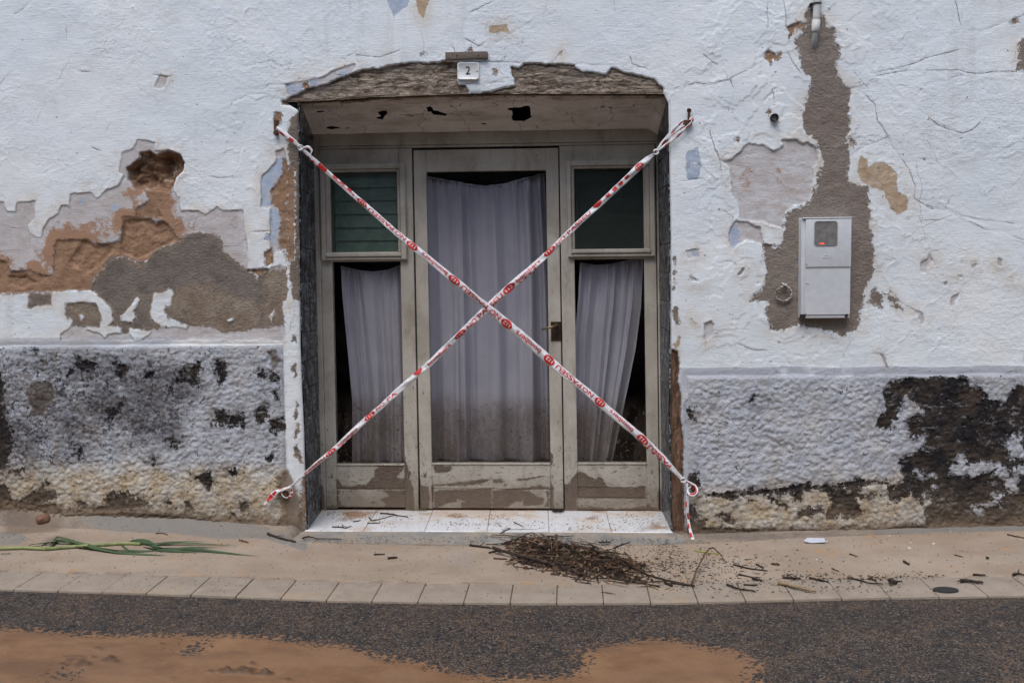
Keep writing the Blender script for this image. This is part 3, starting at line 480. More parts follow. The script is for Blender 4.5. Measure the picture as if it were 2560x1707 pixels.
def add_wall(co, q, flat, vn, lab):
    for i, (nm, lb) in enumerate(PARTS):
        m = lab == i
        if m.sum() < 3: continue
        fq = q[m]; groups = [(nm, fq, True)]
        if i in SPLIT:
            c = components(fq); ids, cnt = np.unique(c, return_counts=True); order = ids[np.argsort(-cnt)]; cs = dict(zip(ids, cnt))
            big = [k for k in order if cs[k] > 45]; groups = [(nm, fq[c == k], k == order[0]) for k in big]
            rest = ~np.isin(c, big)
            if rest.any(): groups.append((SPLIT[i], fq[rest], False))
        for gn, g, first in groups:
            used, inv = np.unique(g, return_inverse=True)
            me = grid_mesh(gn, co[used], inv.reshape(-1, 4), {k: v[used] for k, v in flat.items()}, vn[used])
            o = part_loc(new_obj(gn, me, M_WALL))
            if gn.endswith('chip'): o['kind'] = 'stuff'
            if lb and first: o['label'] = lb
XL, XR, ZB, ZT = -3.25, 2.50, -.14, 3.00
add_wall(*build_wall(XL, XR, ZB, ZT, .0056))
def far_wall(x0, x1, z0, z1):
    co, q, fl, vn, lab = build_wall(x0, x1, z0, z1, .05, cut=False)
    lab[:] = 0
    used = np.arange(len(co)); me = grid_mesh('whitewash', co, q, fl, vn); part_loc(new_obj('whitewash', me, M_WALL))
far_wall(-8.25, XL, ZB, 5.0); far_wall(XR, 7.5, ZB, 5.0); far_wall(XL, XR, ZT, 5.0)
# ------------------------------------------------------------------ materials of the doorway
def mat_blacktile():
    k = NT("black_marbled_tile"); v = k.mp(k.pos(), (1, 1, .62)); r = k.rand()
    off = k.n("ShaderNodeCombineXYZ"); k.put(off.inputs[0], k.mul(r, 7.0)); k.put(off.inputs[2], k.mul(r, 13.0))
    a = k.n("ShaderNodeVectorMath", operation='ADD'); k.put(a.inputs[0], v); k.put(a.inputs[1], off.outputs[0]); v = a.outputs[0]
    n1 = k.noise(17, 3, .55, vec=v, dist=2.6); vein = k.ss(.034, .010, k.math('ABSOLUTE', k.sub(n1, .5)))
    vein = k.mul(vein, k.ss(.40, .52, k.noise(15, 3, .6, vec=v)))
    c = k.mix(vein, k.mix(k.ss(.4, .6, k.noise(30, 4, .6, vec=v)), (.010, .010, .012), (.020, .021, .025)), (.48, .51, .56))
    z = k.xyz()[2]; dirt = k.mul(k.ss(.75, .0, k.add(z, k.mul(k.noise(6, 4, .6), .3))), k.ss(.45, .65, k.noise(24, 5, .7)), .35)
    c = k.mix(dirt, c, (.10, .08, .065))
    return k.bsdf(c, k.add(.34, k.mul(dirt, .5)), k.mul(n1, .001), spec=.2)
M_TILE = mat_blacktile()
def mat_plain(name, col, rough=.9, var=.25, sc=20, bump=.002, spec=.2, metal=0):
    k = NT(name); n = k.noise(sc, 5, .65); c2 = tuple(x*(1-var) for x in col)
    c = k.mix(k.ss(.35, .65, n), c2, col)
    return k.bsdf(c, rough, k.mul(n, bump), spec=spec, metal=metal)
M_GROUT = mat_plain("grey_bedding_mortar", (.20, .18, .16), bump=.006)
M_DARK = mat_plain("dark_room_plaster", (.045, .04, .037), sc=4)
M_RUST = mat_plain("rusted_iron", (.13, .065, .04), .85, .6, 60, .004)
def mat_soffit():
    k = NT("soffit_plaster"); x, y, z = k.xyz()
    c = k.mix(k.ss(.3, .7, k.noise(7, 5, .6)), (.68, .61, .555), (.78, .715, .665))
    fr = k.ss(YW+.15, YW+.02, k.add(y, k.mul(k.sub(k.noise(14, 5, .7, ax=(.4, 1, 1)), .5), .14)))
    c = k.mix(k.mul(fr, .5), c, (.58, .46, .32))
    c = k.mix(k.mul(fr, k.ss(.485, .565, k.noise(19, 5, .7, ax=(.25, 1.4, 1.4))), .9), c, (.09, .055, .035))
    cr = k.ss(.007, .001, k.voro(4.2, 'DISTANCE_TO_EDGE', vec=k.mix(.10, k.pos(), k.n("ShaderNodeTexNoise").outputs["Color"])))
    c = k.mix(k.mul(k.ss(.5, .68, k.noise(5, 6, .72, ax=(.5, 1, 1), w=(3, 1, 1))), .55), c, (.36, .29, .24)); c = k.mix(k.mul(cr, k.ss(.42, .52, k.noise(3, 3, .6)), .8), c, (.12, .09, .07))
    c = k.mix(k.mul(k.ss(.6, .68, k.noise(30, 5, .7)), .4), c, (.3, .24, .19))
    wd = k.ss(.0, .004, k.attr('lip')); c = k.mix(wd, c, k.mix(k.ss(.35, .65, k.noise(12, 6, .7, ax=(1, 6, 6))), (.04, .026, .018), (.15, .10, .065)))  # beam underside wood, coloured dark to stand for the shadow gap there
    return k.bsdf(c, .95, k.add(k.mul(cr, -.002), k.mul(k.noise(40, 4, .6), .003)), spec=.1)
M_SOFF = mat_soffit()
PEEL = [wall_xz(P3, p, YD) for p in [
  [(830,335),(1230,335),(1220,385),(1190,420),(1130,490),(1220,520),(1245,490),(1250,655),(335,655),(325,520),(345,515),(400,600),(520,620),(600,600),(720,590),(760,560),(790,515),(840,470),(830,400),(900,365)],
  [(335,665),(370,680),(355,740),(390,870),(480,885),(780,888),(960,885),(1000,850),(910,800),(1030,740),(990,700),(860,668),(1250,664),(1262,920),(335,920)],
  [(1235,240),(1270,310),(1300,410),(1330,440),(1305,520),(1350,620),(1360,700),(1370,900),(1370,940),(1255,940),(1240,500)],
  [(1425,540),(1440,520),(1470,600),(1560,630),(1580,800),(1560,830),(1570,940),(1425,940)], [(1590,640),(1600,610),(1622,570),(1634,830),(1605,810)],
  [(1620,335),(1860,345),(1875,390),(1800,425),(1640,440)], [(1630,595),(1760,580),(1900,572),(2200,530),(2352,510),(2400,515),(2352,545),(2250,590),(2100,600),(1900,605),(1640,612)],
  [(1634,672),(1900,660),(2100,655),(2400,640),(2400,930),(2352,910),(2150,915),(1995,905),(2000,830),(2055,820),(1960,790),(1925,780),(1930,825),(1860,830),(1760,860),(1670,910),(1634,920)],
  [(205,895),(240,880),(280,850),(300,870),(330,865),(330,930),(190,930)], [(110,600),(160,610),(170,760),(185,930),(105,930)], [(1490,480),(1520,440),(1540,480),(1515,510)]]] + \
 [wall_xz(P4, p, YD) for p in [
  [(-40,495),(100,505),(112,530),(0,545),(-40,540)], [(220,512),(300,490),(380,485),(440,478),(600,458),(640,462),(500,492),(400,512),(300,522)], [(-40,640),(150,620),(400,600),(560,575),(670,600),(680,625),(560,622),(440,630),(300,640),(450,660),(510,705),(610,745),(600,820),(480,835),(340,830),(350,772),(250,790),(140,855),(0,872),(-40,872)],
  [(640,640),(680,640),(680,850),(620,850),(660,760)], [(690,150),(730,180),(728,250),(720,290),(695,310)], [(690,520),(720,560),(738,600),(738,800),(745,880),(690,880)],
  [(870,560),(915,560),(945,530),(1000,450),(1040,405),(1080,398),(1140,425),(1180,460),(1250,490),(1350,480),(1390,530),(1400,565),(1450,600),(1750,608),(1830,590),(1910,585),(1910,745),(1500,742),(1150,748),(1060,730),(1030,760),(1040,830),(1060,855),(1140,850),(1200,840),(1300,860),(1400,868),(1470,858),(1540,880),(1650,862),(1780,855),(1910,838),(1910,900),(860,900)], [(1910,850),(1960,800),(1985,850),(2060,860),(2060,900),(1910,900)], [(2065,640),(2110,635),(2140,900),(2065,900)]]]
def mat_wood(name, axis):
    k = NT(name); g = (1, 1, 9) if axis == 'x' else (9, 1, 1)
    grain = k.noise(26, 6, .7, ax=g, dist=.5); nf = k.sub(k.noise(120, 4, .65), .5); nm = k.sub(k.noise(35, 5, .7, ax=(g[0]*.3+.7, 1, g[2]*.3+.7)), .5)
    z = k.xyz()[2]
    pe = k.ss(-.0016, .0016, k.add(k.attr('peel'), k.mul(nf, .014), k.mul(nm, .034)))
    chip = k.ss(.69, .72, k.add(k.noise(30, 5, .65, ax=(g[0]**.4, 1, g[2]**.4)), k.ss(1.2, .0, z, 0, .085)))
    pe = k.mx(pe, chip)
    paint = k.mix(k.ss(.3, .7, k.noise(5, 5, .6)), (.44, .395, .335), (.55, .51, .445))
    paint = k.mix(k.mul(k.ss(.46, .72, k.noise(9, 6, .72, ax=(1.3, 1, .45))), .60), paint, (.235, .195, .15)); paint = k.mix(k.mul(k.ss(.50, .66, k.noise(4, 6, .7, w=(3, 0, 1))), .45), paint, (.30, .265, .215))
    paint = k.mix(k.mul(k.ss(.55, .75, grain), .18), paint, (.18, .15, .12))
    paint = k.mix(k.mul(k.ss(.72, .78, k.noise(52, 3, .6)), .6), paint, (.13, .10, .08))
    paint = k.mix(k.mul(k.ss(.9, .1, k.add(z, k.mul(nm, .5))), .35), paint, (.31, .295, .25))
    bare = k.mix(k.ss(.3, .7, grain), (.060, .043, .034), (.20, .15, .118)); bare = k.mix(k.mul(k.ss(.60, .68, k.noise(38, 5, .7, ax=(g[0]**.6, 1, g[2]**.6), w=(2, 0, 2))), .7), bare, (.34, .31, .27))
    bare = k.mix(k.mul(k.ss(.5, .7, k.noise(8, 4, .6)), .5), bare, (.13, .10, .08))
    ed = k.mul(k.ss(-.006, -.0005, k.attr('peel')), k.inv(pe), .4)
    c = k.mix(pe, k.mix(ed, paint, (.25, .21, .16)), bare)
    splash = k.mul(k.ss(.56, .66, k.noise(60, 5, .68)), k.ss(.8, .1, z), .65); c = k.mix(splash, c, (.14, .10, .075)); c = k.mix(k.mul(k.ss(.28, .03, k.add(z, k.mul(k.sub(k.noise(9, 6, .72), .5), .5))), .55), c, (.19, .145, .105))
    h = k.add(k.mul(k.inv(pe), .0014), k.mul(pe, k.mul(grain, .003)), k.mul(grain, .0006), k.mul(nf, .0005))
    return k.bsdf(c, k.add(.62, k.mul(pe, .3)), h, spec=.3)
M_WX, M_WZ = mat_wood("painted_wood_rail", 'x'), mat_wood("painted_wood_stile", 'z')

# ------------------------------------------------------------------ door pixels, straightened
def dpx(u, v):
    sx = .0229 + (u-790)*(.0124-.0229)/860; sy = -.0168 + (v-333)*(.0034+.0168)/944
    return (u + (v-805)*sx, v + (u-1217)*sy)
def dp(u, v, y=YD):
    p = at_y(dpx(u, v), y); return np.array([p[0], y, p[2]])
def member(name, u0, u1, v0, v1, y0, y1, mat, parent=None, cell=None, bev=.003, label=None):
    """a timber: front face y0 (nearer the street), back y1; corners measured on the door face"""
    c = [at_y(dpx(a, b), YD) for a, b in ((u0, v1), (u1, v1), (u0, v0), (u1, v0))]
    w = abs(c[1][0]-c[0][0]); hh = abs(c[2][2]-c[0][2])
    if cell is None: cell = .007 if min(c[0][2], c[1][2]) < .32 else .05
    nx = max(2, int(w/cell)); nz = max(2, int(hh/cell)); zz_fine = cell < .02 and hh > .6
    s = np.concatenate([[0, bev/w], np.linspace(bev/w, 1-bev/w, nx+1)[1:-1], [1-bev/w, 1]])
    if zz_fine:                                        # long stile: fine near the foot only
        k = .42/hh; tz = np.concatenate([np.linspace(bev/hh, k, int(.42/cell))[:-1], np.linspace(k, 1-bev/hh, 14)])
        t = np.concatenate([[0], tz, [1]])
    else: t = np.concatenate([[0, bev/hh], np.linspace(bev/hh, 1-bev/hh, nz+1)[1:-1], [1-bev/hh, 1]])
    Sg, T = np.meshgrid(s, t); X = (c[0][0]*(1-Sg)+c[1][0]*Sg)*(1-T)+(c[2][0]*(1-Sg)+c[3][0]*Sg)*T
    Zz = (c[0][2]*(1-Sg)+c[1][2]*Sg)*(1-T)+(c[2][2]*(1-Sg)+c[3][2]*Sg)*T
    ed = (Sg == 0) | (Sg == 1) | (T == 0) | (T == 1)
    Y = y0 + np.where(ed, bev, 0) + .0008*gnoise(X/.07, Zz/.2, 41)
    wx = X+.002*gnoise(X/.03, Zz/.03, 42); wz = Zz+.004*gnoise(X/.035, Zz/.018, 43)+.002*gnoise(X/.012, Zz/.009, 44)
    pe = union_sdf(wx, wz, PEEL) if cell < .02 else np.full(X.shape, -CAP)
    n = X.size; co = np.stack([X, Y, Zz], -1).reshape(-1, 3); nxx, nzz = len(s), len(t)
    i = np.arange(n).reshape(nzz, nxx)
    rim = np.concatenate([i[0, :], i[1:, -1], i[-1, -2::-1], i[-2:0:-1, 0]])
    bk = co[rim].copy(); bk[:, 1] = y1; co = np.concatenate([co, bk]); m = len(rim)
    j = np.arange(m); side = np.stack([rim[j], n+j, n+(j+1) % m, rim[(j+1) % m]], -1)
    q = np.concatenate([quads(nxx, nzz), side])
    bq = np.array([[n, n+nzz+nxx*2+nzz-4, n+nxx+nzz-2, n+nxx-1]]) if False else None
    me = grid_mesh(name, co, q, {'peel': np.concatenate([pe.ravel(), np.full(m, -CAP)])}, smooth=False)
    o = new_obj(name, me, mat)
    if parent is None: part_loc(o)
    else: o.parent = parent; o.matrix_parent_inverse = parent_inv(parent)
    if label: o['label'] = label
    return o
def parent_inv(p):
    M = Matrix.Identity(4); q = p
    while q is not None: M = Matrix.Translation(q.location) @ (q.matrix_parent_inverse @ M if False else M); q = q.parent
    return M.inverted()
def hchild(name, mbd, mat, parent, **kw):
    """mesh in world coordinates hung on a part that sits at the origin of the house"""
    o = mbd.build(name, mat, None, **kw); o.parent = parent
    o.matrix_parent_inverse = Matrix.Identity(4); return o
def part_empty(name, label=None):
    o = bpy.data.objects.new(name, None); COL.objects.link(o); part_loc(o); o.empty_display_size = .05
    if label: o['label'] = label
    return o
def parent_inv(p): return Matrix.Identity(4)           # parts carry world coordinates already

# ------------------------------------------------------------------ soffit, with holes broken through to the dark above
bl, br = at_y((781.6, 341), YD), at_y((1644.7, 326.5), YD)
fx = np.array([p[0] for p in TOPL[2:-1]]); fz = np.array([p[1] for p in TOPL[2:-1]])
sof_holes = [(T1, [(1195,715),(1240,705),(1290,705),(1290,725),(1265,745),(1240,790),(1165,768),(1225,760),(1205,735)]), (T1, [(1675,670),(1720,668),(1735,705),(1780,708),(1880,742),(1860,757),(1735,742),(1715,715),(1680,712)]), (T1, [(685,850),(740,842),(835,862),(760,875),(690,868)]), (T1, [(865,862),(920,855),(925,862),(870,868)]), (T1, [(590,690),(660,683),(675,695),(600,700)]), (T1, [(2185,833),(2230,822),(2290,836),(2230,834)]),
  (T2, [(420,700),(445,682),(560,675),(600,655),(640,655),(650,680),(645,720),(660,750),(670,765),(620,785),(590,805),(480,800),(470,760),(470,710)]), (T2, [(1290,668),(1310,672),(1300,680)]), (T2, [(1330,663),(1380,655),(1385,665),(1340,668)]), (T2, [(1410,662),(1465,655),(1460,664),(1420,668)]), (T2, [(1310,698),(1335,697),(1325,704)]), (T2, [(145,836),(190,823),(255,838),(190,833)])]
so = np.array([bl[0], YW+.06, fz.mean()-.012]); sb = np.array([(bl[0]+br[0])/2, YD+.012, (bl[2]+br[2])/2])
snrm = np.cross(np.array([1., 0, (br[2]-bl[2])/(br[0]-bl[0])]), sb-np.array([sb[0], YW+.06, fz.mean()-.012]))
hol_xy = [np.array([at_plane(p, sb, snrm)[:2] for p in Z(r, ps)]) for r, ps in sof_holes]
def soffit():
    nx = 330; sx = np.linspace(fx[0]-.02, fx[-1]+.02, nx); prof = [(0, 0, 0), (.012, .004, .004), (.05, .006, .005), (.053, -.004, .001), (.058, -.012, -.01)]
    tt = np.linspace(0, 1, 80)[1:]; L = YD+.012-(YW+.058); rows = []; lip = []
    for s, dz, lp in prof:
        zf = np.interp(sx, fx, fz); rows.append(np.stack([sx, np.full(nx, YW+.006+s), zf+dz+.002*gnoise(sx/.05, sx*0+s*90, 3)], -1)); lip.append(np.full(nx, lp))
    for t in tt:
        zf = np.interp(sx, fx, fz)-.012; zb = np.interp(sx, [bl[0], br[0]], [bl[2], br[2]])
        x = sx; y = YW+.064+t*L; z = zf*(1-t)+zb*t
        z = z + .004*fbm(x, x*0+y, .12, 3, 44) + .012*np.exp(-t/.12) - .006*np.exp(-((t-.86)/.05)**2)
        e = fx[-1]-x; z = z - .035*np.exp(-np.clip(e, 0, 1)/.025)*(.3+.7*t)   # rounded into the jambs
        rows.append(np.stack([x, np.full(nx, y), z], -1)); lip.append(np.full(nx, -.01))
    co = np.array(rows); nz = len(rows); X, Y = co[:, :, 0], co[:, :, 1]
    hs = union_sdf(X+.004*gnoise(X/.02, Y/.02, 45), Y+.004*gnoise(X/.02, Y/.02, 46), hol_xy)
    q = quads(nx, nz)[:, ::-1]; hf = hs.ravel()[q].mean(1); q = q[hf < 0]
    me = grid_mesh('soffit', co.reshape(-1, 3), q, {'lip': np.array(lip).ravel()})
    part_loc(new_obj('soffit', me, M_SOFF))
soffit()
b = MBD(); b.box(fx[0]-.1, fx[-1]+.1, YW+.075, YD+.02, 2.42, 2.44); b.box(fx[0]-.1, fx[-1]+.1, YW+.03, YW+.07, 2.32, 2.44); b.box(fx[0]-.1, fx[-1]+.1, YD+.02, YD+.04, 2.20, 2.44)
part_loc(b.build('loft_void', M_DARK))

# ------------------------------------------------------------------ jamb tiling
def jamb(side):
    ztop = 2.30; zbot = -.04
    def xs(z):                                          # front and back x of the reveal at height z
        if side < 0:
            return np.interp(z, opening[:7, 1], opening[:7, 0]) if z < opening[6, 1] else np.interp(z, [opening[6, 1], TOPL[0][1]], [opening[6, 0], TOPL[0][0]]), np.interp(z, [.018, 2.177], [-1.463, -1.461])
        r = opening[19:25]; return np.interp(z, r[::-1, 1], r[::-1, 0]), np.interp(z, [.018, 2.172], [.516, .492])
    par = part_empty('jamb_reveal', "black tiled jamb reveal on the %s of the doorway" % ('left' if side < 0 else 'right'))
    y0, y1 = YW+.012, YD+.01; s = -side
    bk = MBD(); zs = np.linspace(zbot, ztop, 16)
    v = [];
    for z in zs:
        f_, b_ = xs(z); v += [(f_+side*.002, YW-.002, z), (b_+side*.004, y1+.02, z)]
    bk.add(v, [(2*i, 2*i+1, 2*i+3, 2*i+2) if side > 0 else (2*i, 2*i+2, 2*i+3, 2*i+1) for i in range(15)])
    hchild('bedding', bk, M_GROUT, par)
    rng = random.Random(5 if side < 0 else 6); ht = .1515; z = .018
    while z < ztop-.03:
        zt = min(z+ht, ztop)
        for c in range(2):
            ya, yb = y0+(y1-y0)*c/2, y0+(y1-y0)*(c+1)/2; g = .0016; m = MBD(); vv = []
            for zz in (z+g, zt-g):
                f_, b_ = xs(zz)
                for yy in (ya+g, yb-g):
                    t = (yy-YW)/(y1-YW); x = f_*(1-t)+b_*t; vv.append((x, yy, zz))
            pr = .004+rng.random()*.0006; a = [(p[0]-side*pr, p[1], p[2]) for p in vv]; bb = [(p[0]+side*.004, p[1], p[2]) for p in vv]
            cc = [(sum(p[0] for p in a)/4, sum(p[1] for p in a)/4, sum(p[2] for p in a)/4)]
            ins = [(p[0]-side*.0005, p[1]+(cc[0][1]-p[1])*.012, p[2]+(cc[0][2]-p[2])*.012) for p in a]
            m.add(ins+a+bb, [(0, 1, 3, 2), (4, 5, 1, 0), (5, 7, 3, 1), (7, 6, 2, 3), (6, 4, 0, 2), (8, 9, 5, 4), (9, 11, 7, 5), (11, 10, 6, 7), (10, 8, 4, 6)])
            o = hchild('wall_tile', m, M_TILE, par)
            bm = bmesh.new(); bm.from_mesh(o.data); bmesh.ops.recalc_face_normals(bm, faces=bm.faces); bm.to_mesh(o.data); bm.free()
        z = zt
jamb(-1); jamb(1)

# ------------------------------------------------------------------ frame, leaves and lights
F0 = YD-.005
fr = part_empty('door_frame')
member('transom', 776, 1662, 330, 360, F0-.012, YD+.06, M_WX, fr, bev=.004)
member('moulding', 806, 1645, 360.5, 367, F0-.004, YD+.05, M_WX, fr, bev=.004)
member('post', 786, 806, 360.5, 1276, F0-.006, YD+.06, M_WZ, fr); member('post', 1645, 1664, 360.5, 1276, F0-.006, YD+.06, M_WZ, fr)
member('post', 781, 789, 360.5, 1276, F0-.014, YD+.03, M_WZ, fr); member('post', 1653, 1668, 360.5, 1276, F0-.014, YD+.03, M_WZ, fr)
def glass_mat(name, tint, mud=True):
    k = NT(name); z = k.xyz()[2]
    t = k.n("ShaderNodeBsdfTransparent"); t.inputs[0].default_value = (*tint, 1); g = k.n("ShaderNodeBsdfGlossy"); g.inputs["Roughness"].default_value = .06
    f = k.n("ShaderNodeFresnel"); f.inputs[0].default_value = 1.45; m = k.n("ShaderNodeMixShader")
    k.put(m.inputs[0], k.mul(f.outputs[0], .4)); k.put(m.inputs[1], t.outputs[0]); k.put(m.inputs[2], g.outputs[0])
    d = k.n("ShaderNodeBsdfPrincipled"); d.inputs["Base Color"].default_value = (.085, .062, .045, 1); d.inputs["Roughness"].default_value = .9
    sp = k.noise(62, 4, .62); fine = k.noise(150, 3, .6)
    if mud:
        lo = k.ss(.72, .50, k.add(z, k.mul(k.sub(k.noise(7, 3, .5), .5), .10)))
        splash = k.mul(k.mx(k.ss(.625, .65, sp), k.ss(.66, .69, k.noise(28, 3, .6, w=(1, 0, 3)))), lo, .9)
        film = k.mul(k.add(.02, k.mul(k.ss(.40, .66, k.noise(6, 6, .72, ax=(1.6, 1, .6))), .30)), lo)
        foot = k.mul(k.ss(.30, .235, k.add(z, k.mul(k.sub(sp, .5), .16))), .75)
        dirt = k.mx(splash, k.mx(film, foot))
    else: dirt = k.mul(k.ss(.5, .8, sp), .25)
    dirt = k.math('ADD', dirt, k.mul(k.ss(.4, .8, k.noise(5, 4, .6)), .05), clamp=True)
    m2 = k.n("ShaderNodeMixShader"); k.put(m2.inputs[0], dirt); k.put(m2.inputs[1], m.outputs[0]); k.put(m2.inputs[2], d.outputs[0])
    k.t.links.new(m2.outputs[0], k.out.inputs[0]); return k.m
M_GLASS = glass_mat("muddy_window_glass", (.93, .93, .93))
def mat_slat():
    k = NT("green_louvre_glass"); n = k.noise(14, 5, .65); c = k.mix(k.ss(.3, .7, n), (.10, .19, .14), (.18, .29, .225))
    return k.bsdf(c, .3, None, spec=.5)
M_SLAT = mat_slat()
M_SLAT2 = mat_plain("dark_green_louvre_glass", (.030, .058, .042), .35, .4, 10, 0, .5)
def mat_mesh(op=.55, dim=1.0):
    k = NT("insect_screen"); x, y, z = k.xyz()
    a = k.math('ABSOLUTE', k.sub(k.math('FRACT', k.mul(x, 230.0)), .5)); b_ = k.math('ABSOLUTE', k.sub(k.math('FRACT', k.mul(z, 230.0)), .5))
    w = k.mx(k.ss(.34, .40, a), k.ss(.34, .40, b_)); t = k.n("ShaderNodeBsdfTransparent"); d = k.n("ShaderNodeBsdfPrincipled")
    d.inputs["Base Color"].default_value = (.06*dim, .08*dim, .068*dim, 1); d.inputs["Roughness"].default_value = .7
    m = k.n("ShaderNodeMixShader"); k.put(m.inputs[0], k.mul(w, op)); k.put(m.inputs[1], t.outputs[0]); k.put(m.inputs[2], d.outputs[0])
    k.t.links.new(m.outputs[0], k.out.inputs[0]); return k.m
M_MESH = mat_mesh(); M_MESH2 = mat_mesh(.70, .5)
def pane(name, u0, u1, v0, v1, y, mat, par):
    c = [at_y(dpx(a, b), YD) for a, b in ((u0, v1), (u1, v1), (u1, v0), (u0, v0))]
    m = MBD(); m.add([(p[0], y, p[2]) for p in c]+[(p[0], y+.004, p[2]) for p in c], [(0, 1, 2, 3), (7, 6, 5, 4), (0, 4, 5, 1), (1, 5, 6, 2), (2, 6, 7, 3), (3, 7, 4, 0)])
    return hchild(name, m, mat, par)
def side_light(side):
    if side < 0: A, B, oA, oB, c0, c1, i0, i1 = 806.5, 1038, 833.6, 1004.5, 811, 1022, 830, 1000.5
    else: A, B, oA, oB, c0, c1, i0, i1 = 1405, 1642.5, 1438.5, 1612.5, 1423, 1639.5, 1440.5, 1619.5
    p = part_empty('side_light', "%s side light of the door, louvre window over curtained pane" % ('left' if side < 0 else 'right'))
    vb = 1269 if side < 0 else 1273
    member('stile', A, oA, 368, vb+3, F0, YD+.045, M_WZ, p); member('stile', oB, B, 368, vb+(6 if side < 0 else 1), F0, YD+.045, M_WZ, p)
    member('rail', oA, oB, 368, 426, F0+.001, YD+.045, M_WX, p); member('rail', oA, oB, 627, 651, F0+.001, YD+.045, M_WX, p)
    tb = 1160 if side < 0 else 1156.5
    member('glazing_bead', oA, oB, tb-.5, tb+3.5, F0-.001, YD+.045, M_WX, p, bev=.0015)
    bds = [(tb+4, 1221.5), (1223, vb)] if side < 0 else [(tb+4, 1217.5), (1218.6, 1242.5), (1243.6, vb)]
    for a, c in bds: member('board', oA, oB, a, c, F0+.004, YD+.04, M_WX, p, bev=.0025)
    # louvre window: a raised casement box with a bead, a screen and glass slats
    CF = F0-.030
    vt, v_b, it, ib = (406, 647, 425.5, 627) if side < 0 else (406.5, 645, 425.5, 624)
    mid = 8
    member('casement_stile', c0, i0-mid, vt, v_b, CF, F0+.002, M_WZ, p, bev=.004); member('casement_stile', i1+mid, c1, vt, v_b, CF, F0+.002, M_WZ, p, bev=.004)
    member('casement_rail', i0-mid, i1+mid, vt, it-6, CF, F0+.002, M_WX, p, bev=.004); member('casement_rail', i0-mid, i1+mid, ib+13, v_b, CF, F0+.002, M_WX, p, bev=.004)
    member('casement_bead', i0-mid, i0, it-6, ib+2, CF+.014, F0+.02, M_WZ, p, bev=.005); member('casement_bead', i1, i1+mid, it-6, ib+2, CF+.014, F0+.02, M_WZ, p, bev=.005)
    member('casement_bead', i0, i1, it-6, it, CF+.014, F0+.02, M_WX, p, bev=.003); member('casement_sill', i0-mid-1, i1+mid+1, ib+2, ib+12.5, CF-.010, F0+.01, M_WX, p, bev=.005)
    c = dp((i0+i1)/2, (it+ib)/2); pane('insect_screen', i0-1, i1+1, it-2, ib+3, F0+.004, M_MESH if side < 0 else M_MESH2, p)
    n = 6; sm = M_SLAT if side < 0 else M_SLAT2
    for i in range(n):
        va = it+(ib-it)*i/n-3; vb2 = it+(ib-it)*(i+1)/n+4
        q = [at_y(dpx(a, b_), YD) for a, b_ in ((i0+10, vb2), (i1-4, vb2), (i1-4, va), (i0+10, va))]
        m = MBD(); yy = [F0+.030, F0+.030, F0+.062, F0+.062] if False else ([F0+.038, F0+.038, F0+.054, F0+.054] if side < 0 else [F0+.044, F0+.044, F0+.049, F0+.049])
        m.add([(s[0], y_, s[2]) for s, y_ in zip(q, yy)]+[(s[0], y_+.006, s[2]) for s, y_ in zip(q, yy)], [(0, 1, 2, 3), (7, 6, 5, 4), (0, 4, 5, 1), (1, 5, 6, 2), (2, 6, 7, 3), (3, 7, 4, 0)])
        hchild('glass_slat', m, sm, p)
    for a, b_ in ((i0-2, i0+10), (i1-4, i1+2)):
        m = MBD(); q0, q1 = at_y(dpx(a, ib+2), YD), at_y(dpx(b_, it-2), YD); m.box(q0[0], q1[0], F0+.02, F0+.07, q0[2], q1[2])
        hchild('louvre_channel', m, mat_chan, p)
    q0, q1 = at_y(dpx(i0-4, ib+6), YD), at_y(dpx(i1+4, it-6), YD); m = MBD(); m.box(q0[0], q1[0], F0+.10, F0+.11, q0[2], q1[2]); hchild('window_backing', m, mat_back, p)
    pane('pane', oA-3, oB+3, 648, tb+2, YD+.012, M_GLASS, p)
mat_chan = mat_plain("dull_green_channel", (.09, .12, .10), .6, .3, 30, .001)
mat_back = mat_plain("dark_green_shade", (.03, .05, .04), .9, .3, 8, .001)
side_light(-1); side_light(1)
dr_ = part_empty('door', "narrow glazed centre door with grey curtain behind")
member('stile', 1042, 1073, 373, 1271, F0, YD+.045, M_WZ, dr_); member('stile', 1371, 1402, 373, 1271, F0, YD+.045, M_WZ, dr_)
member('rail', 1073, 1371, 373, 427.5, F0+.0015, YD+.045, M_WX, dr_)
member('glazing_bead', 1073, 1371, 1157, 1161, F0-.001, YD+.045, M_WX, dr_, bev=.0015)
member('board', 1073, 1371, 1161.5, 1221, F0+.004, YD+.04, M_WX, dr_, bev=.0025); member('board', 1073, 1371, 1222.2, 1270, F0+.004, YD+.04, M_WX, dr_, bev=.0025)
pane('pane', 1070, 1374, 425, 1160, YD+.012, M_GLASS, dr_)
# lock plate with lever handle and a patched square below
pl = member('lock_plate', 1377, 1402, 805, 853, F0-.006, F0+.002, mat_plain("dark_brass", (.075, .05, .032), .5, .4, 50, .001, .5, .6), dr_, cell=.05, bev=.002)
h0 = dp(1391, 814); h1 = dp(1378, 818); h2 = dp(1355, 823)
m = MBD(); m.tube([(h0[0], F0-.004, h0[2]), (h0[0], F0-.045, h0[2]), (h1[0], F0-.052, h1[2]), (h2[0], F0-.048, h2[2])], [.009, .008, .007, .006], 10)
hchild('handle', m, mat_plain("worn_brass", (.26, .19, .11), .4, .4, 60, .001, .5, .8), dr_, smooth=True)
k0 = dp(1391, 842); m = MBD(); m.tube([(k0[0], F0-.008, k0[2]), (k0[0], F0-.004, k0[2])], .008, 10); hchild('keyhole', m, mat_plain("black_iron", (.02, .018, .016), .6), dr_)
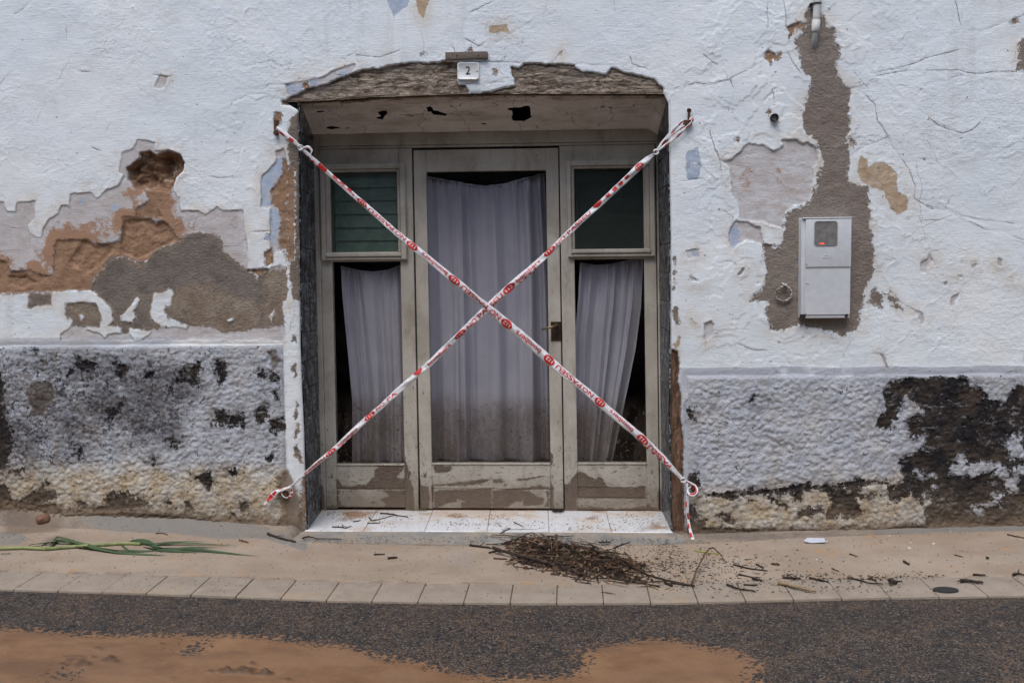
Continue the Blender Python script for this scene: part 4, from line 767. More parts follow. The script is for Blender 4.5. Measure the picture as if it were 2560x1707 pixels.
# sill timber under the leaves and the dark gap
m = MBD(); a, b_ = at_y((803, 1280), YD), at_y((1656, 1280), YD); m.box(a[0]-.02, b_[0]+.03, YD+.004, YD+.12, -.05, .024); part_loc(m.build('sill', mat_plain("ochre_wet_sill", (.33, .20, .11), .8, .5, 18, .004)))
# room behind
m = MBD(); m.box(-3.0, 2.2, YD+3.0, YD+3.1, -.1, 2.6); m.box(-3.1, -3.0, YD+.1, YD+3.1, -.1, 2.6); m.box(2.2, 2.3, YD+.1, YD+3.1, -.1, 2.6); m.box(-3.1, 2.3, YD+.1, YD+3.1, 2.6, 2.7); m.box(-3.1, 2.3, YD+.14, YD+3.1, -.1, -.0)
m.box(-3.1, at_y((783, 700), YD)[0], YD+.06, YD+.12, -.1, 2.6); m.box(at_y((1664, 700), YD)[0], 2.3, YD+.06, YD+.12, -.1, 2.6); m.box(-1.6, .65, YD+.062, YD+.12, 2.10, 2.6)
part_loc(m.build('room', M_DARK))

# ------------------------------------------------------------------ curtains
def mat_cloth():
    k = NT("lavender_grey_cloth"); z = k.xyz()[2]
    c = k.mix(k.ss(.3, .7, k.noise(3, 4, .6)), (.58, .57, .645), (.67, .655, .72))
    lo = k.ss(.74, .50, k.add(z, k.mul(k.sub(k.noise(6, 4, .6), .5), .12)))
    c = k.mix(k.mul(lo, k.add(.35, k.mul(k.noise(5, 4, .6, ax=(2, 1, .7)), .45))), c, (.30, .225, .165))
    c = k.mix(k.mul(k.ss(.45, .62, k.noise(7, 5, .65, ax=(2.2, 1, .5))), lo, .7), c, (.45, .42, .43))
    wv = k.noise(420, 2, .5)
    return k.bsdf(c, .95, k.mul(wv, .0006), spec=.1, **{"Sheen Weight": .15})
M_CLOTH = mat_cloth()
def curtain(label, top, left, right, y, folds, seed, amp):
    """top: (u,v) line, left and right: x of the edges against v"""
    nu, nv = 190, 70; rng = np.random.RandomState(seed)
    tx = np.array([p[0] for p in top], float); tv = np.array([p[1] for p in top], float); vb = 1164.
    s = np.linspace(0, 1, nu); co = np.zeros((nv, nu, 3))
    kn_ = int(folds*1.6)+3; ph = np.cumsum(np.interp(s, np.linspace(0, 1, kn_), .25+1.6*rng.rand(kn_)**1.3)); ph = ph/ph[-1]*folds*2*np.pi; am_ = np.interp(s, np.linspace(0, 1, kn_), .45+.75*rng.rand(kn_))
    ph2 = np.cumsum(np.interp(s, np.linspace(0, 1, kn_), .3+1.4*rng.rand(kn_))); ph2 = ph2/ph2[-1]*folds*.43*2*np.pi+1.3
    for j in range(nv):
        t = j/(nv-1)
        u_top = np.interp(s, np.linspace(0, 1, len(tx)), tx); v0 = np.interp(u_top, tx, tv)
        v = v0*(1-t)+vb*t
        uL = np.interp(v, [p[1] for p in left], [p[0] for p in left]); uR = np.interp(v, [p[1] for p in right], [p[0] for p in right]); u = uL+(uR-uL)*s
        gather = math.exp(-t/.05)
        q_ = np.sin(ph+.5*np.sin(t*3+seed)); d = am_*(1-2*np.abs(np.sin(.5*(ph+.6*np.sin(t*2.5+seed))))**1.5)*(.9-.45*t)*(1-.5*gather)+1.25*np.sin(ph2+t*1.1)*(.25+.75*t)*(1-gather) + .3*np.sin(ph*3.1)*gather + .4*np.sin(ph*.31+2) + .15*q_*np.sin(ph*1.7+3*t)
        for i in range(nu):
            p = at_y(dpx(u[i], v[i]), YD); co[j, i] = (p[0], y-amp*d[i], p[2])
    me = grid_mesh('curtain', co.reshape(-1, 3), quads(nu, nv)[:, ::-1]); o = new_obj('curtain', me, M_CLOTH)
    sm = o.modifiers.new("thick", 'SOLIDIFY'); sm.thickness = .0015
    o = tag(o, label, 'curtain', 'curtains behind the door glass')
    hm = MBD(); 
    pts = [co[0, i] + np.array([0, 0, .002]) for i in range(0, nu, 6)]
    hm.tube([tuple(p) for p in pts], .005, 6); h_ = hm.build('hem', M_CLOTH, o, smooth=True)
    return o
curtain("wide lavender grey curtain behind the glass of the centre door, muddy below", [(1069, 437), (1110, 446), (1160, 457), (1215, 463), (1270, 458), (1320, 445), (1368, 430)], [(1069, 430), (1069, 1170)], [(1366, 430), (1373, 700), (1373, 1170)], YD+.10, 8.5, 3, .034)
curtain("narrow curtain behind the left side light with its left edge pulled in", [(850, 664), (880, 674), (930, 679), (970, 674), (1004, 659)], [(850, 660), (853, 736), (866, 900), (873, 1003), (869, 1165)], [(1006, 650), (1007, 1170)], YD+.075, 5.5, 8, .022)
curtain("narrow curtain behind the right side light with its right edge swept inward", [(1452, 660), (1480, 667), (1530, 665), (1580, 656), (1612, 648)], [(1452, 655), (1446, 753), (1437, 841), (1436, 1170)], [(1613, 650), (1606, 771), (1591, 876), (1573, 959), (1530, 1152), (1526, 1165)], YD+.075, 5.5, 12, .023)

# ------------------------------------------------------------------ doorstep with six white tiles
def mat_white_tile():
    k = NT("white_glazed_floor_tile"); x, y, z = k.xyz(); c = (.80, .81, .83)
    n = k.noise(9, 5, .65); big = k.noise(3.3, 4, .6, w=(2.2, 0, 0)); grit = k.noise(95, 4, .65); g2 = k.noise(170, 3, .6)
    film = k.ss(.50, .72, k.add(big, k.mul(k.sub(n, .5), .7), k.ss(YW+.12, YD, y, 0, .12))); c = k.mix(k.mul(film, .6), c, (.52, .36, .22))
    clot = k.ss(.62, .68, k.add(k.noise(4.2, 3, .5, w=(.7, .3, 0)), k.mul(k.sub(grit, .5), .55))); c = k.mix(k.mul(clot, .9), c, (.34, .185, .095))
    spe = k.ss(.625, .66, k.add(g2, k.mul(k.sub(big, .5), .3))); c = k.mix(k.mul(spe, .8), c, (.22, .12, .07))
    return k.bsdf(c, k.add(.16, k.mul(film, .35), k.mul(clot, .4)), k.mul(clot, .002), spec=.5)
M_FT = mat_white_tile()
step = part_empty('doorstep')
def mat_conc(name, ca, cb, sand=None, sandamt=.5):
    k = NT(name); n = k.noise(6, 6, .65); c = k.mix(k.ss(.3, .7, n), ca, cb); c = k.mix(k.mul(k.ss(.6, .75, k.noise(90, 4, .6)), .5), c, tuple(x*.55 for x in ca))
    if sand: c = k.mix(k.mul(k.ss(.44, .58, k.noise(8, 5, .7, w=(4, 0, 1))), sandamt), c, sand)
    return k.bsdf(c, .9, k.add(k.mul(k.noise(120, 4, .6), .0016), k.mul(n, .002)), spec=.2)
M_STEP = mat_conc("grey_step_concrete", (.20, .19, .175), (.28, .27, .25), (.40, .31, .22), .45)
zt = .0215
fl_, fr_ = at_z((762, 1325), zt), at_z((1683, 1331), zt); bl_, br_ = at_y((803, 1276), YD), at_y((1656.5, 1278), YD)
joint_f = [762, 909, 1061.5, 1217.7, 1372.6, 1528.5, 1683]; joint_b = [803, 941.8, 1082, 1226, 1370, 1514.8, 1656.5]
YF = (fl_[1]+fr_[1])/2
for i in range(6):
    xf = [at_z((p, 1325+(p-762)*.0065), zt)[0] for p in joint_f[i:i+2]]; xb = [at_y((p, 1277), YD)[0] for p in joint_b[i:i+2]]; g = .0018
    m = MBD(); yb = YD+.002; q = [(xf[0]+g, YF), (xf[1]-g, YF), (xb[1]-g, yb), (xb[0]+g, yb)]; e = .0015
    cx, cy = sum(p[0] for p in q)/4, sum(p[1] for p in q)/4; up = random.Random(i).uniform(-.0006, .0006)
    top = [(p[0]+(cx-p[0])*.008, p[1]+(cy-p[1])*.006, zt+up) for p in q]; mid = [(p[0], p[1], zt-e) for p in q]; bot = [(p[0], p[1], zt-.012) for p in q]
    m.add(top+mid+bot, [(0, 1, 2, 3)]+[(4+j, 4+(j+1) % 4, (j+1) % 4, j) for j in range(4)]+[(8+j, 8+(j+1) % 4, 4+(j+1) % 4, 4+j) for j in range(4)])
    hchild('floor_tile', m, M_FT, step)
m = MBD(); n = 40; xs_ = np.linspace(fl_[0]-.004, fr_[0]+.004, n); v = []
for i, x in enumerate(xs_):
    w = .010*math.sin(i*1.7)+.008*math.sin(i*.6)
    v += [(x, YD+.02, zt-.0035), (x, YF-.003, zt-.0035), (x, YF-.010, zt-.012), (x, YF-.145+w*.3, zg(x)-.006), (x, YF-.20, zg(x)-.06)]
# flare both ends of the sloping front
for j in (2, 3, 4): v[j] = (v[j][0]-.03*(j-1), v[j][1], v[j][2]); v[(n-1)*5+j] = (v[(n-1)*5+j][0]+.05*(j-1), v[(n-1)*5+j][1], v[(n-1)*5+j][2])
m.add(v, [(i*5+j, i*5+j+1, (i+1)*5+j+1, (i+1)*5+j) for i in range(n-1) for j in range(4)])
hchild('concrete_bed', m, M_STEP, step)
# ------------------------------------------------------------------ ground: pavement, kerb, road
YKF, YKB = 4.112, 4.357
def slab_line(x): return np.interp(x, [-3.2, -2.58, -1.86, -1.37, -.57, .54, 1.28, 1.89, 2.32], [5.13, 5.115, 5.05, 4.99, 4.965, 4.985, 5.05, 5.09, 5.11])
def pixpoly(reg, pts, z=0.0): return np.array([at_z(p, z)[:2] for p in Z(reg, pts)])
def mat_pave():
    k = NT("sandy_concrete_pavement"); fl = k.attr('fillet'); ce = k.attr('cement')
    n = k.noise(3.2, 5, .6); f = k.noise(130, 4, .65); m = k.noise(26, 5, .65)
    c = k.mix(k.ss(.3, .7, n), (.315, .245, .182), (.395, .315, .245)); c = k.mix(k.mul(k.ss(.46, .66, k.noise(1.9, 6, .68, ax=(.6, 1.5, 1), w=(5, 1, 0))), .5), c, (.30, .215, .15))
    c = k.mix(k.mul(k.ss(.5, .7, m), .35), c, (.36, .27, .19))
    c = k.mix(k.ss(.62, .70, k.add(k.noise(7, 4, .6, w=(2, 5, 0)), k.mul(k.sub(f, .5), .35))), c, (.42, .26, .15))
    pat = k.ss(.60, .68, k.add(k.noise(2.4, 3, .5, w=(0, 3, 0)), k.mul(k.sub(m, .5), .3))); c = k.mix(k.mul(pat, .45), c, (.33, .28, .235))
    gr = k.ss(.66, .71, k.noise(210, 3, .55)); c = k.mix(k.mul(gr, .75), c, (.17, .10, .065))
    gr2 = k.ss(.69, .73, k.noise(170, 3, .55, w=(3, 3, 3))); c = k.mix(gr2, c, (.62, .54, .45))
    old = k.mix(k.ss(.35, .65, k.noise(6, 5, .7)), (.21, .175, .145), (.32, .26, .20)); old = k.mix(k.ss(.58, .66, f), old, (.45, .35, .26)); old = k.mix(k.ss(.62, .7, k.noise(100, 4, .6, w=(1, 1, 0))), old, (.12, .095, .075))
    e = k.add(fl, k.mul(k.sub(m, .5), .012), k.mul(k.sub(f, .5), .006)); mk = k.ss(-.003, .003, e)
    c = k.mix(k.mul(k.ss(.006, .0, k.math('ABSOLUTE', e)), k.ss(.4, .55, m), .6), c, (.17, .12, .085))
    c = k.mix(mk, c, old)
    cm = k.ss(-.004, .004, k.add(ce, k.mul(k.sub(m, .5), .02))); c = k.mix(k.mul(cm, k.ss(.3, .5, k.noise(14, 5, .7))), c, (.245, .225, .20))
    yy_ = k.xyz()[1]; jd = k.mul(k.ss(YKB+.035, YKB+.002, k.add(yy_, k.mul(k.sub(m, .5), .05))), k.ss(.42, .58, k.noise(9, 5, .7, w=(3, 0, 0)))); c = k.mix(k.mul(jd, .7), c, (.20, .14, .10))
    wet = k.ss(.0, .05, k.attr('damp')); c = k.mix(k.mul(wet, .6), c, (.16, .115, .085))
    h = k.add(k.mul(f, .0022), k.mul(m, .0018), k.mul(gr, .0015), k.mul(mk, k.add(k.mul(k.noise(60, 5, .7), .008), -.002)))
    return k.bsdf(c, .9, h, spec=.2)
M_PAVE = mat_pave()
cem_g = [pixpoly(G1, [(480,180),(560,150),(700,120),(950,110),(1100,150),(1300,180),(1700,200),(2030,240),(2100,240),(2100,330),(1800,250),(1500,265),(1200,235),(800,230),(550,200)], .05), pixpoly(G3, [(1330,240),(1700,215),(2352,205),(2500,260),(1800,260),(1350,260)], .04), pixpoly(G1, [(0,270),(140,285),(200,310),(120,360),(0,360)], .03)]
damp_g = [pixpoly(G1, [(0,110),(450,130),(420,180),(0,210)], .1)]
def pavement():
    def grid(x0, x1, step):
        nx = int((x1-x0)/step)+1; xs = np.linspace(x0, x1, nx)
        t = np.linspace(0, 1, 64) if step > .02 else np.linspace(0, 1, 150)
        X, T = np.meshgrid(xs, t); Y = YKB-.002+T*(YW+.03-YKB)
        s = slab_line(X); wv = .006*fbm(X, Y, .15, 3, 51)
        fl = Y-(s+wv); rise = base_z(X)-zg(X)
        Zz = zg(X)+.0025*fbm(X, Y, .4, 3, 52)+.0008*fbm(X, Y, .05, 2, 53)
        tt = np.clip((Y-s)/(YW-s+.001), 0, 1.2)
        door = sstep(-1.50, -1.42, X)*sstep(.60, .52, X)
        Zz = Zz + (1-door)*np.clip(rise, .0, 1)*tt**1.4 + sstep(-.004, .004, fl)*.004*fbm(X, Y, .05, 3, 54)
        Zz = Zz - door*sstep(YW-.21, YW-.1, Y)*.03
        Zz = Zz - .008*np.exp(-((Y-YKB)/.012)**2)*(.5+.5*gnoise(X/.08, X*0, 4))
        return X, Y, Zz, np.clip(fl, -.1, .1)
    for x0, x1, st in ((-3.3, 2.6, .008), (-9, -3.3, .04), (2.6, 9, .04)):
        X, Y, Zz, fl = grid(x0, x1, st)
        ce = union_sdf(X, Y, cem_g); da = union_sdf(X, Y, damp_g)
        me = grid_mesh('pavement', np.stack([X, Y, Zz], -1).reshape(-1, 3), quads(X.shape[1], X.shape[0]), {'fillet': fl.ravel(), 'cement': ce.ravel(), 'damp': da.ravel()})
        tag(new_obj('pavement', me, M_PAVE), kind='structure', label="sandy concrete pavement between the house wall and the kerb")
pavement()
def mat_kerb():
    k = NT("kerb_stone_concrete"); r = k.rand(); n = k.noise(9, 5, .65); f = k.noise(150, 4, .65)
    c = k.mix(k.ss(.3, .7, n), (.275, .225, .175), (.355, .295, .235)); c = k.mix(k.mul(r, .35), c, (.33, .275, .22))
    c = k.mix(k.mul(k.ss(.52, .68, k.noise(4, 5, .65, w=(1, 0, 3))), .55), c, (.40, .29, .19))
    c = k.mix(k.mul(k.ss(.64, .7, f), .8), c, (.15, .115, .09)); c = k.mix(k.mul(k.ss(.66, .72, k.noise(120, 3, .6, w=(5, 5, 5))), .7), c, (.52, .46, .39))
    return k.bsdf(c, .9, k.add(k.mul(f, .002), k.mul(n, .0015)), spec=.2)
M_KERB = mat_kerb()
kerb = tag(bpy.data.objects.new('kerb', None), kind='structure', label="row of flat square concrete kerb stones along the road edge"); COL.objects.link(kerb)
joints = [-3.4+.1965*i for i in range(-6, 40)]
off = at_y((1275.0, 1480), YKF)[0]; off = (off-joints[0]) % .1965
rng = random.Random(4)
for i in range(len(joints)-1):
    x0, x1 = joints[i]+off+.0021, joints[i+1]+off-.0021
    if x0 > 3.2: break
    z0, z1 = zg(x0)+rng.uniform(-.0015, .0015), zg(x1)+rng.uniform(-.0015, .0015); tw = rng.uniform(-.001, .001)
    m = MBD(); y0, y1 = YKF+rng.uniform(-.0015, .0015), YKB-.004+rng.uniform(-.001, .001)
    c1 = rng.choice([0, 0, 0, .012])
    m.add([(x0, y0, z0-.1), (x1, y0, z1-.1), (x1, y1, z1-.1), (x0, y1, z0-.1), (x0, y0, z0-.004), (x1, y0, z1-.004), (x1, y1, z1+tw), (x0, y1, z0+tw)], [(0,3,2,1),(4,5,6,7),(0,1,5,4),(1,2,6,5),(2,3,7,6),(3,0,4,7)])
    m.build('kerb_stone', M_KERB, kerb, bevel=.0025+rng.random()*.0015, seg=2)
for xa, xb in ((-9, joints[0]+off), (3.3, 9)):
    m = MBD(); m.box(xa, xb, YKF, YKB-.004, -.1, .07); m.build('kerb_stone', M_KERB, kerb)
m = MBD(); xs_ = np.linspace(-9, 9, 80); v = []
for x in xs_: v += [(x, YKF+.01, zg(x)-.007), (x, YKB+.01, zg(x)-.007)]
m.add(v, [(2*i, 2*i+2, 2*i+3, 2*i+1) for i in range(79)]); m.build('kerb_bed', mat_plain("sandy_joint_fill", (.17, .115, .075), bump=.004), kerb)

mudp = [pixpoly(G1, [(-500,960),(0,945),(300,965),(700,988),(1000,975),(1300,958),(1700,958),(2000,988),(2352,1015),(2552,1062),(2552,1500),(-500,1500)]), pixpoly(G2, [(-200,990),(200,1062),(300,1085),(500,1135),(700,1172),(1000,1222),(1200,1228),(1400,1230),(1560,1205),(1640,1170),(1660,1060),(1720,1020),(1900,985),(2200,975),(2352,1000),(2660,1060),(2800,1140),(2770,1290),(2600,1500),(-200,1500)])]
clumps = [(G1, [(400,1195),(480,1175),(640,1185),(640,1205),(560,1210)], .016), (G1, [(690,1160),(740,1135),(810,1140),(815,1160),(740,1175)], .02), (G1, [(1420,1212),(1560,1190),(1700,1180),(1880,1205),(1850,1228),(1650,1222),(1500,1222)], .02), (G1, [(1700,1150),(1740,1135),(1765,1160),(1720,1165)], .014), (G1, [(1900,1250),(1960,1230),(2000,1255),(1950,1262)], .012), (G1, [(420,1140),(560,1120),(660,1130),(660,1180),(450,1180)], .009), (G1, [(1090,1030),(1110,1015),(1130,1035),(1100,1045)], .010), (G1, [(1420,1020),(1455,1012),(1455,1035),(1425,1035)], .012), (G1, [(600,1070),(690,1065),(705,1085),(670,1095)], .010), (G1, [(1080,1075),(1200,1045),(1210,1055),(1100,1082)], .008), (G1, [(1150,1260),(1190,1250),(1200,1277),(1150,1277)], .010), (G1, [(250,1262),(280,1258),(275,1277)], .010)]
bare = [(G1, [(1260,1040),(1380,1015),(1370,1060),(1290,1075)]), (G1, [(390,1240),(480,1240),(470,1258),(400,1258)])]
def mat_road():
    k = NT("muddy_asphalt"); a = k.attr('mud'); d = k.attr('density')
    v = k.voro(150, 'F1', rnd=1); vb = k.voro(55, 'F1', rnd=1); vc = k.xyz(k.voro(150, 'F1', out="Color"))[0]
    f = k.noise(240, 3, .6); m = k.noise(34, 5, .68); n = k.noise(5, 4, .6)
    agg = k.mix(k.ss(.2, .8, vc), (.020, .018, .018), (.060, .051, .045)); v2 = k.xyz(k.voro(38, 'F1', out='Color'))[1]; agg = k.mix(k.ss(.78, .84, v2), agg, (.018, .018, .022)); agg = k.mix(k.ss(.86, .92, vc), agg, (.17, .145, .125)); agg = k.mix(k.ss(.63, .7, f), agg, (.15, .125, .105))
    mud = k.mix(k.ss(.3, .7, n), (.205, .108, .054), (.285, .158, .080)); mud = k.mix(k.mul(k.ss(.45, .7, k.noise(2.5, 5, .65)), .5), mud, (.165, .095, .058)); mud = k.mix(k.mul(k.ss(.63, .72, f), .4), mud, (.40, .27, .18))
    mud = k.mix(k.mul(k.ss(.001, .010, k.attr('clump')), .75), mud, (.085, .048, .030)); mud = k.mix(k.mul(k.ss(.48, .66, k.noise(3.6, 6, .7, ax=(.5, 1.4, 1), w=(7, 0, 0))), .5), mud, (.13, .072, .043)); mud = k.mix(k.mul(k.ss(.66, .72, k.noise(90, 4, .65, w=(2, 2, 0))), .7), mud, (.07, .045, .032))
    fill = k.mix(k.ss(.3, .7, n), (.098, .066, .045), (.150, .097, .062))
    # grit between the stones, thicker towards the mud
    gap = k.ss(-.03, .03, k.sub(k.add(k.mul(v, 1.0), k.mul(k.sub(m, .5), .9), k.mul(k.sub(n, .5), .35)), k.sub(.60, k.mul(d, .50))))
    c = k.mix(k.mul(gap, .9), agg, fill)
    mk = k.ss(-.012, .018, k.add(k.mul(a, 1.0), k.mul(k.sub(v, .42), .06), k.mul(k.sub(vb, .45), .15), k.mul(k.sub(m, .5), .16)))
    c = k.mix(mk, c, mud)
    h = k.add(k.mul(k.inv(mk), k.mul(k.inv(gap), .003)), k.mul(f, .0012), k.mul(mk, k.mul(m, .0025)))
    rough = k.add(.72, k.mul(mk, k.add(-.30, k.mul(k.ss(.35, .6, n), .26))))
    return k.bsdf(c, rough, h, spec=.3)
M_ROAD = mat_road()
def road():
    for x0, x1, y0, y1, st in ((-3.2, 2.6, 2.95, YKF+.004, .0075), (-9, -3.2, 2.95, YKF+.004, .05), (2.6, 9, 2.95, YKF+.004, .05)):
        nx = int((x1-x0)/st)+1; ny = int((y1-y0)/st)+1; X, Y = np.meshgrid(np.linspace(x0, x1, nx), np.linspace(y0, y1, ny))
        wx = X+.02*fbm(X, Y, .15, 3, 81); wy = Y+.035*fbm(X, Y, .2, 4, 82)
        mu = union_sdf(wx, wy, mudp); mu = np.where((Y < 3.36) & (X < .9) & (mu > -.05), np.maximum(mu, mu), mu)
        ba = union_sdf(wx, wy, [pixpoly(r, p) for r, p in bare]); mu = np.minimum(mu, -ba-.01*(ba > -.08))
        Zz = zg(X)-.014+.0015*fbm(X, Y, .3, 3, 83); Zz = Zz+sstep(-.01, .05, mu)*(.006+.006*fbm(X, Y, .14, 4, 84)+.0018*fbm(X, Y, .03, 3, 85))
        cl = np.zeros_like(X)
        for r, p, hh in clumps: cl = np.maximum(cl, sstep(-.010, .008, poly_sdf(X+.015*fbm(X, Y, .05, 3, 86), Y+.012*fbm(X, Y, .05, 3, 87), pixpoly(r, p)))*hh*.75*(.6+2.0*fbm(X, Y, .035, 4, 88)+.35*knobs(X+.01*fbm(X, Y, .03, 2, 96), Y, .013, 94)))
        Zz = Zz+cl
        md = np.full(X.shape, -1.)                     # distance to mud, wide: how much grit fills the asphalt
        far = union_sdf(wx/4, wy/4, [p/4 for p in mudp])*4; den = sstep(-.34, .02, far+.10*fbm(X, Y, .25, 3, 97))*.75 + .35*sstep(.25, .75, .5+.9*fbm(X, Y, .7, 4, 89)) - .12*sstep(3.9, 4.1, Y) + .35*sstep(3.75, 3.3, Y)
        me = grid_mesh('road', np.stack([X, Y, Zz], -1).reshape(-1, 3), quads(nx, ny), {'mud': mu.ravel(), 'clump': cl.ravel(), 'density': np.clip(den, 0, 1).ravel()})
        tag(new_obj('road', me, M_ROAD), kind='structure', label="dark asphalt road with brown flood mud along its near side")
    m = MBD(); m.add([(-60, -60, -.02), (60, -60, -.02), (60, 2.96, -.02), (-60, 2.96, -.02)], [(0, 1, 2, 3)]); m.add([(-60, 2.96, -.03), (60, 2.96, -.03), (60, 60, -.03), (-60, 60, -.03)], [(0, 1, 2, 3)])
    o = m.build('ground', None); o.data.materials.append(M_ROAD)
    for an, vv in (('mud', -.05), ('clump', 0), ('density', .4)):
        at = o.data.attributes.new(an, 'FLOAT', 'POINT'); at.data.foreach_set("value", [vv]*8)
    tag(o, kind='structure', label="wet asphalt street running on past the frame")
road()

# ------------------------------------------------------------------ things fixed to the wall
def fp(reg, x, y, yy=YW):
    p = at_y(Z(reg, [(x, y)])[0], yy); return p
M_METER = mat_plain("grey_meter_plastic", (.64, .655, .675), .45, .08, 30, .0004, .4)
M_METER_L = M_METER
def meter():
    a = fp(MB_, 155, 1375); c = fp(MB_, 752, 200); x0, x1, z0, z1 = a[0], c[0], a[2], c[2]; F = YW-.060
    t = thing('meter_box', "pale grey electricity meter box with dark window on a cement patch", 'meter box', ((x0+x1)/2, YW, z0))
    def put(m, name, mat, par=None, **kw):
        o = m.build(name, mat, None, **kw); o.parent = par or t
        o.matrix_parent_inverse = Matrix.Translation(t.location).inverted() if par is None else Matrix.Identity(4); return o
    # housing: bevelled box with cut lower corners
    m = MBD(); ch = .022
    yb, yf = YW+.02, F+.006; zl = z0+.012
    m.add([(x0, yb, z0+.008), (x1, yb, z0+.008), (x1, yb, z1), (x0, yb, z1), (x0+.006, yf, z0+.006), (x1-.006, yf, z0+.006), (x1-.004, yf, z1-.004), (x0+.004, yf, z1-.004)], [(0,3,2,1)[::-1],(4,5,6,7),(0,1,5,4),(1,2,6,5),(2,3,7,6),(3,0,4,7)])
    put(m, 'housing', M_METER, bevel=.006, seg=3)
    ux0 = fp(MB_, 222, 0)[0]; uz0 = fp(MB_, 450, 775)[2]; uz1 = z1-.010
    # frame lip along the top and the left
    m = MBD(); m.box(x0+.006, x1-.004, F-.006, F+.008, z1-.0085, z1-.002); put(m, 'hood', M_METER, bevel=.002)
    wx0, wx1 = fp(MB_, 350, 0, F)[0], fp(MB_, 618, 0, F)[0]; wz0, wz1 = fp(MB_, 480, 528, F)[2], fp(MB_, 480, 243, F)[2]
    wx0 -= 0; 
    def rr(xa, xb, za, zb, r, n=6):
        pts = []
        for cx, cz, s in ((xb-r, zb-r, 0), (xa+r, zb-r, 1), (xa+r, za+r, 2), (xb-r, za+r, 3)):
            for i in range(n+1): q = (s+i/n)*math.pi/2; pts.append((cx+r*math.cos(q), cz+r*math.sin(q)))
        return pts
    # upper lid
    m = MBD(); m.box(ux0, x1-.005, F-.004, F+.006, uz0, uz1); lid = put(m, 'lid', M_METER, bevel=.0022)
    o_ = rr(wx0, wx1, wz0, wz1, .014); i_ = rr(wx0+.0045, wx1-.0045, wz0+.0045, wz1-.0045, .011); n = len(o_)
    m = MBD(); m.add([(p[0], F-.0045, p[1]) for p in o_]+[(p[0]*.999+.001*(wx0+wx1)/2, F-.0075, p[1]) for p in o_]+[(p[0], F-.0075, p[1]) for p in i_]+[(p[0], F-.0055, p[1]) for p in i_],
        [(j, (j+1) % n, n+(j+1) % n, n+j) for j in range(n)]+[(n+j, n+(j+1) % n, 2*n+(j+1) % n, 2*n+j) for j in range(n)]+[(2*n+j, 2*n+(j+1) % n, 3*n+(j+1) % n, 3*n+j) for j in range(n)])
    put(m, 'window_rim', mat_plain("grey_rubber_rim", (.30, .30, .29), .6, .3, 50, 0))
    m = MBD(); m.add([(p[0], F-.0056, p[1]) for p in i_], [tuple(range(n))])
    k = NT("dusty_meter_window"); c = k.mix(k.ss(.3, .7, k.noise(30, 5, .7)), (.15, .14, .135), (.25, .24, .225)); k.bsdf(c, .35, None, spec=.5); put(m, 'window', k.m)
    # small red lamp glowing in the window's lower left
    lx0, lx1 = fp(MB_, 405, 0, F)[0], fp(MB_, 468, 0, F)[0]; lz0, lz1 = fp(MB_, 0, 517, F)[2], fp(MB_, 0, 499, F)[2]
    m = MBD(); m.add([(lx0, F-.0062, lz1-.002), (lx0+.004, F-.0062, lz0+.0005), (lx1, F-.0062, lz0), (lx1-.001, F-.0062, lz0+.004), (lx1-.006, F-.0062, lz1), (lx0+.009, F-.0062, lz1-.0025)], [(0, 1, 2, 3, 4, 5)])
    k = NT("red_meter_lamp"); e = k.n("ShaderNodeEmission"); e.inputs[0].default_value = (1, .10, .06, 1); e.inputs[1].default_value = 1.1; k.t.links.new(e.outputs[0], k.out.inputs[0]); put(m, 'lamp', k.m)
    # slanting embossed emblem, small raised pip
    e = [fp(MB_, *p, F) for p in ((442, 668), (525, 668), (535, 636), (453, 636))]; r = [fp(MB_, *p, F) for p in ((460, 661), (512, 661), (518, 643), (466, 643))]
    m = MBD(); m.add([(p[0], F-.0038, p[2]) for p in e]+[(p[0], F-.0058, p[2]) for p in e]+[(p[0], F-.0058, p[2]) for p in r]+[(p[0], F-.0038, p[2]) for p in r], [(j, (j+1) % 4, 4+(j+1) % 4, 4+j) for j in range(4)]+[(4+j, 4+(j+1) % 4, 8+(j+1) % 4, 8+j) for j in range(4)]+[(8+j, 8+(j+1) % 4, 12+(j+1) % 4, 12+j) for j in range(4)])
    put(m, 'emblem', M_METER)
    p = fp(MB_, 257, 745, F); m = MBD(); m.box(p[0]-.003, p[0]+.003, F-.0055, F-.003, p[2]-.003, p[2]+.003); put(m, 'screw', mat_plain("dull_screw", (.25, .25, .25), .5))
    # lower cover with fine vertical ribs
    cz0, cz1 = z0+.026, uz0+.002; nr = 56; xa, xb = ux0-.001, x1-.007; m = MBD(); v = []
    for i in range(nr*2+1):
        x = xa+(xb-xa)*i/(nr*2); y = F+.0015-(.0012 if i % 2 else 0); v += [(x, y, cz0), (x, y, cz1)]
    m.add(v, [(2*i, 2*i+2, 2*i+3, 2*i+1) for i in range(nr*2)]); w = len(m.v)
    m.add([(xa, F+.0015, cz0), (xb, F+.0015, cz0), (xb, F+.012, cz0-.004), (xa, F+.012, cz0-.004)], [(0, 1, 2, 3)][::-1])
    put(m, 'ribbed_cover', M_METER)
    zl_ = fp(MB_, 0, 972, F)[2]; m = MBD()
    for i in range(7): m.box(xa+.002+i*.0027, xa+.0036+i*.0027, F-.0003, F+.001, zl_-.0015, zl_+.0015)
    put(m, 'seam_mark', mat_plain("dark_seam", (.10, .10, .10)))
    dk = mat_plain("dark_screw_recess", (.03, .028, .025))
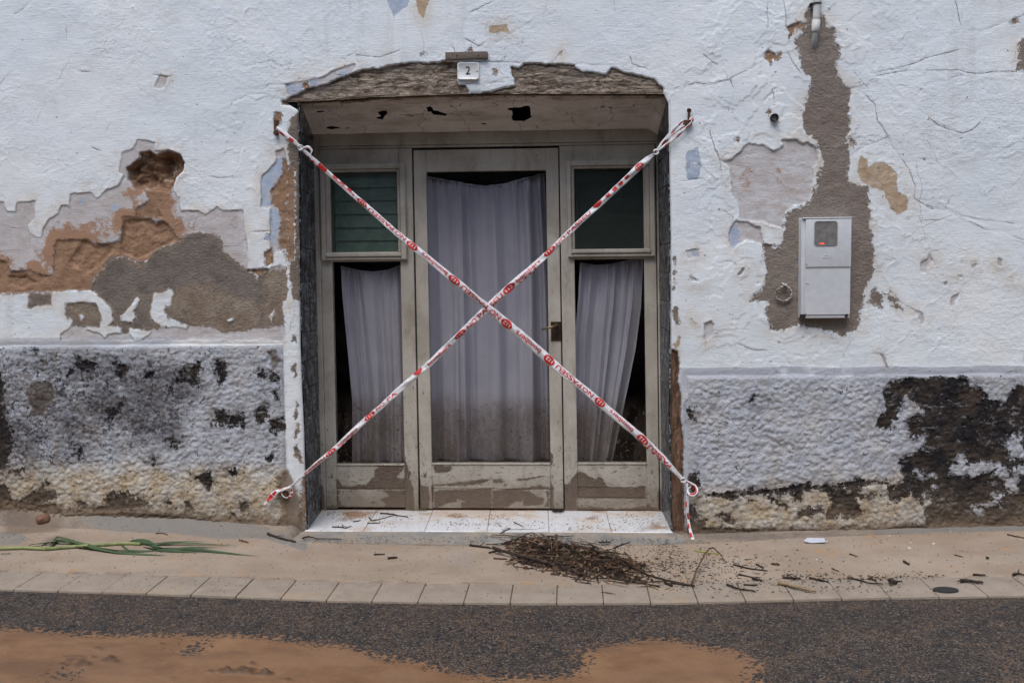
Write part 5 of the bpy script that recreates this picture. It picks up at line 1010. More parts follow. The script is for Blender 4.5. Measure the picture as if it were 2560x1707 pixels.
    for q in ([(180, 1318), (240, 1316), (250, 1306), (262, 1306), (240, 1366), (182, 1362)], [(704, 1318), (738, 1310), (738, 1352), (704, 1362)]):
        pts = [fp(MB_, a_, b_, F-.001) for a_, b_ in q]; n = len(pts); m = MBD(); ce = np.mean(pts, 0)
        m.add([(p_[0], F+.0008, p_[2]) for p_ in pts]+[(p_[0]+(ce[0]-p_[0])*.25, F+.004, p_[2]+(ce[2]-p_[2])*.25) for p_ in pts], [tuple(range(n))]+[(j, (j+1) % n, n+(j+1) % n, n+j) for j in range(n)]); put(m, 'screw_recess', dk)
meter()
# recess line in the cement over the box
def number_plate():
    a, c = fp(T1, 1978, 402), fp(T1, 2187, 228); x0, x1, z0, z1 = a[0], c[0], a[2], c[2]; cx, cz = (x0+x1)/2, (z0+z1)/2
    t = thing('number_plate', "white enamel house number plate reading 2 on the lintel", 'house number', (cx, YW-.012, cz))
    def rr(h, w, r, n=5):
        pts = []
        for sx, sz, s in ((1, 1, 0), (-1, 1, 1), (-1, -1, 2), (1, -1, 3)):
            for i in range(n+1): q = (s+i/n)*math.pi/2; pts.append((sx*(w/2-r)+r*math.cos(q), sz*(h/2-r)+r*math.sin(q)))
        return pts
    w, h = x1-x0, z1-z0; A = rr(h, w, .010); B = rr(h-.006, w-.006, .008); Cc = rr(h-.012, w-.012, .006); n = len(A)
    k = NT("white_enamel"); c = k.mix(k.ss(.66, .72, k.add(k.noise(40, 4, .6), k.ss(.036, .046, k.math('ABSOLUTE', k.xyz(k.objc())[0]), 0, .10))), (.74, .75, .74), (.42, .33, .25)); k.bsdf(c, .28, None, spec=.5)
    m = MBD(); rot = math.radians(1.0)
    V = [(p[0], .012, p[1]) for p in A]+[(p[0], -.006, p[1]) for p in A]+[(p[0], -.009, p[1]) for p in B]+[(p[0], -.0055, p[1]) for p in Cc]
    m.add(V, [(j, (j+1) % n, n+(j+1) % n, n+j) for j in range(n)]+[(n+j, n+(j+1) % n, 2*n+(j+1) % n, 2*n+j) for j in range(n)]+[(2*n+j, 2*n+(j+1) % n, 3*n+(j+1) % n, 3*n+j) for j in range(n)]+[tuple(3*n+j for j in range(n))])
    m.build('plate', k.m, t, smooth=True); t.rotation_euler = (math.radians(-3), rot, 0)
    cu = bpy.data.curves.new('digit', 'FONT'); cu.body = "2"; cu.size = .060; cu.align_x = 'CENTER'; cu.align_y = 'CENTER'; cu.extrude = .0006; cu.offset = .0006
    o = bpy.data.objects.new('digit', cu); COL.objects.link(o); dg = bpy.context.evaluated_depsgraph_get(); me = bpy.data.meshes.new_from_object(o.evaluated_get(dg)); bpy.data.objects.remove(o); bpy.data.curves.remove(cu)
    d = new_obj('digit', me, mat_plain("navy_enamel", (.018, .02, .04), .3, 0, 5, 0, .5), t); d.rotation_euler = (math.pi/2, 0, 0); d.scale = (.86, 1.0, 1); d.location = (-.001, -.0062, .001)
    mm = MBD()
    for sx in (-1, 1): mm.tube([(sx*(w/2-.005), -.0055, 0), (sx*(w/2-.005), -.0085, 0)], .0022, 8)
    mm.build('screw', M_RUST, t)
number_plate()
def batten():
    q = [fp(T1, 1860, 205), fp(T1, 2276, 187), fp(T1, 2273, 123), fp(T1, 1860, 132)]; o = np.mean(q, 0)
    k = NT("weathered_batten"); g = k.noise(40, 6, .7, ax=(1, 1, 8), dist=.6); c = k.mix(k.ss(.3, .7, g), (.10, .075, .06), (.26, .215, .185)); k.bsdf(c, .9, k.mul(g, .004), spec=.15)
    m = MBD(); V = [(p[0]-o[0], y, p[2]-o[2]) for y in (-.026, .012) for p in q]
    m.add(V, [(0, 1, 2, 3), (7, 6, 5, 4), (0, 4, 5, 1), (1, 5, 6, 2), (2, 6, 7, 3), (3, 7, 4, 0)])
    r = m.build('batten', k.m, None, bevel=.002); r.location = (o[0], YW, o[2]); tag(r, "short grey weathered wooden batten nailed above the house number", 'wood strip')
    mm = MBD()
    for x, y in ((1975, 165), (2182, 163)):
        p = fp(T1, x, y); mm.tube([(p[0]-o[0], -.027, p[2]-o[2]), (p[0]-o[0], -.0295, p[2]-o[2])], .0035, 8)
    mm.build('nail', M_RUST, r)
batten()
def conduit():
    pts = [(928, -60), (927, 40), (922, 120), (914, 228)]; W3 = [fp(R1, *p) for p in pts]
    base = W3[-1]; t = thing('conduit', "off white plastic conduit running down into the grey cement", 'pipe', (base[0], YW-.03, base[2]))
    mt = mat_plain("off_white_conduit", (.60, .595, .57), .5, .2, 25, .0006, .4); mg = mat_plain("grey_corrugated_conduit", (.40, .39, .37), .5, .2, 40, .0004, .4)
    rel = lambda p, y: (p[0]-base[0], y, p[2]-base[2])
    m = MBD(); top = np.array([W3[0][0]+.004, 0, 4.6]); m.tube([rel(top, -.004), rel(W3[0], -.004), rel(W3[1], -.004), rel(W3[2], -.003), rel(W3[3], -.002)], [.0185]*4+[.0195], 14); m.build('pipe', mt, t, smooth=True)
    a = fp(R1, 921, 150); b_ = fp(R1, 914, 226); m = MBD(); m.tube([rel(a, -.003), rel(b_, -.001), rel(b_, -.001+.0002)], [.0205, .0208, .0208], 14); m.build('sleeve', mt, t, smooth=True)
    a, b_ = fp(R1, 914, 222), fp(R1, 911, 335); m = MBD(); n = 46; P = []; Rr = []
    for i in range(n+1):
        s = i/n; P.append((a[0]-base[0]+(b_[0]-a[0])*s, .001+.040*s**2.2, a[2]-base[2]+(b_[2]-a[2])*s)); Rr.append(.0165-(.0013 if i % 2 else 0))
    m.tube(P, Rr, 14); m.build('corrugated_tube', mg, t)
    c = fp(R1, 925, 40); m = MBD(); m.tube([rel((c[0], 0, c[2]+.004), -.003), rel((c[0], 0, c[2]-.004), -.003)], .0225, 14); m.box(c[0]-base[0]-.034, c[0]-base[0]-.018, -.012, .03, c[2]-base[2]-.004, c[2]-base[2]+.004); m.build('clamp', mat_plain("dark_clamp", (.05, .05, .055), .5), t)
conduit()
def stub():
    p = fp(R1, 640, 806); m = MBD(); ang = [2*math.pi*i/16 for i in range(17)]
    V = []; F = []
    for r, y in ((.021, .02), (.0205, -.030), (.0175, -.033), (.015, -.030), (.014, .04)):
        V += [(r*math.cos(a), y, r*math.sin(a)-.10*max(0, -y)) for a in ang[:-1]]
    for i in range(4): F += [(16*i+j, 16*i+(j+1) % 16, 16*i+16+(j+1) % 16, 16*i+16+j) for j in range(16)]
    m.add(V, F); V2 = [(.014*math.cos(a), .04, .014*math.sin(a)) for a in ang[:-1]]; m.add(V2, [tuple(range(16))])
    o = m.build('drain_pipe', mat_plain("dirty_iron_stub", (.075, .06, .05), .8, .5, 60, .003), None, smooth=False); o.location = (p[0], YW, p[2]); tag(o, "stubby black ended drain pipe poking out of the whitewash", 'pipe')
stub()
def ring():
    c = fp(R2, 740, 680); top = fp(R2, 745, 622); t = thing('iron_ring', "rusty round iron tethering ring hanging beside the meter box", 'ring', (top[0], YW-.02, top[2]))
    k = NT("paint_flaked_iron"); q = k.mix(k.ss(.45, .55, k.noise(85, 4, .6)), (.13, .085, .06), (.58, .55, .52)); k.bsdf(q, .8, k.mul(k.noise(120, 4, .6), .003), spec=.3)
    R_ = .0385; pts = [(c[0]-top[0]+R_*math.sin(2*math.pi*i/28), -.004-.006*math.cos(2*math.pi*i/28), c[2]-top[2]+R_*math.cos(2*math.pi*i/28)) for i in range(28)]; m = MBD(); m.tube(pts+[pts[0], pts[1]], .0058, 8, cap=False, seed=2, jit=.35); m.build('ring', k.m, t, smooth=True)
    m = MBD(); m.tube([(-.008, .03, .008), (-.008, -.010, .006), (-.003, -.020, .001), (.004, -.020, -.004), (.009, -.010, .002), (.010, .03, .004)], .0058, 8, seed=3, jit=.3); m.build('staple', mat_plain("limewashed_staple", (.55, .53, .50), .9, .3, 60, .003), t, smooth=True)
ring()
def pintle(reg, x, y, label, kind, grp='iron pins in the wall round the doorway'):
    p = fp(reg, x, y); t = thing('iron_pin', label, 'pin', (p[0], YW, p[2]), grp)
    if kind == 'strap':
        m = MBD(); m.box(-.012, .010, -.016, .03, -.012, .050); m.build('strap', M_RUST, t, bevel=.002); m = MBD(); m.tube([(0, .03, -.02), (0, -.034, -.022)], .011, 10, seed=1, jit=.2); m.build('stud', M_RUST, t)
    elif kind == 'bracket':
        m = MBD(); m.tube([(.004, -.016, .0), (.006, -.018, .050)], .006, 8, seed=4, jit=.2); m.build('pin', M_RUST, t); m = MBD(); m.tube([(.006, -.024, .05), (.006, -.012, .056)], .011, 9, seed=5, jit=.3); m.build('pin_head', M_RUST, t)
        m = MBD(); m.box(-.022, .020, -.030, .03, -.022, .004); m.build('bracket', M_RUST, t, bevel=.003)
    else:
        m = MBD(); m.tube([(0, .03, 0), (0, -.034, 0), (0, -.040, 0)], [.0185, .019, .013], 12, seed=6, jit=.25); m.build('bolt', M_RUST, t)
pintle(T1, 205, 880, "rusty iron strap pin in a chipped hole by the upper left tape end", 'strap')
pintle(T2, 2190, 800, "rusty iron bracket with upright pin at the upper right tape end", 'bracket')
pintle(KK, 487, 868, "rusty bolt ringed by tape low on the left jamb", 'bolt')
pintle(RS, 1400, 900, "rusty bolt knotted with tape low on the right jamb", 'bolt')
# ------------------------------------------------------------------ barrier tapes
def mat_tape():
    k = NT("white_barrier_film"); n = k.noise(60, 5, .65); c = k.mix(k.ss(.35, .65, n), (.66, .64, .66), (.80, .79, .80))
    return k.bsdf(c, .38, k.mul(k.noise(70, 5, .65), .004), spec=.45)
M_FILM = mat_tape(); M_RED = mat_plain("red_tape_print", (.62, .035, .03), .4, .2, 60, .001, .4)
M_PRINT_W = mat_plain("white_tape_print", (.76, .74, .75), .4, .1, 60, 0, .4)
class Ribbon:
    def __init__(s, pts, widths, y, twist=None, fold=.35, sag=0):
        """pts in photo pixels on the plane y (list may give own y per point); widths in pixels"""
        P = [];
        for i, p in enumerate(pts):
            yy = p[2] if len(p) > 2 else y; P.append(at_y(p[:2], yy))
        P = np.array(P); L = np.concatenate([[0], np.cumsum(np.linalg.norm(np.diff(P, axis=0), axis=1))])
        n = max(40, int(L[-1]/.010)); sN = np.linspace(0, L[-1], n)
        s.c = np.stack([np.interp(sN, L, P[:, k]) for k in range(3)], 1)
        for _ in range(4):
            c = s.c.copy(); c[1:-1] = (c[:-2]+2*c[1:-1]+c[2:])/4; s.c = c
        s.s = sN; s.w = np.interp(sN, L, widths)*at_scale(y)*.80
        s.px = np.interp(sN, L, [p[0] for p in pts]); s.L = L
        d = np.gradient(s.c, axis=0); d /= np.linalg.norm(d, axis=1, keepdims=True); s.d = d
        side = np.cross(np.array([0, -1., 0]), d); side /= np.linalg.norm(side, axis=1, keepdims=True)+1e-9
        tw = np.interp(sN, L, twist) if twist is not None else np.zeros(n)
        tw = tw + .34*np.sin(sN*5.3+1)+.16*np.sin(sN*17); s.w = s.w*(1+.10*np.sin(sN*7.7+2)+.05*np.sin(sN*19))
        nrm = np.cross(side, d); nrm *= -np.sign(nrm[:, 1:2]+1e-9)
        s.a = side*np.cos(tw)[:, None]+nrm*np.sin(tw)[:, None]; s.n = np.cross(s.a, d); s.n *= np.where(s.n[:, 1:2] > 0, -1, 1)
        s.fold = fold
    def at(s, sv, v, lift=0.0):
        """point at length sv, across v in -1..1"""
        i = np.clip(np.searchsorted(s.s, sv)-1, 0, len(s.s)-2); t = (sv-s.s[i])/(s.s[i+1]-s.s[i])
        g = lambda A: A[i]*(1-t)[..., None]+A[i+1]*t[..., None]
        w = s.w[i]*(1-t)+s.w[i+1]*t
        bow = -s.fold*w*.5*(v*v) + w*.09*np.sin(sv*31+v*2.6)*(1-.5*v*v) + w*.05*np.sin(sv*83+v*1.3)
        return g(s.c)+g(s.a)*(v*w*.5)[..., None]+g(s.n)*(bow+lift)[..., None]
    def s_of_px(s, x):
        o = np.argsort(s.px); return float(np.interp(x, s.px[o], s.s[o]))
    def mesh(s, name):
        nv = 9; V = np.linspace(-1, 1, nv); SS, VV = np.meshgrid(s.s, V); co = s.at(SS.ravel(), VV.ravel())
        me = grid_mesh(name, co, quads(len(s.s), nv)); return me
def at_scale(y): return (y*math.cos(.06))/FPX
def film(name, rib, parent):
    o = new_obj(name, rib.mesh(name), M_FILM, parent); o.matrix_parent_inverse = Matrix.Translation(parent.location).inverted() if parent is not None else Matrix.Identity(4)
    m = o.modifiers.new("thick", 'SOLIDIFY'); m.thickness = .0006; return o
_glyph = {}
def text_geo(body):
    if body in _glyph: return _glyph[body]
    cu = bpy.data.curves.new('print', 'FONT'); cu.body = body; cu.size = 1; cu.offset = .018; cu.resolution_u = 4
    o = bpy.data.objects.new('print', cu); COL.objects.link(o); dg = bpy.context.evaluated_depsgraph_get(); me = bpy.data.meshes.new_from_object(o.evaluated_get(dg)); bpy.data.objects.remove(o); bpy.data.curves.remove(cu)
    bm = bmesh.new(); bm.from_mesh(me); bmesh.ops.triangulate(bm, faces=bm.faces)
    for k in range(3):
        es = [e for e in bm.edges if e.calc_length() > .16]
        if es: bmesh.ops.subdivide_edges(bm, edges=es, cuts=1); bmesh.ops.triangulate(bm, faces=bm.faces)
    co = np.array([v.co[:2] for v in bm.verts]); f = np.array([[v.index for v in fc.verts] for fc in bm.faces]); bm.verts.index_update(); bm.free(); bpy.data.meshes.remove(me)
    co -= co.min(0); co /= co.max(0); _glyph[body] = (co, f); return co, f
def put_print(rib, parent, geo, s0, s1, v0, v1, flip, lift, mat, name='print'):
    co, f = geo; a, b = (s0, s1) if s0 < s1 else (s1, s0)
    u = co[:, 0]; w = co[:, 1]
    if flip: sv = b-(b-a)*u; vv = v1-(v1-v0)*w
    else: sv = a+(b-a)*u; vv = v0+(v1-v0)*w
    P = rib.at(sv, vv, lift); me = grid_mesh(name, P, f, smooth=True); o = new_obj(name, me, mat, parent); o.matrix_parent_inverse = Matrix.Translation(parent.location).inverted(); return o
disc = (np.array([[.5+r*.5*math.cos(2*math.pi*i/28), .5+r*.5*math.sin(2*math.pi*i/28)] for r in (.02, .25, .5, .75, 1) for i in range(28)]), np.array([[28*r+i, 28*r+(i+1) % 28, 28*r+28+(i+1) % 28, 28*r+28+i] for r in range(4) for i in range(28)]))
def rect(n=8): return (np.array([[i/n, j/8] for j in range(9) for i in range(n+1)]), quads(n+1, 9))
def mark(rib, t, kind, xa, xb, flip=False, v=(-.62, .62)):
    s0, s1 = rib.s_of_px(xa), rib.s_of_px(xb)
    if kind == 'badge':
        put_print(rib, t, disc, s0, s1, -.95, .95, flip, .0012, M_RED, 'red_badge')
        d = (s1-s0)*.20; put_print(rib, t, text_geo("112"), min(s0, s1)+abs(d), max(s0, s1)-abs(d), -.42, .42, flip, .002, M_PRINT_W, 'print')
    elif kind == 'block': put_print(rib, t, rect(), s0, s1, v[0], v[1], flip, .0012, M_RED, 'red_block')
    else: put_print(rib, t, text_geo(kind), s0, s1, v[0], v[1], flip, .0012, M_RED, 'print')
# the tape from the upper left pin down to the lower right bolt, lettering upside down
YT = YW-.045
t1 = thing('barrier_tape', "red and white barrier tape slanting from upper left down to lower right, lettering upside down", 'barrier tape', tuple(at_y((1226, 775), YT)), 'barrier tapes crossed over the doorway')
p1 = [(752, 370), (782, 400), (895.8, 499), (1026.7, 611), (1100, 671), (1226, 776), (1318, 853), (1400, 922), (1496, 1002), (1603, 1096), (1660, 1150), (1706, 1198)]
ra = Ribbon(p1, [9, 15, 17, 19, 22, 27, 27, 26, 26, 24, 21, 11], YT, fold=.34); film('tape_strip', ra, t1)
ra0 = Ribbon([(690, 320), (716, 342), (738, 358), (752, 370)], [15, 17, 14, 8], YT+.01, fold=.5); film('tape_strip', ra0, t1)
for kd, a, b_ in (('badge', 893, 917), ('bombers', 832, 884), ('PASSEU', 922, 984), ('NO', 989, 1013), ('badge', 1017, 1043), ('bombers', 1054, 1117), ('badge', 1122, 1149), ('PASSEU', 1154, 1218), ('NO', 1225, 1250), ('badge', 1254, 1279), ('bombers', 1290, 1350), ('badge', 1361, 1386), ('PASSEU', 1391, 1453), ('NO', 1457, 1482), ('badge', 1488, 1511), ('bombers', 1524, 1581), ('badge', 1594, 1618), ('PASSEU', 1622, 1676)):
    mark(ra, t1, kd, a, b_, True, (-.5, .55) if kd == 'bombers' else (-.6, .6))
for a, b_, v in ((795, 815, (-1, 1)), (771, 777, (-.9, -.1)), (781, 787, (-.9, .1)), (830, 840, (.35, 1)), (848, 858, (.4, 1)), (866, 876, (.4, 1))): mark(ra, t1, 'block', a, b_, True, v)
for a, b_ in ((1618, 1625), (1634, 1641), (1649, 1656), (1664, 1671)): mark(ra, t1, 'block', a, b_, True, (-1, -.62))
for a, b_, v in ((700, 712, (-1, .2)), (722, 733, (-.5, .6))): mark(ra0, t1, 'block', a, b_, True, v)
def knot(x, y, r, t, yy, seed):
    c = at_y((x, y), yy); m = MBD(); rg = random.Random(seed); R_ = r*at_scale(yy)
    pts = [(c[0]+R_*math.cos(a)*(1+.2*rg.random()), c[1]-.004+R_*.7*math.sin(a*2+1), c[2]+R_*math.sin(a)*(1+.2*rg.random())) for a in [2*math.pi*i/14 for i in range(15)]]
    m.tube(pts, [R_*.42*(.8+.4*rg.random()) for _ in pts], 7, seed=seed, jit=.5); o = m.build('knot', M_FILM, t, smooth=True); o.matrix_parent_inverse = Matrix.Translation(t.location).inverted()
knot(752, 370, 5.5, t1, YT-.004, 1)
re_ = Ribbon([(756, 372, YT), (770, 368, YT-.02), (779, 376, YT-.02), (776, 386, YT-.01)], [8, 9, 8, 5], YT-.01, fold=.3); film('tape_end', re_, t1); mark(re_, t1, 'block', 762, 774, True, (-.9, -.1))
knot(1708, 1199, 5, t1, YT, 2)
lp = Ribbon([(1708, 1200), (1722, 1206), (1737, 1214), (1743, 1226, YT-.03), (1735, 1237, YT-.04), (1722, 1235, YT-.035), (1719, 1224, YT-.02), (1728, 1216, YT)], [8, 8, 9, 9, 9, 8, 8, 6], YT, fold=.3); film('tape_loop', lp, t1)
for a, b_ in ((1712, 1718), (1724, 1730)): mark(lp, t1, 'block', a, b_, True, (-.8, .3))
tl = Ribbon([(1717, 1208), (1718, 1236), (1717, 1275), (1720, 1300, YW-.03), (1726, 1327, YW-.09), (1737, 1366, YW-.17)], [6, 9, 11, 9, 11, 15], YT-.005, fold=.45)
film('tape_end', tl, t1)
def mark_s(rib, t, a, b_, v): put_print(rib, t, rect(), rib.s[-1]*a, rib.s[-1]*b_, v[0], v[1], False, .0012, M_RED, 'red_block')
for a, b_, v in ((.10, .17, (0, .9)), (.25, .33, (-.9, 0)), (.42, .52, (-.2, .9)), (.60, .68, (-.9, .2)), (.76, .84, (-.9, .4)), (.90, .96, (-.3, .9))): mark_s(tl, t1, a, b_, v)
# the tape from the lower left bolt up to the upper right bracket, behind the first where they cross
YT2 = YW-.036
t2 = thing('barrier_tape', "red and white barrier tape rising from lower left to upper right, passing behind the other", 'barrier tape', tuple(at_y((1150, 835), YT2)), 'barrier tapes crossed over the doorway')
p2 = [(727, 1216), (747, 1198), (793, 1158), (838.6, 1120.7), (917, 1045.7), (1017, 957), (1071, 911), (1180, 808), (1275, 718.5), (1373, 629), (1449.7, 553.5), (1522.4, 490), (1571, 444), (1597.6, 417), (1620, 398), (1637, 384)]
rb = Ribbon(p2, [5, 9, 15, 18, 18, 18, 20, 24, 23, 20, 18, 18, 17, 20, 18, 7], YT2, fold=.34); film('tape_strip', rb, t2)
for kd, a, b_ in (('PASSEU', 762, 812), ('badge', 815, 839), ('bombers', 845, 892), ('badge', 912, 936), ('NO', 941, 961), ('PA', 968, 990), ('bombers', 1070, 1125), ('badge', 1138, 1163), ('NO', 1168, 1191), ('PASSEU', 1196, 1256), ('badge', 1259, 1286), ('bombers', 1291, 1349), ('badge', 1361, 1387), ('NO', 1390, 1412), ('PASSEU', 1419, 1476), ('badge', 1589, 1607)):
    mark(rb, t2, kd, a, b_, False, (-.5, .55) if kd == 'bombers' else (-.6, .6))
half = (np.array([[.5+.5*r*math.cos(math.pi*i/16), r*math.sin(math.pi*i/16)] for r in (.02, .25, .5, .75, 1) for i in range(17)]), quads(17, 5))
for a, b_ in ((1486, 1506), (1037, 1057)): put_print(rb, t2, half, rb.s_of_px(a), rb.s_of_px(b_), .98, -.5, False, .0012, M_RED, 'red_badge')
for x in (1522, 1539, 1554, 1570): mark(rb, t2, 'block', x-5, x+4, False, (-.15, .85))
for x in (852, 864, 876, 1296, 1308, 1320, 1332): mark(rb, t2, 'block', x-3, x+3, False, (-1, -.66))
knot(1640, 381, 5, t2, YT2-.005, 3)
for pts, wd in (([(1641, 379), (1656, 358), (1672, 341), (1690, 320), (1708, 301)], [5, 9, 11, 9, 6]), ([(1641, 381), (1660, 366), (1684, 349), (1706, 330), (1728, 308)], [5, 7, 9, 9, 7]), ([(1642, 377), (1662, 352), (1685, 334), (1712, 314)], [4, 6, 6, 5])):
    rc = Ribbon(pts, wd, YT2+.004, fold=.5); film('tape_strip', rc, t2)
    for a, b_, v in ((.22, .36, (-.9, .3)), (.55, .68, (-.8, .2)), (.84, .95, (-.6, .7))): mark_s(rc, t2, a, b_, v)
tp = Ribbon([(1728, 308), (1733, 300), (1728, 294), (1724, 300)], [7, 7, 6, 5], YT2, fold=.2); film('tape_loop', tp, t2); mark_s(tp, t2, .2, .6, (-.8, .6))
knot(726, 1217, 3.5, t2, YT2, 4)
te = Ribbon([(727, 1216), (713, 1221), (697, 1224), (687, 1230), (676, 1242), (668, 1252), (659, 1262)], [6, 9, 12, 17, 18, 10, 4], YT2-.012, twist=[0, .2, .3, .1, -.2, 0, .3], fold=.3); film('tape_end', te, t2)
for a, b_, v in ((.45, .60, (-.3, .6)), (.62, .86, (-.75, .7)), (.25, .36, (-.9, -.1))): mark_s(te, t2, a, b_, v)
lb = Ribbon([(707, 1223), (703, 1233), (707, 1242), (716, 1245), (726, 1241), (730, 1231), (728, 1223), (723, 1219)], [5, 5, 6, 5, 8, 9, 8, 5], YT2-.004, fold=.2); film('tape_loop', lb, t2)
for a, b_ in ((.52, .62), (.68, .76), (.82, .90)): mark_s(lb, t2, a, b_, (-.7, .8))

# ------------------------------------------------------------------ washed up litter on the pavement
def gz(x, y):
    if y < YKB: return float(zg(x))
    r = max(0, base_z(x)-zg(x)); s = slab_line(x); t = min(1.1, max(0, (y-s)/(YW-s+.001)))
    door = -1.45 < x < .56
    if door and y > YF-.14: return float(zg(x)+(zt-zg(x))*min(1, (y-(YF-.14))/.135))
    return float(zg(x)+(0 if door else r*t**1.4))
def gp(reg, x, y, z=None):
    s = Z(reg, [(x, y)])[0]; p = at_z(s, .02)
    for _ in range(5): p = at_z(s, gz(p[0], p[1]) if z is None else z)
    return p
def mat_twig(name, ca, cb):
    k = NT(name); r = k.rand(); n = k.noise(70, 5, .65); c = k.mix(k.ss(.3, .7, n), ca, cb); c = k.mix(k.mul(r, .4), c, tuple(x*.5 for x in ca)); return k.bsdf(c, .85, k.mul(n, .002), spec=.2)
M_TW = mat_twig("wet_dark_twig", (.030, .022, .018), (.070, .050, .037)); M_TWR = mat_twig("reddish_twig", (.10, .055, .035), (.17, .095, .06)); M_CANE = mat_twig("pale_dead_cane", (.27, .19, .11), (.42, .32, .20))
TWL = []
def twig(label, reg, pts, r, mat=M_TW, name='twig', cat='twig', group='twigs washed onto the pavement', lift=0.0, seed=0, knob=0):
    rg = random.Random(seed+len(TWL)); W3 = [];
    for p in pts: q = gp(reg, p[0], p[1]); W3.append((q[0], q[1], q[2]+r*.9+lift+(p[2] if len(p) > 2 else 0)))
    o0 = Vector(W3[0]); P = []
    for a, b_ in zip(W3[:-1], W3[1:]):
        n = 4
        for i in range(n): P.append(Vector(a).lerp(Vector(b_), i/n)-o0+Vector((rg.uniform(-1, 1), rg.uniform(-1, 1), rg.uniform(0, .6)))*r*.5)
    P.append(Vector(W3[-1])-o0); rr = [r*(1-.45*i/len(P))*(.85+.3*rg.random()) for i in range(len(P))]
    m = MBD(); m.tube(P, rr, 6, seed=seed, jit=.25)
    for kk in range(knob):
        i = rg.randrange(1, len(P)-1); d = Vector((rg.uniform(-1, 1), rg.uniform(-1, 1), rg.uniform(0, .5))).normalized(); m.tube([P[i], P[i]+d*rg.uniform(.015, .04)], [r*.5, r*.3], 5)
    o = m.build(name, mat, None, smooth=True); o.location = o0; tag(o, label, cat, group); TWL.append(o); return o
GG = 'twigs washed onto the pavement'
twig("thick dark stick on the pavement below the left end of the doorstep", G1, [(1832, 265), (1900, 290), (2020, 320)], .007, seed=1)
twig("thin reddish twig crossing behind the thick stick left of the doorstep", G1, [(1870, 278), (1940, 272)], .003, M_TWR, seed=2)
twig("broken twigs bunched under the doorstep's left corner", G1, [(2065, 295), (2110, 280), (2170, 295), (2330, 298)], .0045, seed=3, knob=3)
twig("short reddish twig left of the thick stick near the green reed tip", G1, [(1065, 258), (1110, 255), (1148, 268)], .0035, M_TWR, seed=4, knob=1)
twig("flat dark leaf like chip left of the thick stick", G1, [(1637, 305), (1665, 312), (1698, 322)], .005, M_TWR, seed=5)
twig("long dark branch forming the lower left edge of the debris heap", G2, [(1020, 392, .02), (1080, 408, .015), (1210, 438, .012), (1330, 468, .01), (1400, 485, .008), (1460, 500)], .0095, seed=6, knob=4)
twig("dark stick left of the debris heap pointing at the doorstep", G2, [(862, 342), (930, 350), (1005, 362)], .006, seed=7, knob=1)
twig("curved dark twig rising from the left side of the debris heap", G2, [(990, 392), (1040, 380), (1068, 365)], .005, seed=8)
twig("straight reddish twig at the heap's far left foot", G2, [(1022, 430), (1115, 434)], .0045, M_TWR, seed=9)
twig("thin stick leaning from the doorstep onto the debris heap", G2, [(1097, 323), (1180, 310, .01), (1240, 285, .012), (1290, 250)], .004, seed=10)
twig("broken dark stick at the heap's lower edge above the kerb", G2, [(1490, 490), (1560, 520), (1610, 545), (1700, 562)], .0075, seed=11, knob=3)
twig("long thin branch trailing right from the heap to the kerb", G2, [(1680, 400, .03), (1800, 450, .025), (1950, 505, .012), (2080, 545), (2200, 580), (2352, 612)], .0055, seed=12, knob=5)
twig("pale thin cane running beside the long trailing branch", G2, [(1880, 570), (1960, 580), (2060, 605), (2150, 640)], .0038, M_CANE, seed=13)
twig("dark forked stick lying on the kerb below the heap", G2, [(1792, 540), (1850, 570), (1960, 590), (2080, 610), (2160, 625)], .0055, seed=14, knob=4)
twig("stubby dark stick at the end of the trailing branch", G2, [(2195, 600), (2245, 622)], .007, seed=15)
twig("dark stick end lying on the kerb at the foot of the bent twig", G3, [(-60, 600), (0, 608), (100, 622)], .007, seed=16)
twig("bent reddish twig arching up from the kerb right of the heap", G3, [(78, 612), (110, 560, .03), (160, 490, .05), (200, 440, .055), (230, 428, .05), (275, 430, .02), (305, 445)], .0048, M_TWR, seed=17)
twig("forked dark twig on the pavement right of the bent twig", G3, [(365, 472), (450, 495), (500, 502), (600, 515)], .004, seed=18, knob=2)
twig("two toned short twig above the forked dark twig", G3, [(520, 470), (570, 495)], .0045, seed=19)
twig("red brown bark chip right of the forked twig", G3, [(628, 468), (680, 475)], .006, M_TWR, seed=20)
twig("thin kinked twig just above the kerb joint", G3, [(395, 540), (450, 548), (500, 560), (550, 560)], .0035, seed=21, knob=1)
twig("short thick dark stick across the back of the kerb", G3, [(498, 570), (560, 585)], .006, seed=22)
twig("dark clotted twig with a pale tail lying on the kerb", G3, [(325, 610), (350, 620), (400, 640), (510, 655)], .005, seed=23, knob=4)
twig("straight thin dark twig on the kerb left of the cane", G3, [(435, 610), (530, 613)], .004, seed=24)
twig("pale snapped cane with dark nodes lying on the kerb", G3, [(676, 605), (740, 620), (800, 638), (924, 662)], .0105, M_CANE, 'cane', 'cane', None, seed=25)
twig("mossy twig along the kerb's back edge above the pale cane", G3, [(705, 563), (760, 567), (830, 572)], .005, seed=26, knob=3)
twig("dark straight twig crossing the kerb edge right of the pale cane", G3, [(885, 565), (950, 580), (1015, 592)], .005, seed=27, knob=1)
twig("long thin double twig lying on the kerb right of centre", G3, [(1150, 560), (1230, 580), (1300, 600), (1390, 603)], .0038, seed=28)
twig("short twig above the long thin double twig", G3, [(1285, 568), (1340, 580)], .0042, seed=29)
twig("small dark lump of bark on the kerb", G3, [(1440, 592), (1478, 605)], .010, seed=30, knob=3)
twig("short dark diagonal twig on the open pavement at right", G3, [(1530, 453), (1568, 473)], .006, seed=31)
twig("thin pale twig touching the ochre stain on the right pavement", G3, [(1038, 498), (1088, 518)], .0035, M_TWR, seed=32)
twig("fine twig on the pavement below the paper scrap", G3, [(1160, 398), (1215, 415)], .003, seed=33)
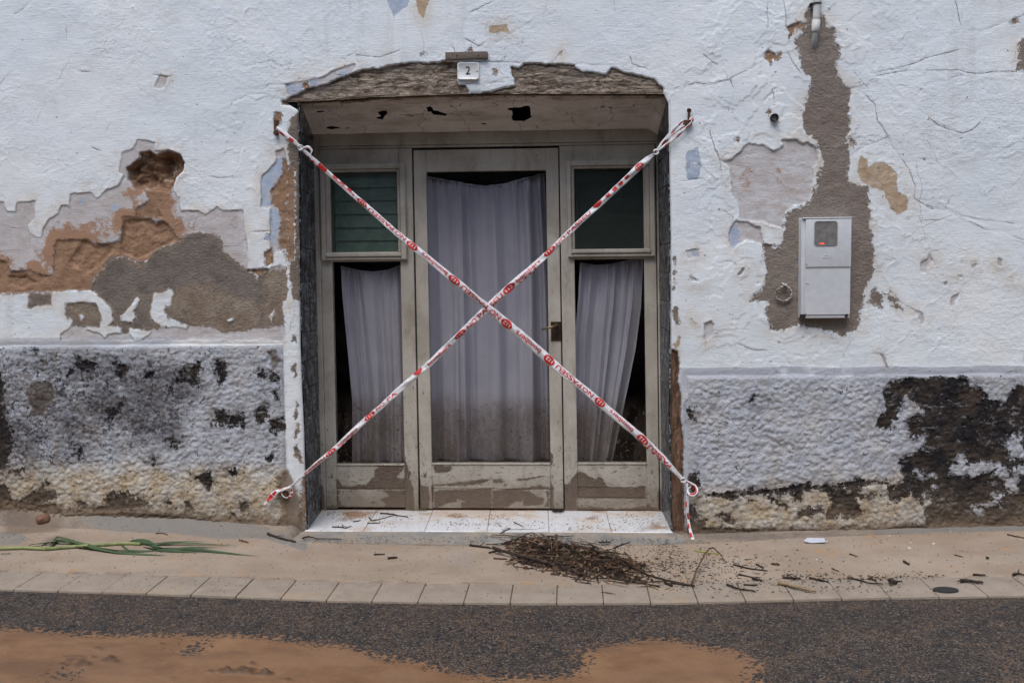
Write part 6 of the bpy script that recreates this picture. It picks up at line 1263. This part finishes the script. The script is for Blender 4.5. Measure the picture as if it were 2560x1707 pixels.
twig("fine dark twig on the right pavement near the frame edge", G3, [(1880, 405), (1935, 418)], .003, seed=34)
twig("long black stick lying across the kerb at far right", G3, [(1912, 588), (1990, 592), (2072, 602)], .008, seed=35, knob=1)
twig("dark twig along the kerb's back edge at far right", G3, [(2005, 542), (2090, 543)], .0045, seed=36)
twig("broken twig clump at the frame's right edge above the kerb", G3, [(2280, 545), (2310, 535), (2352, 548)], .0055, seed=37, knob=3)
twig("small dark pebble like bud on the far right pavement", G3, [(2092, 430), (2110, 434)], .007, seed=38)
twig("reddish root lying along the far right wall foot", G3, [(2235, 265), (2300, 280), (2360, 290)], .004, M_TWR, seed=39)
twig("forked thin twig on the second white tile from the left", P3, [(765, 1040), (800, 1082), (900, 1062), (1080, 1015)], .0032, seed=40, knob=1)
twig("dark stick crossing the second white tile from the left", P3, [(910, 985), (1020, 990), (1140, 1015), (1280, 1033)], .0045, seed=41, knob=2)
twig("small angled twig on the joint of the first two white tiles", P3, [(740, 1115), (840, 1112), (910, 1110), (905, 1092)], .003, seed=42)
twig("twiggy sprig on the front of the leftmost white tile", P3, [(270, 1165), (400, 1172), (450, 1180), (525, 1155)], .0038, seed=43, knob=5)
twig("short stick in the middle of the leftmost white tile", P3, [(552, 1095), (600, 1090), (650, 1075)], .0035, seed=44)
twig("dark stick poking over the front edge of the fourth white tile", P4, [(60, 1200), (100, 1170), (182, 1130)], .0035, seed=45)
twig("thin reddish twig on the fourth white tile", P4, [(235, 1055), (350, 1112)], .0028, M_TWR, seed=46)
twig("stick on the concrete below the fifth tile, right of the heap", P4, [(1500, 1390), (1600, 1350), (1708, 1315)], .0042, seed=47)
twig("dark twig below the fifth tile behind the stick", P4, [(1310, 1318), (1390, 1315), (1460, 1308)], .005, seed=48, knob=2)
twig("short dark twig on the pavement left of the heap's long stick", G2, [(205, 405), (280, 400)], .0045, seed=49)
twig("flat dark twig left of the heap on open pavement", G2, [(302, 430), (365, 425)], .006, seed=50)
def bits(name, label, cells, seed, mats, kind='stuff'):
    """thousands of crumbs of bark and straw as one mesh: little bent prisms"""
    rg = np.random.RandomState(seed); V = []; F = []; MI = []
    for (x, y, z, l, r, yaw, pit, mi) in cells:
        c, s_ = math.cos(yaw), math.sin(yaw); cp, sp = math.cos(pit), math.sin(pit); d = np.array([c*cp, s_*cp, sp]); a = np.array([-s_, c, 0]); b_ = np.cross(d, a); o = len(V)
        for t, k in ((-.5, .8), (0.05, 1.1), (.5, .5)):
            ctr = np.array([x, y, z])+d*l*t+b_*r*(.8 if t == .05 else 0)
            for q in range(3): V.append(ctr+(a*math.cos(q*2.094)+b_*math.sin(q*2.094))*r*k)
        for i in range(2):
            for q in range(3): F.append((o+3*i+q, o+3*i+(q+1) % 3, o+3*i+3+(q+1) % 3, o+3*i+3+q)); MI.append(mi)
        F.append((o, o+2, o+1, o)[:3]+(o,)) if False else None
    me = grid_mesh(name, np.array(V), np.array(F), smooth=False)
    for m in mats: me.materials.append(m)
    me.polygons.foreach_set("material_index", np.array(MI, np.int32)); me.update()
    o = new_obj(name, me); tag(o, label, None, None, kind); return o
# the heap itself: outline traced, height highest along its spine
hp = pixpoly(G2, [(1180,300),(1280,285),(1440,290),(1500,330),(1640,340),(1720,380),(1830,395),(1930,430),(1960,450),(2060,470),(1990,500),(1960,540),(2030,570),(1900,545),(1800,520),(1700,520),(1690,545),(1560,510),(1480,480),(1330,460),(1200,430),(1280,400),(1230,360),(1200,335)], .015)
rg = np.random.RandomState(77); cells = []
xa, xb, ya, yb = hp[:, 0].min()-.06, hp[:, 0].max()+.06, hp[:, 1].min()-.05, hp[:, 1].max()+.05
X = rg.uniform(xa, xb, 60000); Y = rg.uniform(ya, yb, 60000); sd_ = poly_sdf(X+.02*fbm(X, Y, .1, 3, 91), Y+.015*fbm(X, Y, .1, 3, 92), hp)
keep = ((sd_ > -.012) & (rg.rand(60000) < .35+.65*sstep(-.25, .25, fbm(X, Y, .07, 3, 95)))) | ((sd_ > -.08) & (rg.rand(60000) < .07)); X, Y, sd_ = X[keep], Y[keep], sd_[keep]
for x, y, s_ in zip(X[:5200], Y[:5200], sd_[:5200]):
    hgt = max(0, min(s_, .06))*.38*(.6+.8*float(gnoise(np.array(x/.06), np.array(y/.05), 93)))
    z = gz(x, y)+.002+hgt*rg.rand()**.5; kd_ = rg.rand(); big = kd_ < .16
    l, r = (rg.uniform(.03, .11), rg.uniform(.0012, .0030)) if big else ((rg.uniform(.010, .028), rg.uniform(.0012, .0040)) if kd_ < .55 else (rg.uniform(.004, .010), rg.uniform(.0012, .0028)))
    cells.append((x, y, z, l, r, rg.uniform(0, 6.28), rg.uniform(-.5, .5)*(1 if s_ > 0 else .2), rg.choice([0, 0, 0, 0, 0, 0, 0, 0, 1, 1, 1, 2]), ))
ax_ = gp(G2, 2000, 560)-gp(G2, 1100, 400); ya_ = math.atan2(ax_[1], ax_[0])
for i in range(340):                                   # longer twigs lying along the heap and fraying out of it
    q = gp(G2, 1180+900*rg.rand(), 0); t_ = rg.rand(); q = gp(G2, 1150+850*t_+rg.normal(0, 60), 350+170*t_+rg.normal(0, 45)); s_ = float(poly_sdf(np.array([q[0]]), np.array([q[1]]), hp)[0])
    cells.append((q[0], q[1], gz(q[0], q[1])+.003+max(0, min(s_, .06))*.42*rg.rand(), rg.uniform(.06, .20), rg.uniform(.0012, .0032), ya_+rg.normal(0, .55), rg.uniform(-.12, .16), rg.choice([0, 0, 0, 1, 2])))
for i in range(420):                                   # flakes of bark and torn leaf
    j = rg.randint(len(X)); s_ = sd_[j]; cells.append((X[j], Y[j], gz(X[j], Y[j])+.004+max(0, min(s_, .06))*.42*rg.rand(), rg.uniform(.012, .034), rg.uniform(.004, .008), rg.uniform(0, 6.28), rg.uniform(-.7, .7), rg.choice([0, 1, 1, 2])))
o = bits('debris_heap', "dark heap of washed up twigs, bark and straw below the doorstep", cells, 1, [M_TW, M_TWR, mat_twig("straw_chips", (.18, .125, .075), (.30, .22, .14))])
# loose crumbs on pavement, kerb, tiles
cells = []
def crumb(x, y, l, r, mi): cells.append((x, y, gz(x, y)+.0012, l, r, rg.uniform(0, 6.28), rg.uniform(-.1, .1), mi))
for i in range(1500):                                  # general scatter
    x = rg.uniform(-3.0, 2.4); y = rg.uniform(YKB-.24, 5.15); crumb(x, y, rg.uniform(.003, .010), rg.uniform(.0006, .0014), rg.choice([0, 0, 1]))
for i in range(600):                                  # thick to the right of the heap
    q = gp(G3, abs(rg.normal(0, 1))*430-160, 480+rg.normal(0, 70)); crumb(q[0], q[1], .003+rg.exponential(.0065), rg.uniform(.0007, .0024), rg.choice([0, 0, 0, 1]))
for i in range(170): q = gp(G3, 700+1100*rg.rand()**1.5, 552+rg.normal(0, 13)); crumb(q[0], q[1], rg.uniform(.004, .018), rg.uniform(.001, .0024), 0)
for i in range(260): q = gp(G3, rg.uniform(-100, 1500), rg.uniform(560, 660)); crumb(q[0], q[1], rg.uniform(.004, .014), rg.uniform(.0008, .002), rg.choice([0, 1]))
for i in range(520):                                   # grains on the tiles, in clots
    cxs = [(P3, 250, 990, 120, 25), (P3, 1000, 1060, 220, 60), (P3, 1950, 1130, 160, 40), (P4, 80, 1010, 150, 60), (P4, 400, 1080, 250, 60), (P4, 1000, 1120, 250, 40), (P4, 1850, 980, 200, 40), (P4, 1700, 1080, 250, 60)]
    rgi, a, b_, sx_, sy_ = cxs[rg.randint(len(cxs))]; s2 = Z(rgi, [(a+rg.normal(0, sx_), b_+rg.normal(0, sy_))])[0]; q = at_z(s2, zt)
    if -1.42 < q[0] < .52 and YF+.005 < q[1] < YD-.01: cells.append((q[0], q[1], zt+.001, rg.uniform(.003, .014), rg.uniform(.0007, .0018), rg.uniform(0, 6.28), 0, rg.choice([0, 1, 1])))
for i in range(130): q = gp(P3, rg.uniform(0, 2352), rg.uniform(1290, 1380)); crumb(q[0], q[1], rg.uniform(.004, .016), rg.uniform(.0008, .0018), rg.choice([0, 1]))
for i in range(500): q = gp(P4, rg.uniform(300, 2352), rg.uniform(1250, 1500)); crumb(q[0], q[1], rg.uniform(.004, .016), rg.uniform(.0008, .002), rg.choice([0, 0, 1]))
for i in range(160):                                   # straw in the foot of the door
    s2 = Z(P4, [(rg.uniform(720, 860), 900+rg.normal(0, 10))])[0]; q = at_z(s2, zt+.006); cells.append((q[0], min(q[1], YD-.006), zt+.004+rg.rand()*.008, rg.uniform(.008, .024), rg.uniform(.001, .002), rg.uniform(0, 6.28), rg.uniform(-.6, .6), 0))
bits('scattered_crumbs', "loose crumbs of bark and twig scattered over pavement, kerb and step", cells, 2, [M_TW, M_TWR])
# tuft of weed at the foot of the left door gap
m = MBD(); b0 = at_y((1048, 1276), YD-.015)
k = NT("dry_green_weed"); k.bsdf(k.mix(k.ss(.4, .6, k.noise(40, 3, .6)), (.16, .15, .05), (.24, .19, .10)), .8)
for i in range(26):
    a = rg.uniform(0, 6.28); l = rg.uniform(.015, .05); d = Vector((math.cos(a)*.7, -abs(math.sin(a))*.25, rg.uniform(.2, 1))).normalized(); p0 = Vector((rg.uniform(-.04, .05), rg.uniform(-.004, .004), 0)); m.tube([p0, p0+d*l*.6, p0+d*l+Vector((0, 0, -.004))], [.0011, .0009, .0004], 4)
o = m.build('weed', k.m, None); o.location = (b0[0], YD-.017, zt); tag(o, "small dry weed tuft at the door foot between side light and door", 'weed')
# green reed with torn leaves
def reed(label, pts, leaves, seed, r=.0095):
    rg2 = random.Random(seed); W3 = [gp(G1, x, y) for x, y in pts]; o0 = Vector(W3[0])+Vector((0, 0, r)); t = thing('reed_stalk', label, 'reed', tuple(o0), 'green reeds lying on the pavement')
    ks = NT("green_reed_stem"); c = k_ = ks.mix(ks.ss(.3, .7, ks.noise(14, 4, .6)), (.17, .215, .075), (.30, .325, .135)); c = ks.mix(ks.mul(ks.ss(.6, .7, ks.noise(50, 4, .6)), .5), c, (.20, .14, .06)); ks.bsdf(c, .5, None, spec=.4)
    P = [Vector(p)+Vector((0, 0, r))-o0 for p in W3]; m = MBD()
    for a, b_ in zip(P[:-1], P[1:]):
        L = (b_-a).length; d = (b_-a).normalized(); m.tube([a, a+d*L*.04, a+d*L*.5, b_-d*L*.04, b_], [r*1.12, r*.95, r*.9, r*.95, r*1.12], 8)
    m.build('stem', ks.m, t, smooth=True)
    kl = NT("reed_leaf"); c = kl.mix(kl.ss(.3, .7, kl.noise(20, 4, .6, ax=(.3, 1, 1))), (.025, .060, .028), (.06, .105, .045)); c = kl.mix(kl.mul(kl.rand(), .35), c, (.12, .17, .06)); kl.bsdf(c, .5, None, spec=.35)
    for ps, w, h in leaves:
        n = 18; Q = [np.array(gp(G1, x, y)) for x, y in ps]; L = np.linspace(0, 1, len(Q)); V = []; m = MBD()
        for i in range(n+1):
            s = i/n; q = np.array([np.interp(s, L, [p[c_] for p in Q]) for c_ in range(3)]); q2 = np.array([np.interp(min(1, s+.03), L, [p[c_] for p in Q]) for c_ in range(3)])-np.array([np.interp(max(0, s-.03), L, [p[c_] for p in Q]) for c_ in range(3)])
            d = q2/(np.linalg.norm(q2)+1e-9); a = np.cross(d, [0, 0, 1]); tw = .5*math.sin(s*5+seed); a = a*math.cos(tw)+np.array([0, 0, 1])*math.sin(tw); ww = 1.35*w*min(1, 6*s+.25)*(1-s)**.6
            z = h*math.sin(math.pi*min(1, s*1.1))*(1-s*.6)+.004; cc = q+np.array([0, 0, z]); V += [Vector(cc-a*ww)-o0, Vector(cc+np.array([0, 0, -ww*.35]))-o0, Vector(cc+a*ww)-o0]
        m.add(V, [(3*i+j, 3*i+j+1, 3*i+4+j, 3*i+3+j) for i in range(n) for j in range(2)]); lf = m.build('leaf', kl.m, t, smooth=True)
reed("long green reed stalk lying by the left frame edge, leaves fanned to the right", [(-160, 376), (0, 370), (160, 364), (320, 372), (520, 356), (600, 350)],
     [([(330, 370), (390, 300), (400, 302), (520, 335), (640, 350), (760, 378)], .012, .02), ([(450, 350), (560, 345), (700, 380), (860, 402)], .014, .012), ([(520, 356), (640, 372), (800, 395), (1000, 405), (1140, 408)], .010, .006), ([(170, 360), (220, 342), (270, 340), (350, 325), (440, 330)], .008, .012), ([(280, 340), (360, 326), (500, 330), (620, 345)], .009, .01), ([(0, 398), (60, 396), (75, 398)], .004, .001), ([(600, 350), (800, 380), (960, 385), (1100, 375)], .010, .008)], 1)
reed("shorter bright green reed stalk behind the long one, tip leaves spread right", [(640, 345), (720, 342), (800, 335), (880, 333), (960, 338)],
     [([(850, 325), (920, 318), (1000, 330), (1060, 350), (1140, 365)], .016, .016), ([(960, 338), (1100, 335), (1250, 322), (1420, 308)], .007, .010), ([(1000, 340), (1200, 335), (1400, 335), (1640, 342)], .007, .008), ([(1040, 355), (1200, 365), (1400, 380), (1600, 400), (1780, 413)], .009, .006), ([(1040, 365), (1200, 370), (1350, 358), (1500, 350)], .009, .006), ([(980, 350), (1100, 378), (1250, 385), (1420, 385)], .010, .006), ([(820, 325), (850, 360), (890, 385), (905, 392)], .004, .006)], 2, .009)
# stone, paper, dark disc for the drain hole, pebbles
c = gp(G1, 297, 185); bm = bmesh.new(); bmesh.ops.create_icosphere(bm, subdivisions=3, radius=1)
for v in bm.verts:
    n = v.co.normalized(); kx = max(abs(n.x), abs(n.y)*.9, abs(n.z)*1.05)**.45; v.co = Vector((n.x*.038, n.y*.032, n.z*.026))/kx*.92; v.co *= 1+.10*float(gnoise(np.array(n.x*1.7+3), np.array(n.y*1.7+n.z*2.1), 5))
me = bpy.data.meshes.new('stone'); bm.to_mesh(me); bm.free(); o = new_obj('stone', me, mat_plain("reddish_stone", (.24, .125, .085), .85, .35, 35, .006)); o.location = (c[0], c[1], c[2]+.022); o.rotation_euler = (.2, -.2, .5); tag(o, "reddish brown angular stone at the foot of the left wall", 'stone')
q = [gp(G3, *p) for p in ((845, 310), (870, 296), (985, 293), (997, 326), (900, 326), (852, 322))]; o0 = np.mean(q, 0); m = MBD(); n = len(q)
m.add([(p[0]-o0[0], p[1]-o0[1], p[2]-o0[2]+.006+.004*(i % 2)) for i, p in enumerate(q)]+[(p[0]-o0[0], p[1]-o0[1], p[2]-o0[2]+.005+.004*(i % 2)) for i, p in enumerate(q)]+[(0, 0, .010), (0, 0, .009)], [(i, (i+1) % n, 2*n) for i in range(n)]+[(n+(i+1) % n, n+i, 2*n+1) for i in range(n)]+[(i, n+i, n+(i+1) % n, (i+1) % n) for i in range(n)])
o = m.build('paper_scrap', mat_plain("damp_white_paper", (.62, .63, .70), .8, .12, 60, .001), None); o.location = o0; tag(o, "torn scrap of white paper on the pavement near the right wall", 'paper')
c = gp(G3, 1818, 640); m = MBD(); q = [(.050*math.cos(2*math.pi*i/24), .034*math.sin(2*math.pi*i/24)) for i in range(24)]  # dark disc laid on the kerb in place of an open drain hole
m.add([(x, y, .004) for x, y in q]+[(x*1.05, y*1.05, -.004) for x, y in q]+[(x*.8, y*.8, .0055) for x, y in q], [tuple(48+i for i in range(24))]+[(24+i, 24+(i+1) % 24, (i+1) % 24, i) for i in range(24)]+[(i, (i+1) % 24, 48+(i+1) % 24, 48+i) for i in range(24)])
o = m.build('lid', mat_plain("drain_hole_dark", (.045, .043, .042), .7, .3, 60, .002), None); o.location = (c[0], c[1], c[2]); tag(o, "flat dark oval disc standing in for a drain hole in the kerb at right", 'disc')
for i, (x, y) in enumerate(((735, 295), (1005, 308), (1568, 355), (1733, 325), (1577, 315), (1850, 242), (1433, 270), (935, 432))):
    c = gp(G3, x, y); m = MBD(); r = .006 if i not in (2, 3) else .009; a = [2*math.pi*j/7 for j in range(7)]; m.add([(r*math.cos(t), r*.8*math.sin(t), 0) for t in a]+[(r*.6*math.cos(t+.3), r*.5*math.sin(t+.3), r*.55) for t in a], [tuple(7+j for j in range(7))]+[(j, (j+1) % 7, 7+(j+1) % 7, 7+j) for j in range(7)])
    o = m.build('plaster_flake', mat_flake if i else (mat_flake := mat_plain("fallen_white_plaster", (.70, .70, .70), .9, .1, 30, 0)), None); o.location = (c[0], c[1], c[2]-.001); o.rotation_euler = (0, 0, i*1.1); tag(o, "tiny white plaster flake fallen on the pavement along the right wall", 'plaster flake', 'fallen plaster flakes along the right wall')
k = NT("fresh_green_stalk"); k.bsdf((.30, .34, .06), .6)
twig("thin yellow green stalk on the pavement right of the tape end", G3, [(102, 375), (160, 385), (270, 398)], .0035, k.m, 'green_stalk', 'stalk', None, seed=60)

# ------------------------------------------------------------------ added house, unseen behind the camera: closes the low sky, stands in window reflections
oh = thing('house', "plain stone coloured house added out of view across the street to close the low sky", 'house', (-.3, -1.9, 0))
mo = mat_plain("stone_coloured_render", (.30, .26, .22), sc=3); mw = mat_plain("brown_shutter_paint", (.10, .07, .05)); 
def oput(m, name, mat, par=oh, **kw):
    o = m.build(name, mat, None, **kw); o.parent = par; o.matrix_parent_inverse = Matrix.Translation(oh.location).inverted() if par is oh else Matrix.Identity(4); return o
m = MBD(); m.box(-9, 8.4, -7.5, -1.9, -.1, 4.5); oput(m, 'wall', mo)
m = MBD(); m.box(-9.2, 8.6, -7.7, -1.65, 4.5, 4.62); oput(m, 'roof', mat_plain("clay_roof", (.28, .13, .08)))
for x in (-6.5, -3.2, 2.6, 5.6):
    for z in (1.0, 2.9):
        m = MBD(); m.box(x-.5, x+.5, -1.9, -1.86, z, z+1.3); w_ = oput(m, 'window', mw)
        m = MBD(); m.box(x-.6, x+.6, -1.9, -1.80, z-.1, z); oput(m, 'sill', mo, w_)
m = MBD(); m.box(-.9, .3, -1.9, -1.85, 0, 2.2); oput(m, 'door', mw)
